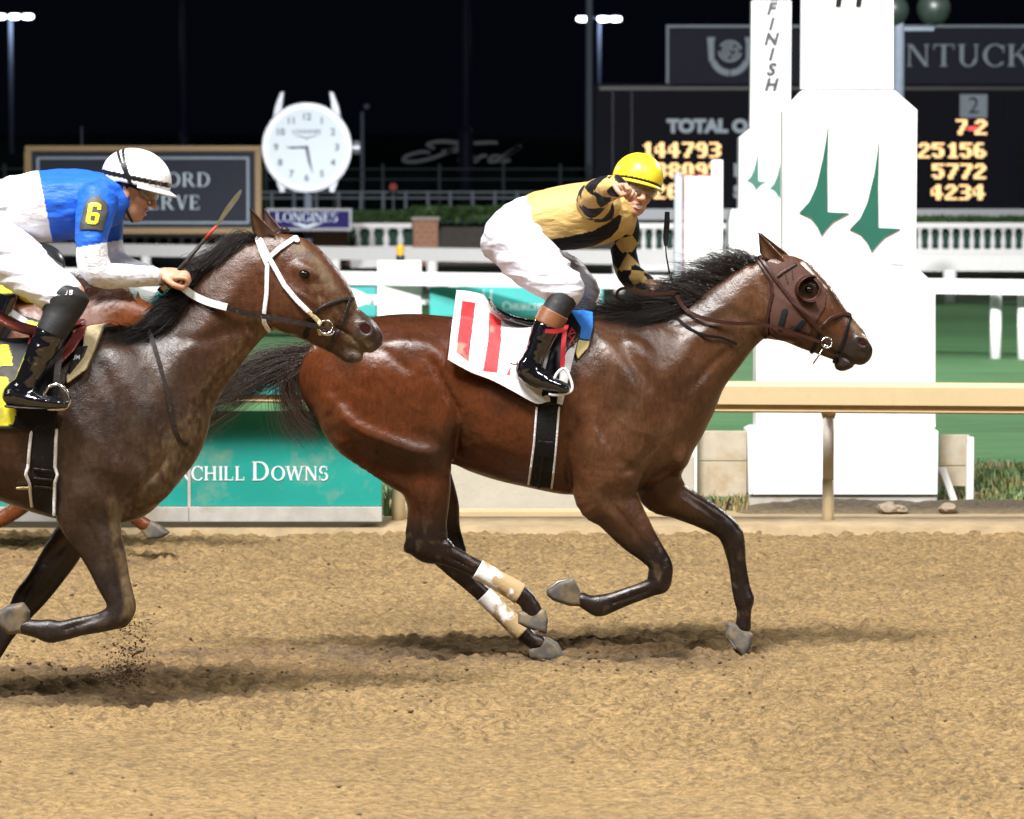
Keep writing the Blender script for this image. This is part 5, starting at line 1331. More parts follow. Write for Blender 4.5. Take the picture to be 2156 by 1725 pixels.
def fly1(i, r):
    u0 = r.uniform(1290, 1580); v0 = np.interp(u0, [1290, 1440, 1592], [660, 648, 548]); L = r.uniform(50, 120); a = R(r.normal(192, 14)); l = abs(r.normal(22, 14))
    return np.array([W(a_, b_, Y1 + r.normal(0, .02)) for a_, b_ in ((u0, v0), (u0 + L * .35 * math.cos(a), v0 - l), (u0 + L * .7 * math.cos(a), v0 - l * 1.3 + r.normal(0, 8)), (u0 + L * math.cos(a), v0 - l + r.normal(0, 16)))])
strands('mane_wisps', M['hair'], h1, 130, fly1, .0008, (0.05, 0.03, 0.022), 21)
# tail streaming behind
def tail1(i, r):
    t = r.random(); s = r.normal(0, 1)
    if t < .62:
        g = [(692, 742 + r.normal(0, 6), 0), (650, 752 + s * 9, 0), (590, 768 + s * 18, 0), (520, 796 + s * 26, 0), (440 - 30 * r.random(), 850 + s * 34, 0), (360 - 60 * r.random(), 895 + s * 40, 0)]
    else:
        L = r.uniform(.6, 1.15); g = [(690, 745, 0), (640, 762 + s * 10, 0), (600, 785 + s * 16, 0), (600 + 12 * s, 830 + s * 10, 0), (625 + 22 * s, 870 * 1 + 20 * L, 0), (660 + 30 * s * L, 895 + 26 * L + r.normal(0, 8), 0)]
    y = r.normal(0, .03); return np.array([W(u + r.normal(0, 3), v + r.normal(0, 3), Y1 + y * (j / 3)) for j, (u, v, _) in enumerate(g)])
strands('tail', M['hair'], h1, 1700, tail1, .0010, (0.055, 0.032, 0.022), 3, .017, segs=12, clumps=420)
G = Field((-1.05, Y1 - .1, 1.2), (-.72, Y1 + .1, 1.55), .007)
G.chain(rows(cen(Y1), [(712, 738, 26, .05), (690, 744, 20, .042), (665, 750, 15, .035), (640, 757, 12, .03)]), .01); to_mesh(G, 'dock', M['coat'], h1, lambda V: np.repeat(np.array([[.055, .027, .017]]), len(V), 0))
# ---------- the trailing horse
Y2 = 14.5
def mp(u, v): return ((u - 1240) * 1.103 + 205, (v - 660) * 1.103 + 690)
def mp_pairs(L): return [(*mp(a[0], a[1]), *mp(a[2], a[3]), *a[4:]) for a in L]
def mb_(u, v): return mp(1790 - u, v) if u > 880 else mp(u, v)
def mp_cens(L): return [(*mb_(a[0], a[1]), a[2] * 1.103, *a[3:]) for a in L]
H2 = dict(Y=Y2, bounds=((-3.0, Y2 - .42, 0.0), (-0.5, Y2 + .42, 2.15)), pairs=[
    (mp_pairs([(688, 745, 672, 840, .11), (735, 692, 722, 905, .21), (790, 668, 800, 940, .265), (860, 661, 870, 945, .29), (930, 666, 930, 935, .285)]) +
     [(-75, 712, -75, 1010, .285), (-5, 716, 0, 1042, .29), (70, 714, 64, 1070, .29), (145, 706, 135, 1094, .28), (215, 704, 212, 1104, .26), (275, 712, 272, 1096, .235), (322, 760, 318, 1068, .20), (352, 830, 344, 1030, .15), (372, 880, 360, 990, .09)], .0),
    ([(200, 705, 366, 985, .17), (262, 700, 402, 925, .165), (318, 692, 440, 862, .145), (366, 664, 478, 805, .125), (410, 606, 508, 758, .108), (455, 556, 534, 724, .098), (498, 524, 556, 702, .090), (532, 504, 576, 695, .084)], .05),
    ([(545, 494, 578, 694, .08), (598, 494, 604, 699, .094), (640, 528, 637, 711, .102), (684, 571, 668, 728, .092), (724, 626, 694, 738, .070), (754, 650, 722, 738, .060), (780, 670, 748, 738, .060), (794, 690, 768, 738, .05)], .02),
    # lower jaw and lip, mouth a little open
    ([(668, 690, 660, 726, .055), (694, 702, 686, 738, .047), (716, 718, 706, 749, .040), (738, 730, 730, 764, .038), (756, 740, 748, 763, .034)], .016),
    (mp_pairs([(690, 790, 900, 740, .15, -.10), (664, 850, 950, 830, .15, -.125), (706, 905, 962, 893, .135, -.14), (775, 968, 957, 945, .11, -.15), (832, 1010, 953, 1000, .085, -.15), (856, 1055, 946, 1056, .066, -.15), (857, 1098, 940, 1100, .052, -.15), (854, 1130, 942, 1128, .048, -.15), (870, 1160, 935, 1140, .046, -.15)]), .05),
    (mp_pairs([(720, 860, 930, 820, .13, .12), (800, 960, 950, 930, .11, .14), (870, 1020, 955, 1005, .08, .15), (885, 1070, 967, 1062, .06, .15), (893, 1110, 969, 1108, .05, .15), (893, 1150, 978, 1145, .048, .15), (915, 1182, 985, 1160, .045, .15)]), .05),
    # near foreleg folded
    ([(110, 960, 290, 940, .13, -.13), (108, 1040, 262, 1020, .11, -.15), (118, 1090, 255, 1068, .09, -.15), (147, 1128, 256, 1118, .074, -.15), (178, 1175, 265, 1175, .060, -.15), (201, 1222, 273, 1222, .050, -.15), (222, 1260, 283, 1262, .046, -.15), (226, 1278, 286, 1284, .046, -.15), (228, 1292, 276, 1304, .043, -.15)], .04),
    ([(226, 1282, 274, 1310, .042, -.15), (200, 1293, 224, 1328, .034, -.15), (165, 1299, 176, 1338, .030, -.15), (128, 1307, 130, 1350, .031, -.15), (104, 1304, 105, 1354, .036, -.15), (80, 1305, 80, 1344, .033, -.15), (52, 1303, 48, 1336, .035, -.15)], .012),
    # far foreleg planted back
    ([(150, 1010, 300, 1040, .10, .12), (128, 1092, 208, 1110, .085, .15), (94, 1150, 168, 1176, .066, .15), (56, 1222, 124, 1228, .052, .15), (28, 1256, 93, 1266, .046, .15), (16, 1282, 66, 1298, .043, .15), (-6, 1318, 34, 1336, .034, .15), (-34, 1364, 2, 1386, .031, .15), (-62, 1408, -22, 1432, .036, .15), (-80, 1440, -44, 1452, .030, .15), (-96, 1462, -58, 1470, .033, .15)], .03),
    ], cens=[
    (mp_cens([(874, 1145, 24, .04, -.15), (900, 1158, 28, .042, -.15), (930, 1164, 25, .038, -.15), (968, 1180, 21, .030, -.15), (1006, 1199, 19, .030, -.15), (1050, 1224, 18.5, .030, -.15), (1092, 1249, 20, .034, -.15), (1112, 1268, 19, .032, -.15), (1122, 1290, 21, .036, -.15)]), .012),
    (mp_cens([(935, 1150, 34, .04, .15), (952, 1184, 28, .038, .15), (985, 1221, 20, .030, .15), (1020, 1254, 18, .030, .15), (1062, 1295, 17.5, .030, .15), (1098, 1330, 19, .034, .15), (1118, 1347, 17, .031, .15), (1136, 1356, 19, .034, .15)]), .012),
    ], ells=[
    (612, 640, -.05, 58, .052, 62, 0, .03), (612, 640, .05, 58, .052, 62, 0, .03),
    (641, 572, -.082, 26, .024, 17, 25, .025), (641, 572, .082, 26, .024, 17, 25, .025),
    (770, 695, -.046, 24, .024, 19, 45, .012), (770, 695, .046, 24, .024, 19, 45, .012),
    (776, 728, 0, 16, .046, 16, 40, .012), (742, 750, 0, 18, .038, 12, -20, .02),
    (205, 930, -.17, 62, .07, 92, 18, .06), (205, 830, -.13, 60, .06, 95, 28, .09), (330, 1000, -.09, 40, .07, 62, 20, .05),
    ], bumps=[
    (200, 930, 70, 60, 26, .016), (222, 820, 72, 90, 20, .010), (290, 850, 65, 90, 24, .012), (150, 900, 80, 70, 24, .010), (250, 990, 30, 60, 22, .012), (190, 1040, 30, 50, 22, .010),
    (420, 700, -50, 90, 22, .010), (360, 790, -60, 80, 24, .010), (470, 640, -52, 70, 22, .008), (60, 1000, 15, 70, 20, .008),
    (215, 1150, 70, 70, 13, .007), (245, 1150, 72, 70, 11, .006), (640, 630, 32, 44, 6, .006), (700, 665, 45, 40, 7, .005), (120, 1180, -62, 60, 12, .006)],
    grooves=[
    ([(262, 900), (280, 960), (296, 1010), (310, 1050)], 3, -.0035), ([(160, 860), (185, 920), (200, 990)], 3, -.0035), ([(210, 1110), (232, 1170), (250, 1230)], 2.6, -.003), ([(640, 600), (668, 630), (690, 650)], 2.4, -.0025), ([(400, 850), (450, 790), (510, 730)], 3.4, -.003), ([(215, 1300), (170, 1316), (125, 1330)], 3.6, .009), ([(46, 1240), (20, 1290), (-20, 1350)], 3.6, .009),
    ([(130, 930), (118, 1000), (126, 1080)], 10, .014), ([(200, 740), (238, 830), (262, 930), (300, 990)], 15, .013), ([(300, 770), (340, 870), (360, 940)], 14, .008), ([(255, 1066), (285, 1030), (330, 990), (352, 950)], 8, .013),
    ([(340, 720), (430, 715), (510, 690), (560, 700)], 13, .009), ([(566, 530), (578, 600), (572, 690)], 10, .010), ([(225, 1080), (245, 1150), (262, 1230)], 6, .008), ([(180, 1090), (222, 1180), (245, 1250)], 6, .008),
    ([(610, 690), (660, 716), (690, 728)], 8, .006), ([(700, 690), (730, 705), (760, 735), (772, 745)], 3.4, .012), ([(62, 1210), (100, 1180), (140, 1140)], 7, .006), ([(50, 960), (100, 1010), (118, 1040)], 9, .006)],
    cuts=[(769, 693, -.066, 13, .02, 10, 40, .006), (769, 693, .066, 13, .02, 10, 40, .006)])
F2 = build_horse(H2)
def coat2(V):
    u, v = toUV(V); n = fbm(V * 4, 4, 12); n2 = fbm(V * 13, 4, 18); n3 = fbm(V * np.array([60, 30, 34]), 3, 28)
    c = np.repeat(np.array([[0.040, 0.021, 0.0130]]), len(V), 0)
    c = blend(c, (0.017, 0.010, 0.008), smooth01(n, .48, .7) * .6)
    c = blend(c, (0.068, 0.022, 0.0075), smooth01(u, 360, 540) * .85)                              # redder head and throat
    c = blend(c, (0.045, 0.017, 0.0085), smooth01(-u, -110, 0) * .8)
    c = blend(c, (0.014, 0.010, 0.010), smooth01(v, 1120, 1235) * .88)
    m = np.maximum(band(u, v, [(540, 715), (500, 780), (450, 860), (400, 930)], 12, 70), band(u, v, [(360, 960), (340, 1030), (285, 1080)], 18, 62))
    m = m * smooth01(n3 * .6 + n2 * .4, .36, .62)
    m = np.maximum(m, band(u, v, [(238, 1060), (244, 1120), (262, 1200), (276, 1280), (262, 1315)], 6, 18) * smooth01(n2, .22, .5))
    m = np.maximum(m, band(u, v, [(610, 505), (660, 548), (700, 610), (726, 640), (780, 675)], 4, 22) * smooth01(n2, .36, .62) * .8)
    m = np.maximum(m, band(u, v, [(668, 600), (690, 640), (700, 680)], 6, 24) * smooth01(n3, .42, .6) * .8)
    c = blend(c, (0.15, 0.10, 0.05), m * .72)
    c = blend(c, (0.07, 0.053, 0.040), smooth01(n2, .5, .74) * .4 * smooth01(u, 60, 200) * (1 - smooth01(u, 330, 420)))
    c = blend(c, (0.030, 0.025, 0.024), smooth01(u + .4 * (v - 690), 716, 770) * smooth01(u, 640, 700) * .75)
    c = blend(c, (0.17, 0.125, 0.07), smooth01(n2, .47, .66) * .45 * smooth01(u, 700, 745))
    return c
h2 = empty('race_horse', (-1.8, Y2, 0)); tag(h2, 'muddy dark bay horse in a white bridle, its nose at the rump of the leader', 'horse')
h2b = to_mesh(F2, 'body', M['coat_muddy'], h2, coat2, 3)
ear('ear', (527, 438), (538, 500), (584, 500), Y2, -.05, h2b, (0.10, 0.045, 0.022), (0.10, 0.05, 0.03), .03)
ear('ear', (555, 438), (556, 492), (596, 492), Y2, .06, h2b, (0.085, 0.045, 0.03), (0.13, 0.085, 0.065), .03)
eyeball(641, 577, .026, -.094, Y2, h2b, .72)
nostril(769, 694, Y2, -.058, h2b, 12, 9, 45)
hoof('hoof', [(60, 1288), (48, 1272), (16, 1278), (-8, 1294), (-6, 1306), (20, 1332), (50, 1330), (58, 1308)], Y2, -.15, h2, corp=(58, 1310))
hoof('hoof', [(-98, 1458), (-58, 1472), (-52, 1492), (-120, 1493), (-112, 1474)], Y2, .15, h2, corp=(-78, 1465))
for po, y in (([(1094, 1290), (1120, 1286), (1146, 1284), (1151, 1305), (1148, 1331), (1132, 1326), (1108, 1318), (1093, 1310)], -.15), ([(1116, 1370), (1132, 1356), (1152, 1344), (1172, 1356), (1185, 1381), (1168, 1388), (1140, 1388), (1118, 1384)], .15)):
    hoof('hoof', [mb_(*q) for q in po][::-1], Y2, y, h2)
# chestnut (callosity) on the inside of the far forearm
G = Field((-2.2, Y2 - .1, .7), (-1.8, Y2 + .3, 1.0), .004); p = W(79, 1203, Y2 + .095); G.ell(p, (.014, .012, .026), rotY(30), .002)
to_mesh(G, 'leg_callus', M['hoof'], h2, lambda V: np.repeat(np.array([[.24, .19, .15]]), len(V), 0), 1)
def mane2(q, t, r):
    y = r.normal(0, .016); u, v = q + r.normal(0, 3, 2); L = r.uniform(45, 95); lift = r.normal(14, 10)
    if t < .35: a = R(200 + r.normal(0, 16)); lift = abs(r.normal(20, 14))
    else: a = R(176 + r.normal(0, 12))
    return [(u, v, y), (u + L * .33 * math.cos(a), v - lift * .7 + L * .1, y - .015), (u + L * .68 * math.cos(a), v - lift * .4 + L * .3 + r.normal(0, 4), y - .03), (u + L * math.cos(a), v + L * .5 + r.normal(0, 10), y - .04)]
strands('mane', M['hair'], h2, 3000, hair_guides([(538, 500), (500, 518), (468, 540), (430, 572), (404, 604), (380, 640), (350, 680), (310, 700), (260, 702), (215, 702)], 0, 0, mane2, Y2, 0), .0012, (0.022, 0.015, 0.013), 11, .012, clumps=240)
def mane2b(q, t, r):
    u, v = q + r.normal(0, 4, 2); L = r.uniform(50, 105)
    return [(u, v, 0), (u - L * .25, v + r.normal(8, 5), -.05), (u - L * .6, v + r.normal(28, 8), -.10), (u - L, v + r.normal(34, 12), -.13)]
strands('mane_fall', M['hair'], h2, 1500, hair_guides([(410, 606), (380, 650), (340, 690), (290, 704), (240, 706)], 0, 0, mane2b, Y2, 0), .0012, (0.012, 0.009, 0.009), 12, .012, clumps=150)
def wisp(i, r):
    u0 = r.uniform(420, 500); v0 = lerp(575, 520, (u0 - 420) / 80); s = r.uniform(.5, 1.2)
    return np.array([W(a, b, Y2) for a, b in ((u0, v0), (u0 - 25 * s, v0 - 38 * s), (u0 - 48 * s, v0 - 20 * s), (u0 - 52 * s, v0 + 18 * s))])
strands('mane_wisps', M['hair'], h2, 16, wisp, .0012, (0.06, 0.035, 0.02), 13)
G = Field((-1.1, Y2 - .06, 1.98), (-.88, Y2 + .06, 2.16), .004)
G.chain(rows(cen(Y2), [(585, 494, 6, .012), (597, 488, 6, .012)]), .003); G.ell(W(600, 485, Y2), (.02, .018, .017), None, .004); to_mesh(G, 'forelock_knot', M['hair'], h2, lambda V: np.repeat(np.array([[.016, .01, .008]]), len(V), 0), 1)
def tail2(i, r):
    s = r.normal(0, 1); g = [mp(690, 742), mp(650, 752 + s * 9), mp(590, 768 + s * 18), mp(520, 800 + s * 24), mp(440, 862 + s * 26)]
    y = r.normal(0, .03); return np.array([W(u, v, Y2 + y * j / 3) for j, (u, v) in enumerate(g)])
strands('tail', M['hair'], h2, 300, tail2, .005, (0.016, 0.011, 0.010), 14)

# ---------- the chestnut on the rail, mostly hidden
Y3 = 20.9
def m3(u, v): return ((u - 1240) * .766 + 62, (v - 660) * .766 + 616)
def m3p(L): return [(*m3(a[0], a[1]), *m3(a[2], a[3]), *a[4:]) for a in L]
H3 = dict(Y=Y3, h=.013, bounds=((-4.7, Y3 - .42, 0.0), (-1.85, Y3 + .42, 1.75)), pairs=[
    (m3p([(688, 745, 672, 840, .11), (735, 692, 722, 905, .21), (790, 668, 800, 940, .265), (860, 661, 870, 945, .29), (930, 666, 930, 935, .285), (1000, 676, 1000, 985, .27), (1070, 678, 1078, 1014, .285), (1140, 672, 1146, 1031, .285), (1210, 664, 1212, 1044, .265), (1280, 662, 1290, 1042, .24), (1340, 672, 1350, 1030, .215), (1392, 700, 1398, 1012, .185), (1430, 760, 1424, 985, .14)]), 0),
    ([(120, 622, 210, 850, .16), (165, 620, 240, 790, .13), (210, 618, 275, 745, .105), (255, 630, 300, 725, .09), (285, 640, 318, 730, .085)], .05),
    ([(292, 642, 312, 735, .08), (330, 650, 325, 745, .092), (358, 672, 346, 760, .09), (390, 705, 366, 775, .065), (414, 735, 390, 790, .055)], .02),
    (m3p([(690, 790, 900, 740, .15, -.10), (664, 850, 950, 830, .15, -.125), (706, 905, 962, 893, .135, -.14), (775, 968, 957, 945, .11, -.15), (832, 1010, 953, 1000, .085, -.15), (856, 1055, 946, 1056, .066, -.15), (857, 1098, 940, 1100, .052, -.15), (854, 1130, 942, 1128, .048, -.15)]), .05),
    ([(40, 860, 160, 860, .12, -.13), (70, 920, 170, 905, .09, -.15), (150, 985, 200, 945, .06, -.15), (215, 1040, 240, 1010, .045, -.15), (250, 1072, 272, 1048, .036, -.15), (276, 1102, 298, 1082, .034, -.15), (298, 1118, 318, 1096, .036, -.15)], .03),
    ([(40, 860, 160, 860, .12, .13), (60, 930, 150, 925, .09, .15), (50, 1000, 108, 1000, .055, .15), (30, 1060, 70, 1060, .04, .15), (-30, 1090, -20, 1120, .032, .15), (-80, 1080, -80, 1110, .036, .15)], .03)],
    cens=[(mp_cens([]) or [(c_[0], c_[1], c_[2] * .766, *c_[3:]) for c_ in [(*m3(874, 1145), 24, .04, -.15), (*m3(930, 1164), 25, .038, -.15), (*m3(1006, 1199), 19, .03, -.15), (*m3(1092, 1249), 20, .034, -.15), (*m3(1122, 1290), 21, .036, -.15)]], .012)])
F3 = build_horse(H3)
h3 = empty('race_horse', (-2.9, Y3, 0)); tag(h3, 'chestnut horse on the rail, mostly hidden behind the trailing horse', 'horse')
to_mesh(F3, 'body', M['coat'], h3, lambda V: np.array([0.11, 0.031, 0.0085]) * (0.7 + .6 * fbm(V * 5, 3, 3)[:, None]), 3)
ear('ear', (277, 617), (272, 652), (296, 650), Y3, -.05, h3, (0.13, 0.05, 0.02), None, .03)
ear('ear', (289, 613), (284, 650), (306, 650), Y3, .05, h3, (0.17, 0.06, 0.024), None, .03)
hoof('hoof', [(299, 1116), (318, 1098), (336, 1108), (355, 1122), (340, 1131), (312, 1133)], Y3, -.15, h3, corp=(308, 1107))
def mane3(q, t, r):
    u, v = q + r.normal(0, 3, 2); L = r.uniform(50, 100); y = r.normal(0, .03); l = abs(r.normal(16, 9))
    return [(u, v, y), (u - L * .35, v - l, y - .02), (u - L * .7, v - l * .9 + r.normal(0, 6), y - .04), (u - L, v + r.normal(0, 10), y - .06)]
strands('mane', M['hair'], h3, 1800, hair_guides([(285, 640), (255, 628), (215, 618), (170, 620), (130, 622)], 0, 0, mane3, Y3, 0), .0016, (0.085, 0.028, 0.012), 15, .014, clumps=110)
# ------------------------------------------------------------------ tack
M['brown_leather'] = mat('brown_leather', (0.036, 0.0125, 0.0085), 0.4, var=0.2, vscale=30, spec=0.3)
M['dark_leather'] = mat('dark_leather', (0.022, 0.017, 0.015), 0.4, spec=0.2, var=0.3, vscale=40, dirt=((0.16, 0.12, 0.07), 60, 0.58, 0.75))
M['black_leather'] = mat('black_leather', (0.008, 0.008, 0.009), 0.32, spec=0.2, var=0.2, vscale=30)
M['patent'] = mat('patent_leather', (0.005, 0.005, 0.007), 0.10, var=0.1, coat=1.0, bump=0.0035, bscale=18)
M['patent_mud'] = mat('muddy_patent_leather', (0.005, 0.005, 0.007), 0.12, var=0.1, coat=1.0, bump=0.004, bscale=22, dirt=((0.15, 0.11, 0.06), 22, 0.60, 0.70))
M['white_web'] = mat('white_webbing', (0.74, 0.74, 0.76), 0.5, var=0.06, vscale=30, dirt=((0.45, 0.34, 0.2), 34, 0.60, 0.82))
M['rubber'] = mat('ribbed_rubber', (0.60, 0.60, 0.57), 0.6, var=0.06, bump=0.003, bscale=150, dirt=((0.36, 0.29, 0.18), 26, 0.58, 0.8))
M['hood'] = mat('hood_fabric', (0.060, 0.019, 0.0095), 0.75, var=0.2, vscale=14, bump=0.002, bscale=45)
M['metal'] = mat('steel_bit', (0.6, 0.6, 0.6), 0.2, metal=1.0, var=0.1)
M['alu'] = mat('white_alloy', (0.78, 0.78, 0.80), 0.3, var=0.04)
M['cloth'] = mat('saddle_cloth', (0, 0, 0), 0.7, vcol=True, var=0.04, vscale=20, bump=0.006, bscale=16)
M['blue'] = mat('blue_pad', (0.02, 0.19, 0.62), 0.6, var=0.1, bump=0.003, bscale=30)
M['foam'] = mat('yellow_foam', (0.62, 0.52, 0.24), 0.8, var=0.12, bump=0.002, bscale=50)
M['cream_pad'] = mat('cream_fleece', (0.52, 0.43, 0.25), 0.85, var=0.18, vscale=14, bump=0.005, bscale=40)
M['red_leather'] = mat('red_leather', (0.33, 0.018, 0.022), 0.35, var=0.15)
M['maroon'] = mat('maroon_leather', (0.15, 0.022, 0.018), 0.35, var=0.15)
M['black_cloth'] = mat('black_cloth', (0.010, 0.010, 0.012), 0.65, spec=0.2, var=0.25, bump=0.006, bscale=18, dirt=((0.10, 0.075, 0.045), 9, 0.62, 0.8))
M['girth'] = mat('black_elastic', (0.010, 0.010, 0.011), 0.6, spec=0.2, var=0.3, vscale=20, bump=0.002, bscale=90, dirt=((0.09, 0.07, 0.045), 30, 0.6, 0.8))

def ribbon(name, m, parent, pts, wd, th=.004, n=5):
    """flat strip through world points, broad side to the side view"""
    pts = np.array(sp3(pts, n)); V = []; k = len(pts); w = np.interp(np.linspace(0, 1, k), np.linspace(0, 1, len(np.atleast_1d(wd))), np.atleast_1d(wd)) if not np.isscalar(wd) else np.full(k, wd)
    for i in range(k):
        d = pts[min(i + 1, k - 1)] - pts[max(i - 1, 0)]; a = np.array([-d[2], 0, d[0]]); a /= np.linalg.norm(a) + 1e-9; a *= w[i] / 2; y = np.array([0, th / 2, 0])
        V += [pts[i] - a - y, pts[i] + a - y, pts[i] + a + y, pts[i] - a + y]
    F = [(4 * i + j, 4 * i + (j + 1) % 4, 4 * i + 4 + (j + 1) % 4, 4 * i + 4 + j) for i in range(k - 1) for j in range(4)] + [(3, 2, 1, 0), (4 * k - 4, 4 * k - 3, 4 * k - 2, 4 * k - 1)]
    mb = MB(); mb.v = V; mb.f = F; o = mb.build(name, m, parent); return o
def sp3(pts, n=5):
    pts = [np.array(p, float) for p in pts]
    if len(pts) < 3: return pts
    out = []
    for i in range(len(pts) - 1):
        p0, p1, p2, p3 = pts[max(i - 1, 0)], pts[i], pts[i + 1], pts[min(i + 2, len(pts) - 1)]
        for f in np.arange(n) / n: out.append(.5 * (2 * p1 + (p2 - p0) * f + (2 * p0 - 5 * p1 + 4 * p2 - p3) * f * f + (3 * p1 - p0 - 3 * p2 + p3) * f ** 3))
    return out + [pts[-1]]
def ring(name, m, parent, u, v, r, Y, th, sx=1.0):
    k = 1 / PPM(Y); c = W(u, v, Y); n = 28
    P = [c + np.array([r * k * math.cos(a), .25 * r * k * math.sin(a + .6), r * k * sx * math.sin(a)]) for a in np.arange(n + 1) * 2 * math.pi / n]
    return MB().tube(P, th, 8).build(name, m, parent, True)
def poly_shell(F, name, m, parent, poly, Y, off, h=.0045, both=False, color=None, holes=(), bump=0):
    xz = np.array(pxz(poly, Y)); hs = [np.array(pxz(q, Y)) for q in holes]
    def sd(x, z):
        d = poly_sd(x, z, xz)
        for q in hs: d = np.maximum(d, -poly_sd(x, z, q))
        return d
    return shell(F, name, m, parent, sd, (xz[:, 0].min(), xz[:, 0].max(), xz[:, 1].min(), xz[:, 1].max()), off, h, onesided=None if both else F.mid, color=color)

# ---------- leader's bridle and hood
YH = Y1 - .09
br = empty('bridle', tuple(W(1660, 640, Y1))); tag(br, 'brown leather bridle on the head of the leading horse', 'bridle')
hd = empty('blinker_hood', tuple(W(1670, 610, Y1))); tag(hd, 'brown blinker hood with a round eye cup on the leading horse', 'hood')
circ = [(1703 + 21 * math.cos(a), 609 + 21 * math.sin(a)) for a in np.arange(18) * .349]
poly_shell(F1, 'fabric', M['hood'], hd, [(1602, 547), (1640, 556), (1668, 540), (1694, 562), (1722, 594), (1742, 622), (1738, 648), (1712, 690), (1694, 730), (1640, 706), (1622, 690), (1616, 600)], YH, .005, .004, True, None, [circ])
G = Field(W(1660, 660, Y1 - .20), W(1750, 560, Y1 + .0), .0035)
c = W(1705, 609, Y1 - .100); k = 1 / PPM(Y1); G.ell(c, (32 * k, .055, 30 * k), rotY(-20), .002)
G.cut(c + np.array([.008, -.028, 0.0]), (28.5 * k, .070, 26 * k), rotY(-20), .003)
gx = G.ax[0][:, None, None] - c[0]; gy = G.ax[1][None, :, None] - c[1]; G.f = np.maximum(G.f, (gx * .8 + gy * .25) - .022).astype(np.float32)
to_mesh(G, 'eye_cup', M['brown_leather'], hd, None, 1)
for a in ([(1652, 655), (1643, 690)], [(1690, 678), (1676, 697)]): strap(F1, 'fastener', M['black_cloth'], hd, a, 13, YH, .009)
strap(F1, 'fold', M['dark_leather'], hd, [(1660, 600), (1652, 572)], 3, YH, .007); strap(F1, 'fold', M['dark_leather'], hd, [(1670, 590), (1668, 566)], 3, YH, .007)
strap(F1, 'throat_latch', M['brown_leather'], br, [(1594, 543), (1610, 570), (1623, 592), (1626, 618), (1615, 672), (1614, 712)], 7, YH, .012, both=True)
strap(F1, 'cheek_strap', M['brown_leather'], br, [(1602, 541), (1632, 587), (1668, 634), (1702, 671), (1728, 700)], 9, YH, .014, both=True)
strap(F1, 'brow_band', M['brown_leather'], br, [(1632, 586), (1650, 572), (1676, 556)], 7, YH, .012)
strap(F1, 'nose_band', M['brown_leather'], br, [(1726, 694), (1750, 671), (1780, 660), (1792, 664)], 9, YH, .010, both=True)
strap(F1, 'figure_eight_strap', M['black_leather'], br, [(1793, 668), (1778, 718), (1760, 764)], 7, YH, .008, both=True)
strap(F1, 'chin_strap', M['black_leather'], br, [(1728, 700), (1720, 725), (1712, 744)], 8, YH, .008, both=True)
ring('bit_ring', M['metal'], br, 1741, 722, 11, Y1 - .085, .0035)
MB().tube([W(1732, 735, Y1 - .09), W(1722, 752, Y1 - .085), W(1712, 766, Y1 - .08)], .004, 8).build('bit_shank', M['metal'], br, True)
MB().tube([W(1735, 728, Y1 - .09), W(1752, 732, Y1 - .07)], .006, 8).build('mouthpiece', M['metal'], br, True)
def on(F, L, off): return [F.surf(u, v, F.mid - .1, off) for u, v in L]
ribbon('rein', M['brown_leather'], br, [W(1424, 622, Y1 - .06)] + on(F1, [(1444, 652), (1484, 671), (1541, 681)], .03) + on(F1, [(1592, 682), (1640, 691), (1683, 705)], .025) + [W(1726, 720, Y1 - .085)], [.018, .018, .015, .015])
ribbon('rein', M['brown_leather'], br, [W(1424, 614, Y1 - .05), W(1399, 618, Y1 - .07), W(1351, 619, Y1 - .06), W(1320, 607, Y1 - .04), W(1302, 612, Y1 - .02), W(1300, 628, Y1 - .01), W(1316, 636, Y1)], .014)
ribbon('rein_shadow', M['black_leather'], br, on(F1, [(1424, 668), (1450, 690), (1482, 706), (1520, 712), (1552, 726)], .010), .012)  # dark strip laid on the neck as the rein's cast shadow

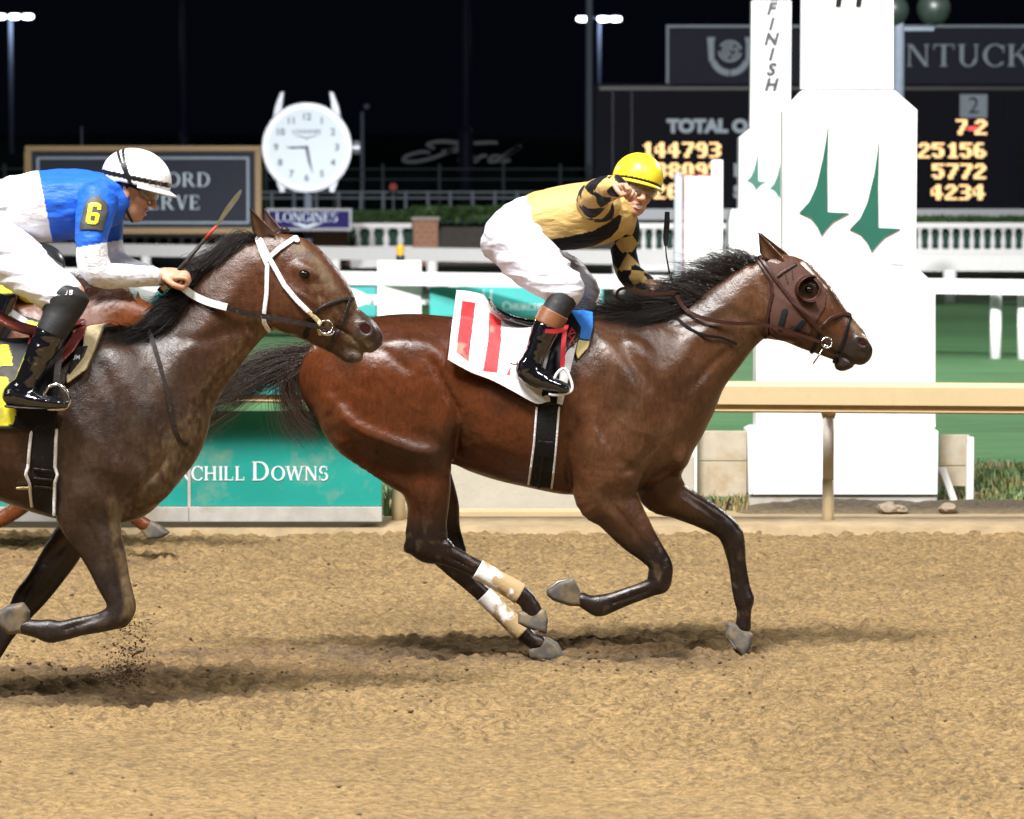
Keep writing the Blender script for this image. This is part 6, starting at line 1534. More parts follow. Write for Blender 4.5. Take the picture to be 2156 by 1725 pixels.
# ---------- leader's saddle, cloth and girth
def pin(u, v, poly):
    return poly_sd(u, v, poly) < 0
def draped(name, m, parent, top, bot, F, Y, off, nc, nr, color, lift=None, seed=0, th=.004):
    T = np.array(sp(top, 8)); B = np.array(sp(bot, 8)); s = np.linspace(0, 1, nc)
    T = np.stack([np.interp(s, np.linspace(0, 1, len(T)), T[:, i]) for i in (0, 1)], 1); B = np.stack([np.interp(s, np.linspace(0, 1, len(B)), B[:, i]) for i in (0, 1)], 1)
    UV = np.zeros((nr, nc, 2)); YY = np.zeros((nr, nc))
    for r in range(nr):
        t = r / (nr - 1); UV[r] = T * (1 - t) + B * t
        for c_ in range(nc):
            u, v = UV[r, c_]; q = W(u, v, Y - .25); n = F.near(q[0], q[2]); YY[r, c_] = Y if n is None else n
    # pull the free top edge down to the spine and smooth
    for _ in range(60): YY[1:-1, 1:-1] = (YY[1:-1, 1:-1] + YY[:-2, 1:-1] + YY[2:, 1:-1] + YY[1:-1, :-2] + YY[1:-1, 2:]) / 5
    S_, T_ = np.meshgrid(s, np.linspace(0, 1, nr)); nz = fbm(np.stack([S_.ravel() * 5, T_.ravel() * 3, S_.ravel() * 0], 1), 3, seed).reshape(nr, nc) - .5
    YY = YY - off - (lift(S_, T_) if lift else 0) - .022 * nz
    V = np.array([W(UV[r, c_, 0], UV[r, c_, 1], YY[r, c_]) for r in range(nr) for c_ in range(nc)])
    i = np.arange(nr - 1)[:, None] * nc + np.arange(nc - 1)[None]; Fq = np.stack([i, i + nc, i + nc + 1, i + 1], -1).reshape(-1, 4)
    u, v = UV[..., 0].ravel(), UV[..., 1].ravel()
    o = mesh_np(name, V, Fq, m, parent, True, color(u, v, S_.ravel(), T_.ravel()))
    md = o.modifiers.new('thickness', 'SOLIDIFY'); md.thickness = th; md.offset = 0
    return o
def ccol(u, v, s, t):
    c = np.repeat(np.array([[0.76, 0.76, 0.78]]), len(u), 0)
    for P in ([(973, 633), (1001, 638), (986, 762), (960, 742)], [(1030, 657), (1055, 675), (1055, 720), (1047, 786), (1017, 782), (1028, 715)], [(1077, 768), (1074, 791), (1066, 790)]):
        c[pin(u, v, P)] = (0.72, 0.030, 0.035)
    hem = smooth01(t, .93, .95); c = c * (1 - .16 * hem[:, None])
    return blend(c, (0.42, 0.34, 0.24), smooth01(fbm(np.stack([u * .03, v * .03, u * 0], 1), 3, 5) + .25 * t, .72, .9) * .5)
o = draped('saddle_cloth', M['cloth'], None, [(961, 611), (990, 614), (1020, 623), (1034, 650), (1062, 668), (1110, 682), (1160, 688), (1221, 694)],
       [(943, 758), (968, 772), (995, 786), (1035, 801), (1078, 823), (1129, 850), (1156, 846), (1184, 853)], F1, Y1, .026, 200, 170, ccol, lambda s, t: .035 * (1 - s) * t ** 2, 4)
tag(o, 'white saddle cloth with broad red stripes on the leading horse', 'saddle cloth')
sd1 = empty('racing_saddle', tuple(W(1120, 680, Y1))); tag(sd1, 'small black patent saddle on the white and red cloth', 'saddle')
G = Field(W(1020, 720, Y1 - .2), W(1230, 615, Y1 + .2), .005)
G.chain(rows(cen(Y1), [(1030, 633, 4, .10), (1042, 652, 6, .12), (1072, 670, 8, .13), (1115, 682, 9, .13), (1160, 682, 9, .12), (1195, 672, 8, .09), (1206, 664, 6, .07)]), .004); to_mesh(G, 'seat', M['patent'], sd1, None, 1)
poly_shell(F1, 'withers_pad', M['blue'], sd1, [(1200, 658), (1228, 655), (1250, 659), (1249, 690), (1241, 717), (1216, 713), (1206, 690)], Y1 - .2, .030, .005, True)
poly_shell(F1, 'foam_edge', M['foam'], sd1, [(1217, 715), (1242, 718), (1238, 732), (1216, 756), (1211, 742)], Y1 - .2, .024, .005)
poly_shell(F1, 'flap', M['black_leather'], sd1, [(1190, 656), (1206, 660), (1224, 690), (1221, 714), (1196, 736), (1180, 764), (1172, 850), (1136, 850), (1150, 770), (1170, 690)], Y1 - .22, .034, .005)
def letters(F, txt, name, parent, pts, Y, off, m, wpx):
    for a in pts: strap(F, name, m, parent, a, wpx, Y, off, .003)
letters(F1, 'AX', 'letter', sd1, [[(1196, 709), (1204, 692), (1212, 704)], [(1198, 706), (1209, 701)]], Y1 - .25, .040, M['red_leather'], 4)
letters(F1, 'X', 'letter', sd1, [[(1198, 708), (1210, 725)], [(1210, 708), (1196, 728)]], Y1 - .25, .0405, M['red_leather'], 4)
YG = Y1 - .28
gi = empty('girth', tuple(W(1140, 940, YG))); tag(gi, 'black girth with white edging round the leading horse', 'girth')
poly_shell(F1, 'band', M['girth'], gi, [(1136, 846), (1174, 846), (1170, 930), (1160, 1034), (1118, 1030), (1128, 930)], YG, .014, .005, True)
strap(F1, 'white_edge', M['white_web'], gi, [(1130, 858), (1124, 940), (1113, 1026)], 4.5, YG, .018, .004, True)
strap(F1, 'white_edge', M['white_web'], gi, [(1177, 858), (1171, 940), (1162, 1034)], 4.5, YG, .018, .004, True)
poly_shell(F1, 'buckle_cover', M['black_leather'], gi, [(1132, 928), (1166, 930), (1162, 966), (1131, 963)], YG, .022, .005)
strap(F1, 'billet', M['black_leather'], gi, [(1142, 966), (1138, 1000), (1135, 1032)], 8, YG, .022, .004)
YL = Y1 - .37
st1 = empty('stirrup', tuple(W(1185, 776, YL))); tag(st1, 'white stirrup on a red leather beside the leading saddle', 'stirrup')
ribbon('leather', M['red_leather'], st1, [W(1190, 690, YL + .035), W(1186, 730, YL + .01), W(1184, 778, YL)], .021)
ribbon('leather_wrap', M['red_leather'], st1, [W(1148, 697, YL - .06), W(1172, 698, YL - .055), W(1190, 692, YL - .01), W(1193, 684, YL + .03)], .018)
MB().tube(sp3([W(1166, 800, YL), W(1174, 785, YL), W(1187, 776, YL), (W(1197, 788, YL)), W(1205, 812, YL), W(1202, 824, YL), W(1190, 829, YL), W(1170, 832, YL), W(1155, 830, YL)]), .0065, 10).build('iron', M['alu'], st1, True)

# ---------- trailing horse's tack
YW = Y2 - .10
b2_ = empty('bridle', tuple(W(610, 600, Y2))); tag(b2_, 'white webbing bridle on the head of the trailing horse', 'bridle')
strap(F2, 'throat_latch', M['white_web'], b2_, [(535, 496), (553, 540), (562, 560), (561, 619), (555, 664), (555, 682), (564, 697)], 9, YW, .010, both=True)
strap(F2, 'cheek_strap', M['white_web'], b2_, [(546, 506), (566, 544), (599, 601), (626, 633), (648, 655)], 10.5, YW, .013, both=True)
strap(F2, 'cheek_strap_end', M['cream_pad'], b2_, [(646, 653), (658, 664), (673, 680)], 10, YW, .012)
strap(F2, 'brow_band', M['white_web'], b2_, [(559, 549), (584, 526), (619, 501), (624, 506)], 10.5, YW, .012, both=True)
strap(F2, 'nose_band', M['dark_leather'], b2_, [(660, 660), (688, 642), (723, 630), (741, 630)], 8, YW, .012, both=True)
strap(F2, 'figure_eight_strap', M['dark_leather'], b2_, [(738, 631), (724, 670), (706, 712), (690, 738)], 8, YW, .012, both=True)
strap(F2, 'chin_strap', M['black_leather'], b2_, [(664, 660), (650, 688), (640, 712)], 9, YW, .008, both=True)
ring('bit_ring', M['metal'], b2_, 686, 689, 14, Y2 - .085, .004); ring('bit_ring', M['metal'], b2_, 690, 700, 13, Y2 - .07, .0035, .45)
ribbon('rein_grip', M['rubber'], b2_, [W(376, 597, Y2 - .13)] + on(F2, [(404, 620), (438, 636), (478, 647)], .03), .030, .008)
ribbon('rein', M['dark_leather'], b2_, on(F2, [(476, 647), (515, 659), (559, 667), (604, 675), (640, 682)], .028) + [W(682, 690, Y2 - .088)], [.022, .021, .020])
MB().tube(on(F2, [(674, 676), (670, 690), (674, 705)], .012), .008, 8).build('ring_keeper', M['cream_pad'], b2_, True)
yk = ribbon('breast_strap', M['dark_leather'], None, on(F2, [(312, 690), (333, 756), (353, 832), (367, 899), (381, 930), (396, 937)], .008), .0175)
tag(yk, 'narrow grey strap down the shoulder of the trailing horse', 'strap')
sd2 = empty('racing_saddle', tuple(W(120, 690, Y2))); tag(sd2, 'maroon and cream saddle under the trailing jockey', 'saddle')
YQ = Y2 - .24
def ncol(V):
    u, v = toUV(V); c = np.repeat(np.array([[0.011, 0.011, 0.013]]), len(V), 0)
    for P in ([(-80, 726), (17, 726), (25, 752), (26, 770), (-80, 771)], [(-80, 792), (16, 794), (28, 830), (33, 870), (29, 895), (-80, 897)]): c[pin(u, v, P)] = (0.72, 0.66, 0.02)
    return blend(c, (0.09, 0.07, 0.045), smooth01(fbm(V * 9, 4, 3), .58, .75) * .6)
o = poly_shell(F2, 'saddle_cloth', M['cloth'], None, [(-220, 716), (-60, 706), (60, 704), (140, 716), (124, 800), (94, 902), (60, 900), (20, 904), (-40, 900), (-220, 880)], YQ, .010, .006, True, ncol)
tag(o, 'black saddle cloth with yellow figures on the trailing horse', 'saddle cloth')
poly_shell(F2, 'pad', M['cream_pad'], sd2, [(168, 672), (188, 664), (209, 666), (206, 700), (196, 740), (182, 778), (143, 807), (141, 792), (160, 760), (172, 728)], YQ, .040, .005, True)
poly_shell(F2, 'pad_panel', M['dark_leather'], sd2, [(160, 732), (184, 728), (176, 752), (146, 792), (146, 770)], YQ, .046, .005)
letters(F2, 'JM', 'letter', sd2, [[(158, 748), (158, 756), (154, 758)], [(161, 757), (161, 748), (164, 754), (167, 748), (167, 757)]], YQ, .050, M['letter'], 2)
poly_shell(F2, 'flap', M['maroon'], sd2, [(166, 683), (174, 690), (172, 706), (156, 738), (124, 772), (130, 740), (146, 704)], YQ, .048, .005)
poly_shell(F2, 'rear_flap', M['maroon'], sd2, [(52, 692), (84, 690), (78, 712), (58, 734), (52, 722)], YQ, .040, .005)
G = Field(W(-60, 740, Y2 - .25), W(230, 630, Y2 + .2), .006)
G.chain(rows(cen(Y2), [(-40, 640, 6, .10), (-10, 660, 8, .12), (30, 684, 10, .14), (80, 698, 11, .14), (130, 694, 11, .13), (172, 680, 9, .09)]), .004); to_mesh(G, 'seat', M['maroon'], sd2, None, 1)
poly_shell(F2, 'under_flap', M['black_cloth'], sd2, [(96, 690), (140, 700), (124, 800), (122, 902), (106, 912), (90, 896), (70, 912), (30, 896), (70, 800)], YQ, .022, .006)
g2 = empty('girth', tuple(W(90, 990, YQ))); tag(g2, 'black girth with white edging round the trailing horse', 'girth')
poly_shell(F2, 'band', M['girth'], g2, [(72, 892), (122, 900), (116, 1000), (108, 1092), (62, 1078), (66, 980)], YQ - .04, .016, .005, True)
strap(F2, 'white_edge', M['white_web'], g2, [(69, 896), (58, 985), (53, 1000), (60, 1020), (58, 1072)], 6, YQ - .04, .022, .004, True)
strap(F2, 'white_edge', M['white_web'], g2, [(120, 905), (114, 985), (119, 1002), (112, 1020), (108, 1088)], 6, YQ - .04, .022, .004, True)
for v in (988, 1008, 1026): strap(F2, 'loop', M['dark_leather'], g2, [(72, v), (106, v + 4)], 6, YQ - .04, .024, .004)
strap(F2, 'billet_end', M['cream_pad'], g2, [(32, 1031), (62, 1030)], 6, YQ - .04, .020, .004)
YL2 = Y2 - .37
s2 = empty('stirrup', tuple(W(120, 812, YL2))); tag(s2, 'steel stirrup at the boot of the trailing jockey', 'stirrup')
ribbon('leather', M['dark_leather'], s2, [W(128, 730, YL2 + .05), W(122, 770, YL2 + .02), W(119, 814, YL2)], .026)
MB().tube(sp3([W(92, 832, YL2), W(103, 815, YL2), W(121, 810, YL2), W(138, 820, YL2), W(147, 838, YL2), W(144, 852, YL2), W(132, 861, YL2), W(100, 861, YL2)]), .0075, 10).build('iron', M['metal'], s2, True)
# ------------------------------------------------------------------ jockeys
M['skin'] = mat('skin', (0, 0, 0), 0.48, vcol=True, var=0.08, vscale=40, bump=0.0006, bscale=200, spec=0.4)
M['silk'] = mat('racing_silk', (0, 0, 0), 0.5, vcol=True, var=0.05, vscale=10, bump=0.002, bscale=40, bump2=0.016, b2scale=11, spec=0.2, stretch=(0.6, 1, 1.5))
M['breeches'] = mat('white_breeches', (0, 0, 0), 0.45, vcol=True, var=0.03, vscale=10, bump=0.002, bscale=40, bump2=0.010, b2scale=8, spec=0.2, stretch=(0.5, 1, 1.7))
M['helmet'] = mat('helmet_cover', (0, 0, 0), 0.32, vcol=True, var=0.03, spec=0.4, bump=0.001, bscale=30)
M['sock'] = mat('black_stretch', (0.012, 0.012, 0.014), 0.6, var=0.2, bump=0.003, bscale=30, dirt=((0.07, 0.055, 0.035), 20, 0.6, 0.8))
M['tan'] = mat('tan_leather', (0.20, 0.078, 0.030), 0.4, var=0.15, bump=0.002, bscale=30)
M['armband'] = mat('grey_rubber_band', (0.05, 0.05, 0.052), 0.55, var=0.15, dirt=((0.20, 0.15, 0.08), 24, 0.60, 0.70))
M['yellow'] = mat('yellow_print', (0.85, 0.72, 0.02), 0.5, var=0.03)
M['teeth'] = mat('teeth', (0.75, 0.72, 0.66), 0.3, var=0)
def lens_mat(name, tint, alpha, rough=.04):
    m = bpy.data.materials.new(name); m.use_nodes = True; b = m.node_tree.nodes['Principled BSDF']
    b.inputs['Base Color'].default_value = (*tint, 1); b.inputs['Roughness'].default_value = rough; b.inputs['Coat Weight'].default_value = 1.0; b.inputs['Alpha'].default_value = alpha
    nz = m.node_tree.nodes.new('ShaderNodeTexNoise'); nz.inputs['Scale'].default_value = 45; bp = m.node_tree.nodes.new('ShaderNodeBump'); bp.inputs['Distance'].default_value = .004
    m.node_tree.links.new(nz.outputs['Fac'], bp.inputs['Height']); m.node_tree.links.new(bp.outputs[0], b.inputs['Normal'])
    return m
M['lens1'] = lens_mat('clear_goggle', (0.42, 0.36, 0.28), .42); M['lens2'] = lens_mat('amber_goggle', (0.30, 0.22, 0.06), .65)

def frame3(f, u):
    f = np.array(f, float); f /= np.linalg.norm(f); u = np.array(u, float); u -= (u @ f) * f; u /= np.linalg.norm(u); return np.stack([f, np.cross(u, f), u])
def head_prims(F, o, A, smile=0.0):
    P = lambda x, y, z: o + np.array([x, y, z]) @ A
    F.ell(P(-.012, 0, .035), (.097, .076, .088), A, .01); F.ell(P(.030, 0, -.030), (.060, .060, .082), A, .03)
    F.ell(P(.058, 0, -.094), (.026, .028, .022), A, .03); F.ell(P(-.02, 0, -.045), (.065, .058, .06), A, .03)
    F.ell(P(.020, .035, -.07), (.045, .02, .03), A, .02); F.ell(P(.020, -.035, -.07), (.045, .02, .03), A, .02)
    for s in (-1, 1):
        F.ell(P(.062, s * .038, -.018), (.026, .024, .020), A, .014); F.ell(P(-.005, s * .079, -.012), (.024, .009, .032), A, .006)
        F.cut(P(.098, s * .032, .014), (.020, .020, .013), A, .012); F.ell(P(.074, s * .032, .012), (.014, .015, .012), A, .003)
    F.ell(P(.080, 0, .036), (.020, .052, .012), A, .012)
    F.chain([(*P(.090, 0, .018), .009, .009), (*P(.106, 0, -.010), .011, .011), (*P(.114, 0, -.028), .014, .014)], .010, 4)
    for s in (-1, 1): F.ell(P(.102, s * .013, -.032), (.012, .009, .008), A, .006)
    F.ell(P(.088, 0, -.058), (.012, .024, .007), A, .006); F.ell(P(.086, 0, -.074), (.012, .021, .008), A, .006)
    F.cut(P(.102, 0, -.066), (.016, .026 + .006 * smile, .0035 + .007 * smile), A, .003)
def head_colour(V, o, A, base, hair=(.02, .013, .01), hairline=None):
    L = (V - o) @ A.T; c = np.repeat(np.array([base]), len(V), 0)
    lip = np.exp(-((L[:, 0] - .09) / .02) ** 2 - (L[:, 1] / .024) ** 2 - ((L[:, 2] + .066) / .013) ** 2); c = blend(c, (.36, .10, .09), np.clip(lip * 1.1, 0, .8))
    ck = np.exp(-((L[:, 0] - .075) / .03) ** 2 - ((np.abs(L[:, 1]) - .045) / .02) ** 2 - ((L[:, 2] + .03) / .025) ** 2); c = blend(c, (.50, .20, .14), np.clip(ck * .5, 0, .5))
    bw = np.exp(-((np.abs(L[:, 1]) - .034) / .02) ** 2 - ((L[:, 2] - .034) / .006) ** 2) * (L[:, 0] > .05); c = blend(c, hair, np.clip(bw, 0, .8))
    ey = np.exp(-((np.abs(L[:, 1]) - .032) / .012) ** 2 - ((L[:, 2] - .012) / .006) ** 2) * (L[:, 0] > .05); c = blend(c, (.015, .012, .01), np.clip(ey * 1.2, 0, .9))
    hr = (L[:, 0] < .02 - .6 * np.maximum(-L[:, 2] - .0, 0)) & (L[:, 2] > -.055) & (np.abs(L[:, 1]) < .074) & (np.linalg.norm(L, axis=1) < .17) & (L[:, 0] < .0); c[hr] = hair
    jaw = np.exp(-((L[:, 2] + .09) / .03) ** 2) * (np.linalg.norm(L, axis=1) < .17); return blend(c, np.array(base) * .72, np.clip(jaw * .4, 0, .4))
def fist(F, c, d, n, sc=1.0, point=False, k=.006):
    d = np.array(d, float); d /= np.linalg.norm(d); n = np.array(n, float); n -= (n @ d) * d; n /= np.linalg.norm(n); s = np.cross(d, n); c = np.array(c)
    A = np.stack([d, s, n]); F.ell(c, (.046 * sc, .040 * sc, .020 * sc), A, .015)
    for i in range(4):
        w = (.031 - .0205 * i); ln = (1.0, 1.06, 1.0, .82)[i]; q = lambda a, b: c + sc * (d * a * ln + s * w + n * b); r = .0092 * sc * (1 if i < 3 else .88)
        P = [q(.026, .006), q(.052, .008), q(.075, -.002), q(.096, -.006)] if (point and i == 0) else [q(.026, .006), q(.054, .006), q(.064, -.014), q(.046, -.028), q(.022, -.022)]
        F.chain([(*p, r, r) for p in P], k, 3)
    P = [c + sc * (-d * .020 + s * .034 - n * .004), c + sc * (d * .012 + s * .052 - n * .016), c + sc * (d * .040 + s * .042 - n * .030), c + sc * (d * .056 + s * .022 - n * .036)]
    F.chain([(*p, r, r) for p, r in zip(P, (.012 * sc, .0115 * sc, .0105 * sc, .009 * sc))], k, 3)
def helmet(o, A, parent, colour, brimc, r=(.138, .112, .118), c=(-.004, 0, .060), tilt=.10, peak=.030):
    P = lambda x, y, z: o + np.array([x, y, z]) @ A
    lo = o - .24; hi = o + .27; G = Field(lo, hi, .0045); G.ell(P(*c), r, A, .001)
    x, y, z = G.ax[0][:, None, None] - o[0], G.ax[1][None, :, None] - o[1], G.ax[2][None, None, :] - o[2]
    lx = x * A[0, 0] + y * A[0, 1] + z * A[0, 2]; lz = x * A[2, 0] + y * A[2, 1] + z * A[2, 2]
    cutp = -(lz - .030 - tilt * lx - .5 * np.maximum(-lx - .04, 0) * -1)
    G.f = np.maximum(G.f, cutp).astype(np.float32)
    he = to_mesh(G, 'helmet', M['helmet'], parent, colour, 2)
    # peak
    V = []; n = 19; m = 4
    for i in range(n):
        a = R(-78 + 156 * i / (n - 1)); ext = peak * max(0, math.cos(a)) ** .9
        for j in range(m):
            q = j / (m - 1); rx = (r[0] - .006 + ext * q) * math.cos(a); ry = (r[1] - .004 + .012 * q) * math.sin(a); xx = c[0] + rx; V.append(P(xx, ry, .034 + tilt * xx - .010 * q - .25 * ext * q))
    Fq = [(i * m + j, i * m + j + 1, (i + 1) * m + j + 1, (i + 1) * m + j) for i in range(n - 1) for j in range(m - 1)]
    b = mesh_np('helmet_peak', np.array(V), np.array(Fq), M['helmet'], he, True, np.repeat(np.array([brimc]), len(V), 0)); md = b.modifiers.new('thickness', 'SOLIDIFY'); md.thickness = .006; md.offset = 0
    return he
def goggles(o, A, parent, m, strapm, c=(.070, 0, .012), r=(.052, .080, .039)):
    P = lambda x, y, z: o + np.array([x, y, z]) @ A
    G = Field(o - .17, o + .17, .0035); G.ell(P(*c), r, A, .001); G.cut(P(c[0] - .012, 0, c[2]), (r[0] - .004, r[1] - .008, r[2] * 1.6), A, .002)
    ge = to_mesh(G, 'goggles', m, parent, None, 1)
    n = 40; Q = [P(.098 * math.cos(a) - .012, .081 * math.sin(a), .020 + .03 * (1 - math.cos(a)) * .4) for a in np.linspace(R(48), R(312), n)]
    ribb = MB()
    for q in Q: ribb.v += [tuple(q + A[2] * .011), tuple(q - A[2] * .011)]
    ribb.f = [(2 * i, 2 * i + 1, 2 * i + 3, 2 * i + 2) for i in range(n - 1)]
    s = ribb.build('goggle_strap', strapm, ge); md = s.modifiers.new('thickness', 'SOLIDIFY'); md.thickness = .004; md.offset = 1
def figure(name, parent, fields, colour):
    Vs = []; Qs = []; b = 0
    for G, it in fields:
        V, Q = surface_nets(G.f, G.lo, G.h); V = relax(V, Q, it); Vs.append(V); Qs.append(Q + b); b += len(V)
    V = np.concatenate(Vs); return mesh_np(name, V, np.concatenate(Qs), M['skin'], parent, True, colour(V))
def handfield(c, wrist, r, *a):
    c = np.array(c); G = Field(c - .14, c + .14, .0029); fist(G, c, *a, k=.0035); d = np.array(a[0], float); d /= np.linalg.norm(d)
    G.chain([(*(c - d * .03), .024, .024), (*(c * .3 + np.array(wrist) * .7), r, r)], .012); return G
def garment(name, m, parent, parts, inf, h, colour, clips=(), k=.03, it=2, extra=None):
    """parts: list of station lists; clips keep the side the normal points to"""
    allp = np.concatenate([np.array(p) for p, *_ in parts]); rm = allp[:, 3:].max() + inf + .04
    G = Field(allp[:, :3].min(0) - rm, allp[:, :3].max(0) + rm, h)
    for p in parts: G.chain(p[0], p[1] if len(p) > 1 else k, 5, p[2] if len(p) > 2 else 1.0, inf)
    if extra: extra(G)
    for q, n in clips:
        n = np.array(n, float); n /= np.linalg.norm(n); q = np.array(q)
        G.f = np.maximum(G.f, -((G.ax[0][:, None, None] - q[0]) * n[0] + (G.ax[1][None, :, None] - q[1]) * n[1] + (G.ax[2][None, None, :] - q[2]) * n[2])).astype(np.float32)
    G.mid = parts[0][0][0][1]
    to_mesh(G, name, m, parent, colour, it); return G
def const(c): return lambda V: np.repeat(np.array([c]), len(V), 0)
def folds(G, amp, freq, seed, lo=None):
    """cloth creases pressed into a garment field"""
    idx = np.argwhere(np.abs(G.f) < 3 * G.h); P = G.lo + G.h * idx
    q = P * np.array(freq); n = fbm(q, 3, seed); rid = 1 - np.abs(2 * n - 1) * 2.2
    wgt = 1.0 if lo is None else lo(P)
    G.f[idx[:, 0], idx[:, 1], idx[:, 2]] -= (amp * np.clip(rid, -.6, 1) * wgt).astype(np.float32)

# ---------- leading jockey, turned to the camera
PJ = pair(Y1); CJ = cen(Y1)
j1 = empty('person', tuple(W(1130, 540, Y1))); tag(j1, 'jockey in yellow cap and gold and black silks, fist held toward the camera', 'person')
torso1 = rows(PJ, [(1048, 474, 1072, 556, .14), (1070, 444, 1108, 548, .16), (1098, 420, 1130, 508, .145), (1140, 404, 1158, 520, .155), (1190, 391, 1204, 523, .172), (1235, 384, 1252, 515, .175), (1272, 388, 1292, 500, .155), (1292, 404, 1306, 470, .10)])
near_arm1 = rows(CJ, [(1272, 432, 34, .075, -.14), (1250, 430, 31, .070, -.25), (1250, 414, 27, .060, -.37), (1272, 400, 24, .053, -.46), (1296, 394, 20, .044, -.53), (1306, 396, 16, .036, -.56)])
far_arm1 = rows(CJ, [(1300, 452, 38, .075, .12), (1316, 486, 28, .058, .19), (1314, 530, 25, .052, .21), (1324, 574, 24, .050, .20), (1340, 588, 22, .044, .16), (1362, 597, 15, .032, .10)])
thigh1 = rows(PJ, [(1104, 456, 1046, 522, .12, -.06), (1126, 484, 1050, 556, .112, -.13), (1164, 520, 1096, 597, .100, -.20), (1196, 556, 1142, 622, .085, -.26), (1217, 584, 1170, 632, .072, -.29), (1219, 604, 1178, 626, .062, -.30)])
fthigh1 = rows(CJ, [(1076, 492, 42, .10, .08), (1120, 530, 44, .10, .16), (1180, 570, 38, .08, .24), (1222, 600, 28, .06, .28), (1236, 622, 22, .05, .28), (1228, 650, 24, .05, .30)])
shin1 = rows(CJ, [(1197, 608, 29, .058, -.30), (1182, 636, 27, .058, -.31), (1164, 664, 27, .058, -.32), (1150, 690, 26, .056, -.33), (1138, 718, 23, .050, -.33), (1127, 746, 20, .042, -.335), (1114, 772, 21, .042, -.34)])
foot1 = rows(CJ, [(1106, 778, 20, .038, -.34), (1126, 792, 21, .042, -.345), (1154, 806, 15, .044, -.35), (1180, 815, 11, .042, -.355), (1192, 819, 8, .034, -.36)])
o1 = W(1336, 402, Y1 - .02); A1 = frame3((.36, -.92, -.08), (.28, .02, .95))
hand1 = W(1316, 400, Y1 - .60)
B = Field(W(990, 860, Y1 - .80), W(1440, 300, Y1 + .42), .0065)
B.chain(torso1, .02, 4, 1, -.012)
for q in (near_arm1[1:], far_arm1[1:], thigh1, fthigh1): B.chain(q, .03, 4, 1, -.022)
B.chain(shin1, .03, 4, 1, -.010); B.chain(foot1, .02, 4, 1, -.008)
B.chain([(*W(1290, 420, Y1), .05, .05), (*(o1 + np.array([-.035, 0, -.06]) @ A1), .052, .052)], .02)
to_n = lambda q: q
Bh = Field(o1 - .2, o1 + .2, .0032); head_prims(Bh, o1, A1, .9); Bh.chain([(*W(1290, 424, Y1), .05, .05), (*(o1 + np.array([-.035, 0, -.05]) @ A1), .050, .050)], .02)
# one continuous figure: resample the fine head into the body grid
def merge(B, Hh):
    X, Yy, Z = np.meshgrid(*B.ax, indexing='ij'); P = np.stack([X, Yy, Z], -1); hi = Hh.lo + Hh.h * (Hh.n - 1)
    m = np.all((P > Hh.lo) & (P < hi), -1); a = B.f[m]; d = Hh.sample(P[m]); e = np.maximum(.01 - np.abs(a - d), 0); B.f[m] = np.minimum(a, d) - e * e / .04
HA = handfield(hand1, near_arm1[-1][:3], .026, (.35, -.85, -.10), (.55, .2, .80), 1.05, True); HB = handfield(W(1388, 604, Y1 + .06), far_arm1[-1][:3], .026, (1, -.25, -.25), (.1, -.5, .85), 1.0)
SK1 = (.54, .30, .20)
figure('body', j1, [(B, 1), (Bh, 1), (HA, 1), (HB, 1)], lambda V: head_colour(V, o1, A1, SK1))
# the face again at its own fine scale would double the surface: keep the body's, refine only the teeth
p = lambda x, y, z: o1 + np.array([x, y, z]) @ A1
MB().quad([p(.0915, s, z) for s, z in ((-.023, -.060), (.023, -.060), (.018, -.0715), (-.018, -.0715))]).build('teeth', M['teeth'], j1)
black = np.array([.010, .010, .014]); gold = np.array([.56, .385, .14])
def shirtc(V):
    u, v = toUV(V); c = np.repeat(gold[None], len(V), 0)
    P = [(1140, 508), (1200, 498), (1250, 486), (1282, 468), (1296, 448), (1310, 455), (1302, 482), (1286, 500), (1250, 519), (1200, 528), (1150, 530)]
    c[pin(u, v, P)] = black; c[(V[:, 1] > Y1 + .02) & (v > 500)] = black
    c[pin(u, v, [(1236, 376), (1262, 374), (1250, 390), (1238, 389)])] = (.7, .7, .7)
    return c
def diamonds(chain, n_round, pitch, phase=0.0):
    C = np.array(chain)[:, :3]; L = np.concatenate([[0], np.cumsum(np.linalg.norm(np.diff(C, axis=0), axis=1))])
    def f(V):
        best = np.full(len(V), 1e9); T = np.zeros(len(V)); D = np.zeros((len(V), 3)); AX = np.zeros((len(V), 3))
        for i in range(len(C) - 1):
            e = C[i + 1] - C[i]; l = np.linalg.norm(e); t = np.clip(((V - C[i]) @ e) / (l * l), 0, 1); q = V - C[i] - t[:, None] * e; d = np.linalg.norm(q, axis=1); m = d < best
            best[m] = d[m]; T[m] = L[i] + t[m] * l; D[m] = q[m]; AX[m] = e / l
        r0 = np.array([.2, -1, .1]); e1 = r0 - (AX @ r0)[:, None] * AX; e1 /= np.linalg.norm(e1, axis=1)[:, None] + 1e-9; e2 = np.cross(AX, e1)
        th = np.arctan2((D * e2).sum(1), (D * e1).sum(1)) / (2 * math.pi) * n_round
        a = T / pitch + th + phase; b = T / pitch - th + phase; k = (np.floor(a) + np.floor(b)).astype(int) % 2
        return np.where(k[:, None] == 0, gold[None], black[None])
    return f
Gs = garment('shirt', M['silk'], j1, [(torso1[2:],)], .004, .0048, shirtc, [(W(1098, 455, Y1), (1, 0, .35))], extra=lambda G: folds(G, .006, (6, 5, 15), 21))
garment('sleeve', M['silk'], j1, [(near_arm1, .02, .5)], .006, .0042, diamonds(near_arm1, 3, .135, .35), extra=lambda G: folds(G, .004, (14, 14, 14), 22))
garment('sleeve', M['silk'], j1, [(far_arm1, .02, .5)], .005, .0042, diamonds(far_arm1, 3, .125, .2), extra=lambda G: folds(G, .004, (14, 14, 14), 23))
wh = np.array([.70, .71, .79])
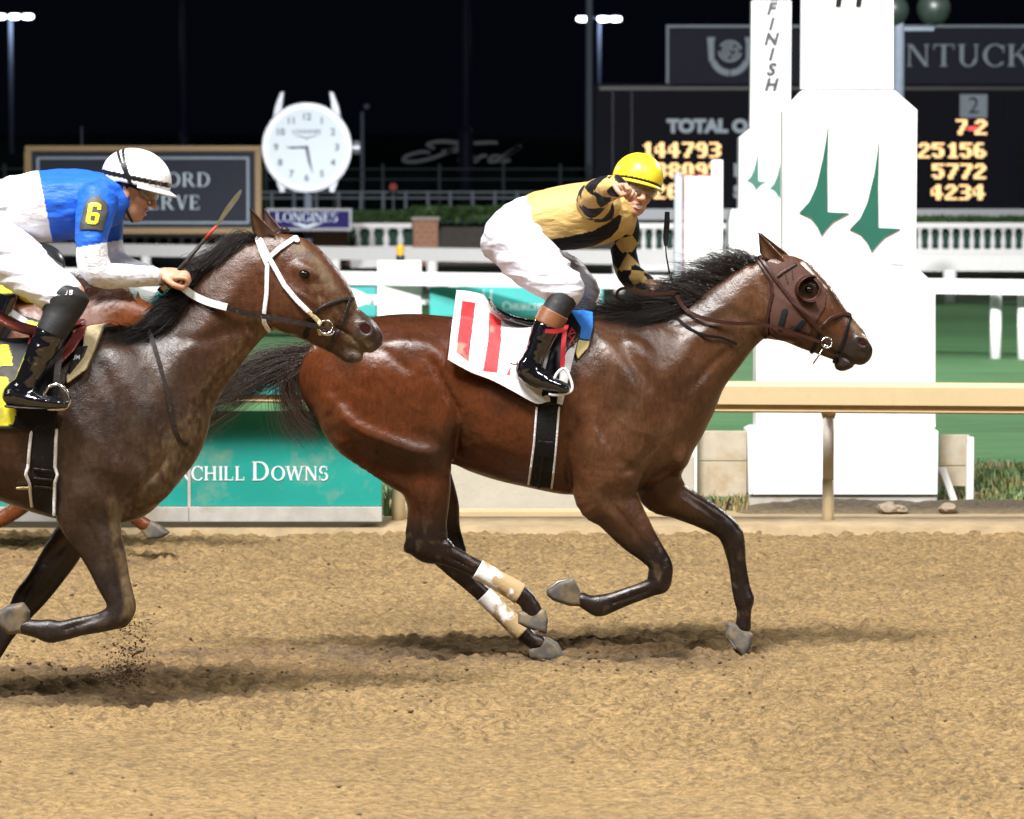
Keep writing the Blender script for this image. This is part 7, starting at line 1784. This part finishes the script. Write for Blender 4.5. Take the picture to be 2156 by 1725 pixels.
garment('breeches', M['breeches'], j1, [(torso1[:3],), (thigh1, .05), (fthigh1, .05)], .004, .0055, const(wh), (), extra=lambda G: folds(G, .011, (3.5, 4, 17), 24))
garment('gaiter', M['sock'], j1, [(shin1[:4], .02, .35)], .004, .0045, None, [(W(1160, 671, Y1 - .33), (.5, 0, 1)), (W(1200, 596, Y1 - .33), (-.5, 0, -1.0))])
garment('boot_cuff', M['tan'], j1, [(shin1[1:5], .02, .3)], .009, .0042, None, [(W(1166, 655, Y1 - .33), (-.55, 0, -1)), (W(1150, 684, Y1 - .33), (.5, 0, 1))])
garment('boot', M['patent'], j1, [(shin1[2:], .02, .4), (foot1, .02)], .004, .0045, None, [(W(1150, 683, Y1 - .33), (-.5, 0, -1))], extra=lambda G: folds(G, .003, (10, 10, 22), 26))
MB().tube([W(1096, 762, Y1 - .35), W(1082, 767, Y1 - .34), W(1074, 765, Y1 - .34)], [.009, .006, .003], 8).build('spur', M['metal'], j1, True)
def capc(V):
    L = (V - o1) @ A1.T; c = np.repeat(np.array([[.80, .60, .03]]), len(V), 0); rim = L[:, 2] - .10 * L[:, 0] < .045; c[rim] = (.012, .011, .01); return c
helmet(o1, A1, j1, capc, (.80, .60, .03), peak=.020); goggles(o1, A1, j1, M['lens1'], M['black_cloth'])
wp = empty('riding_crop', tuple(W(1408, 575, Y1))); tag(wp, 'black riding crop held upright by the leading jockey', 'riding crop')
MB().tube([W(1424, 614, Y1), W(1410, 577, Y1 - .01)], [.008, .007], 8).build('handle', M['black_leather'], wp, True)
MB().tube([W(1410, 577, Y1 - .01), W(1403, 540, Y1 - .01), W(1401, 516, Y1 - .01)], [.0042, .0034, .003], 8).build('shaft', M['black_leather'], wp, True)
ribbon('flap', M['black_cloth'], wp, [W(1402, 518, Y1 - .01), W(1402, 500, Y1 - .01), W(1404, 470, Y1 - .01), W(1405, 446, Y1 - .01)], [.016, .026, .026, .022], .008)

# ---------- trailing jockey in profile
PK = pair(Y2); CK = cen(Y2)
j2 = empty('person', tuple(W(60, 560, Y2))); tag(j2, 'crouching jockey in white cap, blue and white silks and a number armband', 'person')
torso2 = rows(PK, [(-78, 440, -40, 560, .15), (-40, 408, 10, 530, .165), (0, 386, 34, 500, .155), (44, 371, 60, 506, .165), (92, 365, 104, 504, .178), (142, 361, 154, 498, .185), (192, 364, 204, 486, .170), (226, 376, 240, 462, .11)])
near_arm2 = rows(CK, [(206, 420, 40, .080, -.15), (198, 462, 35, .072, -.20), (192, 515, 29, .062, -.23), (200, 562, 30, .062, -.23), (222, 580, 25, .055, -.21), (268, 581, 20, .044, -.17), (312, 582, 17.5, .038, -.13), (328, 582, 16, .036, -.12)])
far_arm2 = rows(CK, [(226, 420, 40, .080, .13), (228, 462, 30, .062, .19), (232, 515, 23, .050, .21), (246, 552, 22, .048, .19), (288, 570, 17, .038, .13), (318, 576, 15, .034, .10)])
thigh2 = rows(PK, [(0, 470, -66, 548, .13, -.06), (46, 494, -26, 570, .120, -.13), (88, 528, 26, 606, .105, -.20), (126, 566, 76, 640, .090, -.26), (156, 596, 108, 652, .078, -.29), (164, 612, 120, 650, .066, -.30)])
fthigh2 = rows(CK, [(-10, 520, 52, .11, .08), (50, 560, 46, .10, .16), (110, 600, 40, .08, .24), (146, 628, 30, .06, .28), (124, 680, 26, .055, .30), (90, 750, 22, .05, .31)])
shin2 = rows(CK, [(148, 620, 36, .066, -.30), (134, 654, 31, .062, -.31), (112, 692, 28, .060, -.325), (96, 724, 27, .058, -.33), (76, 762, 24, .050, -.335), (58, 798, 21, .043, -.34), (46, 820, 22, .044, -.345)])
foot2 = rows(CK, [(28, 832, 22, .040, -.345), (52, 838, 21, .044, -.35), (86, 845, 14, .046, -.355), (120, 849, 9.5, .042, -.36), (136, 850, 8, .034, -.36)])
o2 = W(273, 402, Y2 + .01); A2 = frame3((.95, -.05, -.30), (.24, 0, .97))
B = Field(W(-110, 900, Y2 - .50), W(430, 290, Y2 + .42), .0065)
B.chain(torso2, .02, 4, 1, -.012)
for q in (near_arm2[1:], far_arm2[1:], thigh2, fthigh2): B.chain(q, .03, 4, 1, -.022)
B.chain(shin2, .03, 4, 1, -.010); B.chain(foot2, .02, 4, 1, -.008)
Bh = Field(o2 - .2, o2 + .2, .0032); head_prims(Bh, o2, A2, .3); Bh.chain([(*W(228, 428, Y2), .060, .056), (*(o2 + np.array([-.03, 0, -.06]) @ A2), .056, .054)], .02)
h2c = W(362, 578, Y2 - .11)
HA = handfield(h2c, near_arm2[-1][:3], .027, (1, .05, -.12), (-.05, -.45, .9), 1.08); HB = handfield(W(350, 586, Y2 + .06), far_arm2[-1][:3], .026, (1, -.1, -.15), (0, .4, .9), 1.0)
SK2 = (.50, .27, .17)
figure('body', j2, [(B, 1), (Bh, 1), (HA, 1), (HB, 1)], lambda V: head_colour(V, o2, A2, SK2))
blue = np.array([.018, .115, .60])
def shirt2(V):
    u, v = toUV(V); c = np.repeat(blue[None], len(V), 0); edge = 82 + (v - 367) * .2; c[u < edge] = (.78, .78, .80); return c
garment('shirt', M['silk'], j2, [(torso2[1:],)], .004, .0050, shirt2, [(W(-14, 450, Y2), (1, 0, .6))], extra=lambda G: folds(G, .009, (6, 5, 13), 31))
def slv(V):
    u, v = toUV(V); c = np.repeat(blue[None], len(V), 0); c[(v > 521 - (u - 164) * .17)] = (.74, .75, .80)
    n = fbm(V * 70, 2, 9); m = smooth01(n, .62, .70) * (v > 520) * .35; return blend(c, (.30, .22, .13), m)
Ga = garment('sleeve', M['silk'], j2, [(near_arm2, .02, .5)], .005, .0042, slv, extra=lambda G: folds(G, .004, (10, 10, 12), 32))
garment('sleeve', M['silk'], j2, [(far_arm2, .02, .5)], .005, .0045, slv, extra=lambda G: folds(G, .004, (12, 12, 12), 33))
Ga.mid = Y2 - .18
band_ = empty('armband', tuple(W(196, 450, Y2 - .2))); tag(band_, 'grey armband with a yellow number six on the blue sleeve', 'armband')
poly_shell(Ga, 'band', M['armband'], band_, [(167, 484), (172, 455), (180, 424), (194, 412), (208, 412), (226, 430), (227, 448), (218, 488), (196, 484)], Y2 - .26, .006, .004)
Ga.mid = Y2 - .2
six = [(186, 430), (190, 427), (206, 427), (213, 432), (213, 443), (205, 443), (205, 437), (196, 436), (194, 448), (206, 448), (211, 453), (208, 469), (202, 474), (186, 472), (181, 466), (184, 446)]
poly_shell(Ga, 'number', M['yellow'], band_, six, Y2 - .27, .010, .0028, False, None, [[(193, 455), (202, 456), (200, 466), (191, 465)]])
garment('breeches', M['breeches'], j2, [(torso2[:3],), (thigh2, .05), (fthigh2[:4], .05)], .004, .0055, lambda V: blend(np.repeat(np.array([[.70, .71, .79]]), len(V), 0), (.36, .25, .15), smooth01(fbm(V * 60, 2, 5), .60, .70) * .6 * band(*toUV(V), [(60, 505), (110, 552), (150, 592)], 4, 22)), (), extra=lambda G: folds(G, .012, (3, 4, 18), 34))
Gk = garment('gaiter', M['sock'], j2, [(thigh2[3:], .02), (shin2[:4], .03, .35)], .010, .0045, None, [(W(112, 704, Y2 - .33), (.5, 0, 1)), (W(124, 614, Y2 - .3), (.72, 0, -.72))])
Gk.mid = Y2 - .3
letters(Gk, 'JB', 'letter', j2, [[(143, 612), (142, 620), (138, 621)], [(147, 620), (149, 611), (154, 612), (153, 615), (148, 616)], [(148, 616), (154, 617), (152, 621), (147, 620)]], Y2 - .36, .004, M['white'], 1.8)
garment('boot', M['patent_mud'], j2, [(shin2[2:], .02, .4), (foot2, .02)], .004, .0045, None, [(W(108, 700, Y2 - .33), (-.5, 0, -1))], extra=lambda G: folds(G, .004, (10, 10, 20), 36))
G = Field(W(-10, 875, Y2 - .45), W(160, 835, Y2 - .25), .004); G.chain(rows(CK, [(14, 855, 3.5, .040, -.345), (50, 858, 3.5, .046, -.35), (90, 859, 3, .048, -.355), (136, 857, 3, .034, -.36)]), .002); to_mesh(G, 'sole', M['dark_leather'], j2, None, 1)
def capc2(V):
    L = (V - o2) @ A2.T; c = np.repeat(np.array([[.80, .80, .82]]), len(V), 0); q = L[:, 2] - .10 * L[:, 0]
    c = blend(c, (.012, .012, .013), ((q > .046) & (q < .066)).astype(float))
    for nx, nz, k0 in ((.733, .68, .0306), (.819, .573, .0303)):
        d = np.abs(nx * L[:, 0] + nz * L[:, 2] - k0); c = blend(c, (.012, .012, .013), ((d < .0065) & (L[:, 2] > .02)).astype(float))
    return blend(c, (.35, .27, .18), smooth01(fbm(V * 90, 2, 3), .62, .72) * smooth01(L[:, 0], .03, .10) * .45)
helmet(o2, A2, j2, capc2, (.80, .80, .82), (.148, .115, .122), (.012, 0, .060), .10, .044); goggles(o2, A2, j2, M['lens2'], M['black_cloth'])
pp = lambda x, y, z: o2 + np.array([x, y, z]) @ A2
MB().tube(sp3([pp(-.005, -.082, .035), pp(.005, -.078, -.03), pp(.02, -.066, -.075), pp(.045, -.03, -.112), pp(.05, 0, -.118)]), .006, 8).build('chin_strap', M['dark_leather'], j2, True)
wp = empty('riding_crop', tuple(W(400, 540, Y2 - .1))); tag(wp, 'riding crop with a red band held by the trailing jockey', 'riding crop'); YC = Y2 - .10
MB().tube([W(336, 615, YC), W(341, 610, YC)], .015, 12).build('butt_cap', M['black_leather'], wp, True)
MB().tube([W(341, 610, YC), W(350, 600, YC)], [.014, .012], 12).build('collar', M['cream_pad'], wp, True)
MB().tube([W(350, 600, YC), W(385, 560, YC), W(432, 503, YC)], [.011, .010, .007], 10).build('grip', M['dark_leather'], wp, True)
MB().tube([W(432, 503, YC), W(456, 476, YC)], [.0065, .006], 10).build('red_band', M['red_paint'], wp, True)
ribbon('flap', mat('worn_olive_leather', (0.10, 0.085, 0.045), .6, var=.3, vscale=40), wp, [W(456, 476, YC), W(464, 464, YC), W(480, 440, YC), W(498, 416, YC), W(508, 400, YC)], [.010, .014, .022, .022, .006], .006)

# ---------- rider of the chestnut, almost hidden
C3 = cen(Y3); P3 = pair(Y3)
j3 = empty('person', tuple(W(10, 620, Y3))); tag(j3, 'rider in black and yellow on the chestnut horse, almost hidden', 'person')
t3 = rows(P3, [(-90, 500, -70, 590, .15), (-40, 486, -24, 580, .16), (10, 492, 20, 578, .17), (48, 510, 52, 575, .12)])
l3 = rows(C3, [(-70, 560, 34, .09, -.1), (-20, 600, 30, .08, -.2), (10, 625, 24, .06, -.26), (-10, 680, 20, .05, -.3), (-30, 730, 17, .045, -.32)])
a3 = rows(C3, [(30, 530, 22, .06, -.16), (24, 580, 20, .055, -.2), (60, 622, 14, .04, -.12), (84, 628, 13, .035, -.08)])
o3 = W(84, 574, Y3); A3 = frame3((.95, 0, -.3), (.28, 0, .96))
B = Field(W(-140, 780, Y3 - .5), W(160, 470, Y3 + .4), .012)
for q in (t3, l3, a3): B.chain(q, .03, 4, 1, -.008)
head_prims(B, o3, A3); B.chain([(*W(40, 560, Y3), .055, .055), (*(o3 + np.array([-.03, 0, -.05]) @ A3), .05, .05)], .02); fist(B, W(96, 630, Y3 - .06), (1, 0, -.1), (0, -.4, .9))
to_mesh(B, 'body', M['skin'], j3, const(SK2), 1)
def s3(V):
    u, v = toUV(V); return np.where((((v // 22).astype(int) + (u // 40).astype(int)) % 2 == 0)[:, None], np.array([[.01, .01, .012]]), np.array([[.70, .66, .03]]))
garment('shirt', M['silk'], j3, [(t3,)], .006, .012, const((.010, .010, .012))); garment('sleeve', M['silk'], j3, [(a3, .02, .5)], .006, .010, s3); garment('breeches', M['breeches'], j3, [(l3[:3], .03)], .006, .011, s3); garment('boot', M['patent'], j3, [(l3[2:], .03)], .006, .011, None)
helmet(o3, A3, j3, const((.022, .022, .024)), (.02, .02, .022))
def c3(V):
    u, v = toUV(V); c = np.repeat(np.array([[.01, .01, .012]]), len(V), 0)
    w_ = band(u, v, [(12, 624), (10, 650), (34, 664), (60, 684)], 6, 7.5); c = blend(c, (.75, .75, .76), w_); return blend(c, (.68, .72, .10), (band(u, v, [(58, 684), (84, 688)], 8, 9)))
o = poly_shell(F3, 'saddle_cloth', M['cloth'], None, [(-160, 625), (0, 622), (20, 628), (22, 648), (46, 664), (86, 676), (84, 698), (30, 690), (10, 720), (-160, 720)], Y3 - .2, .012, .009, True, c3); tag(o, 'black saddle cloth with white piping and yellow corner on the chestnut', 'saddle cloth')
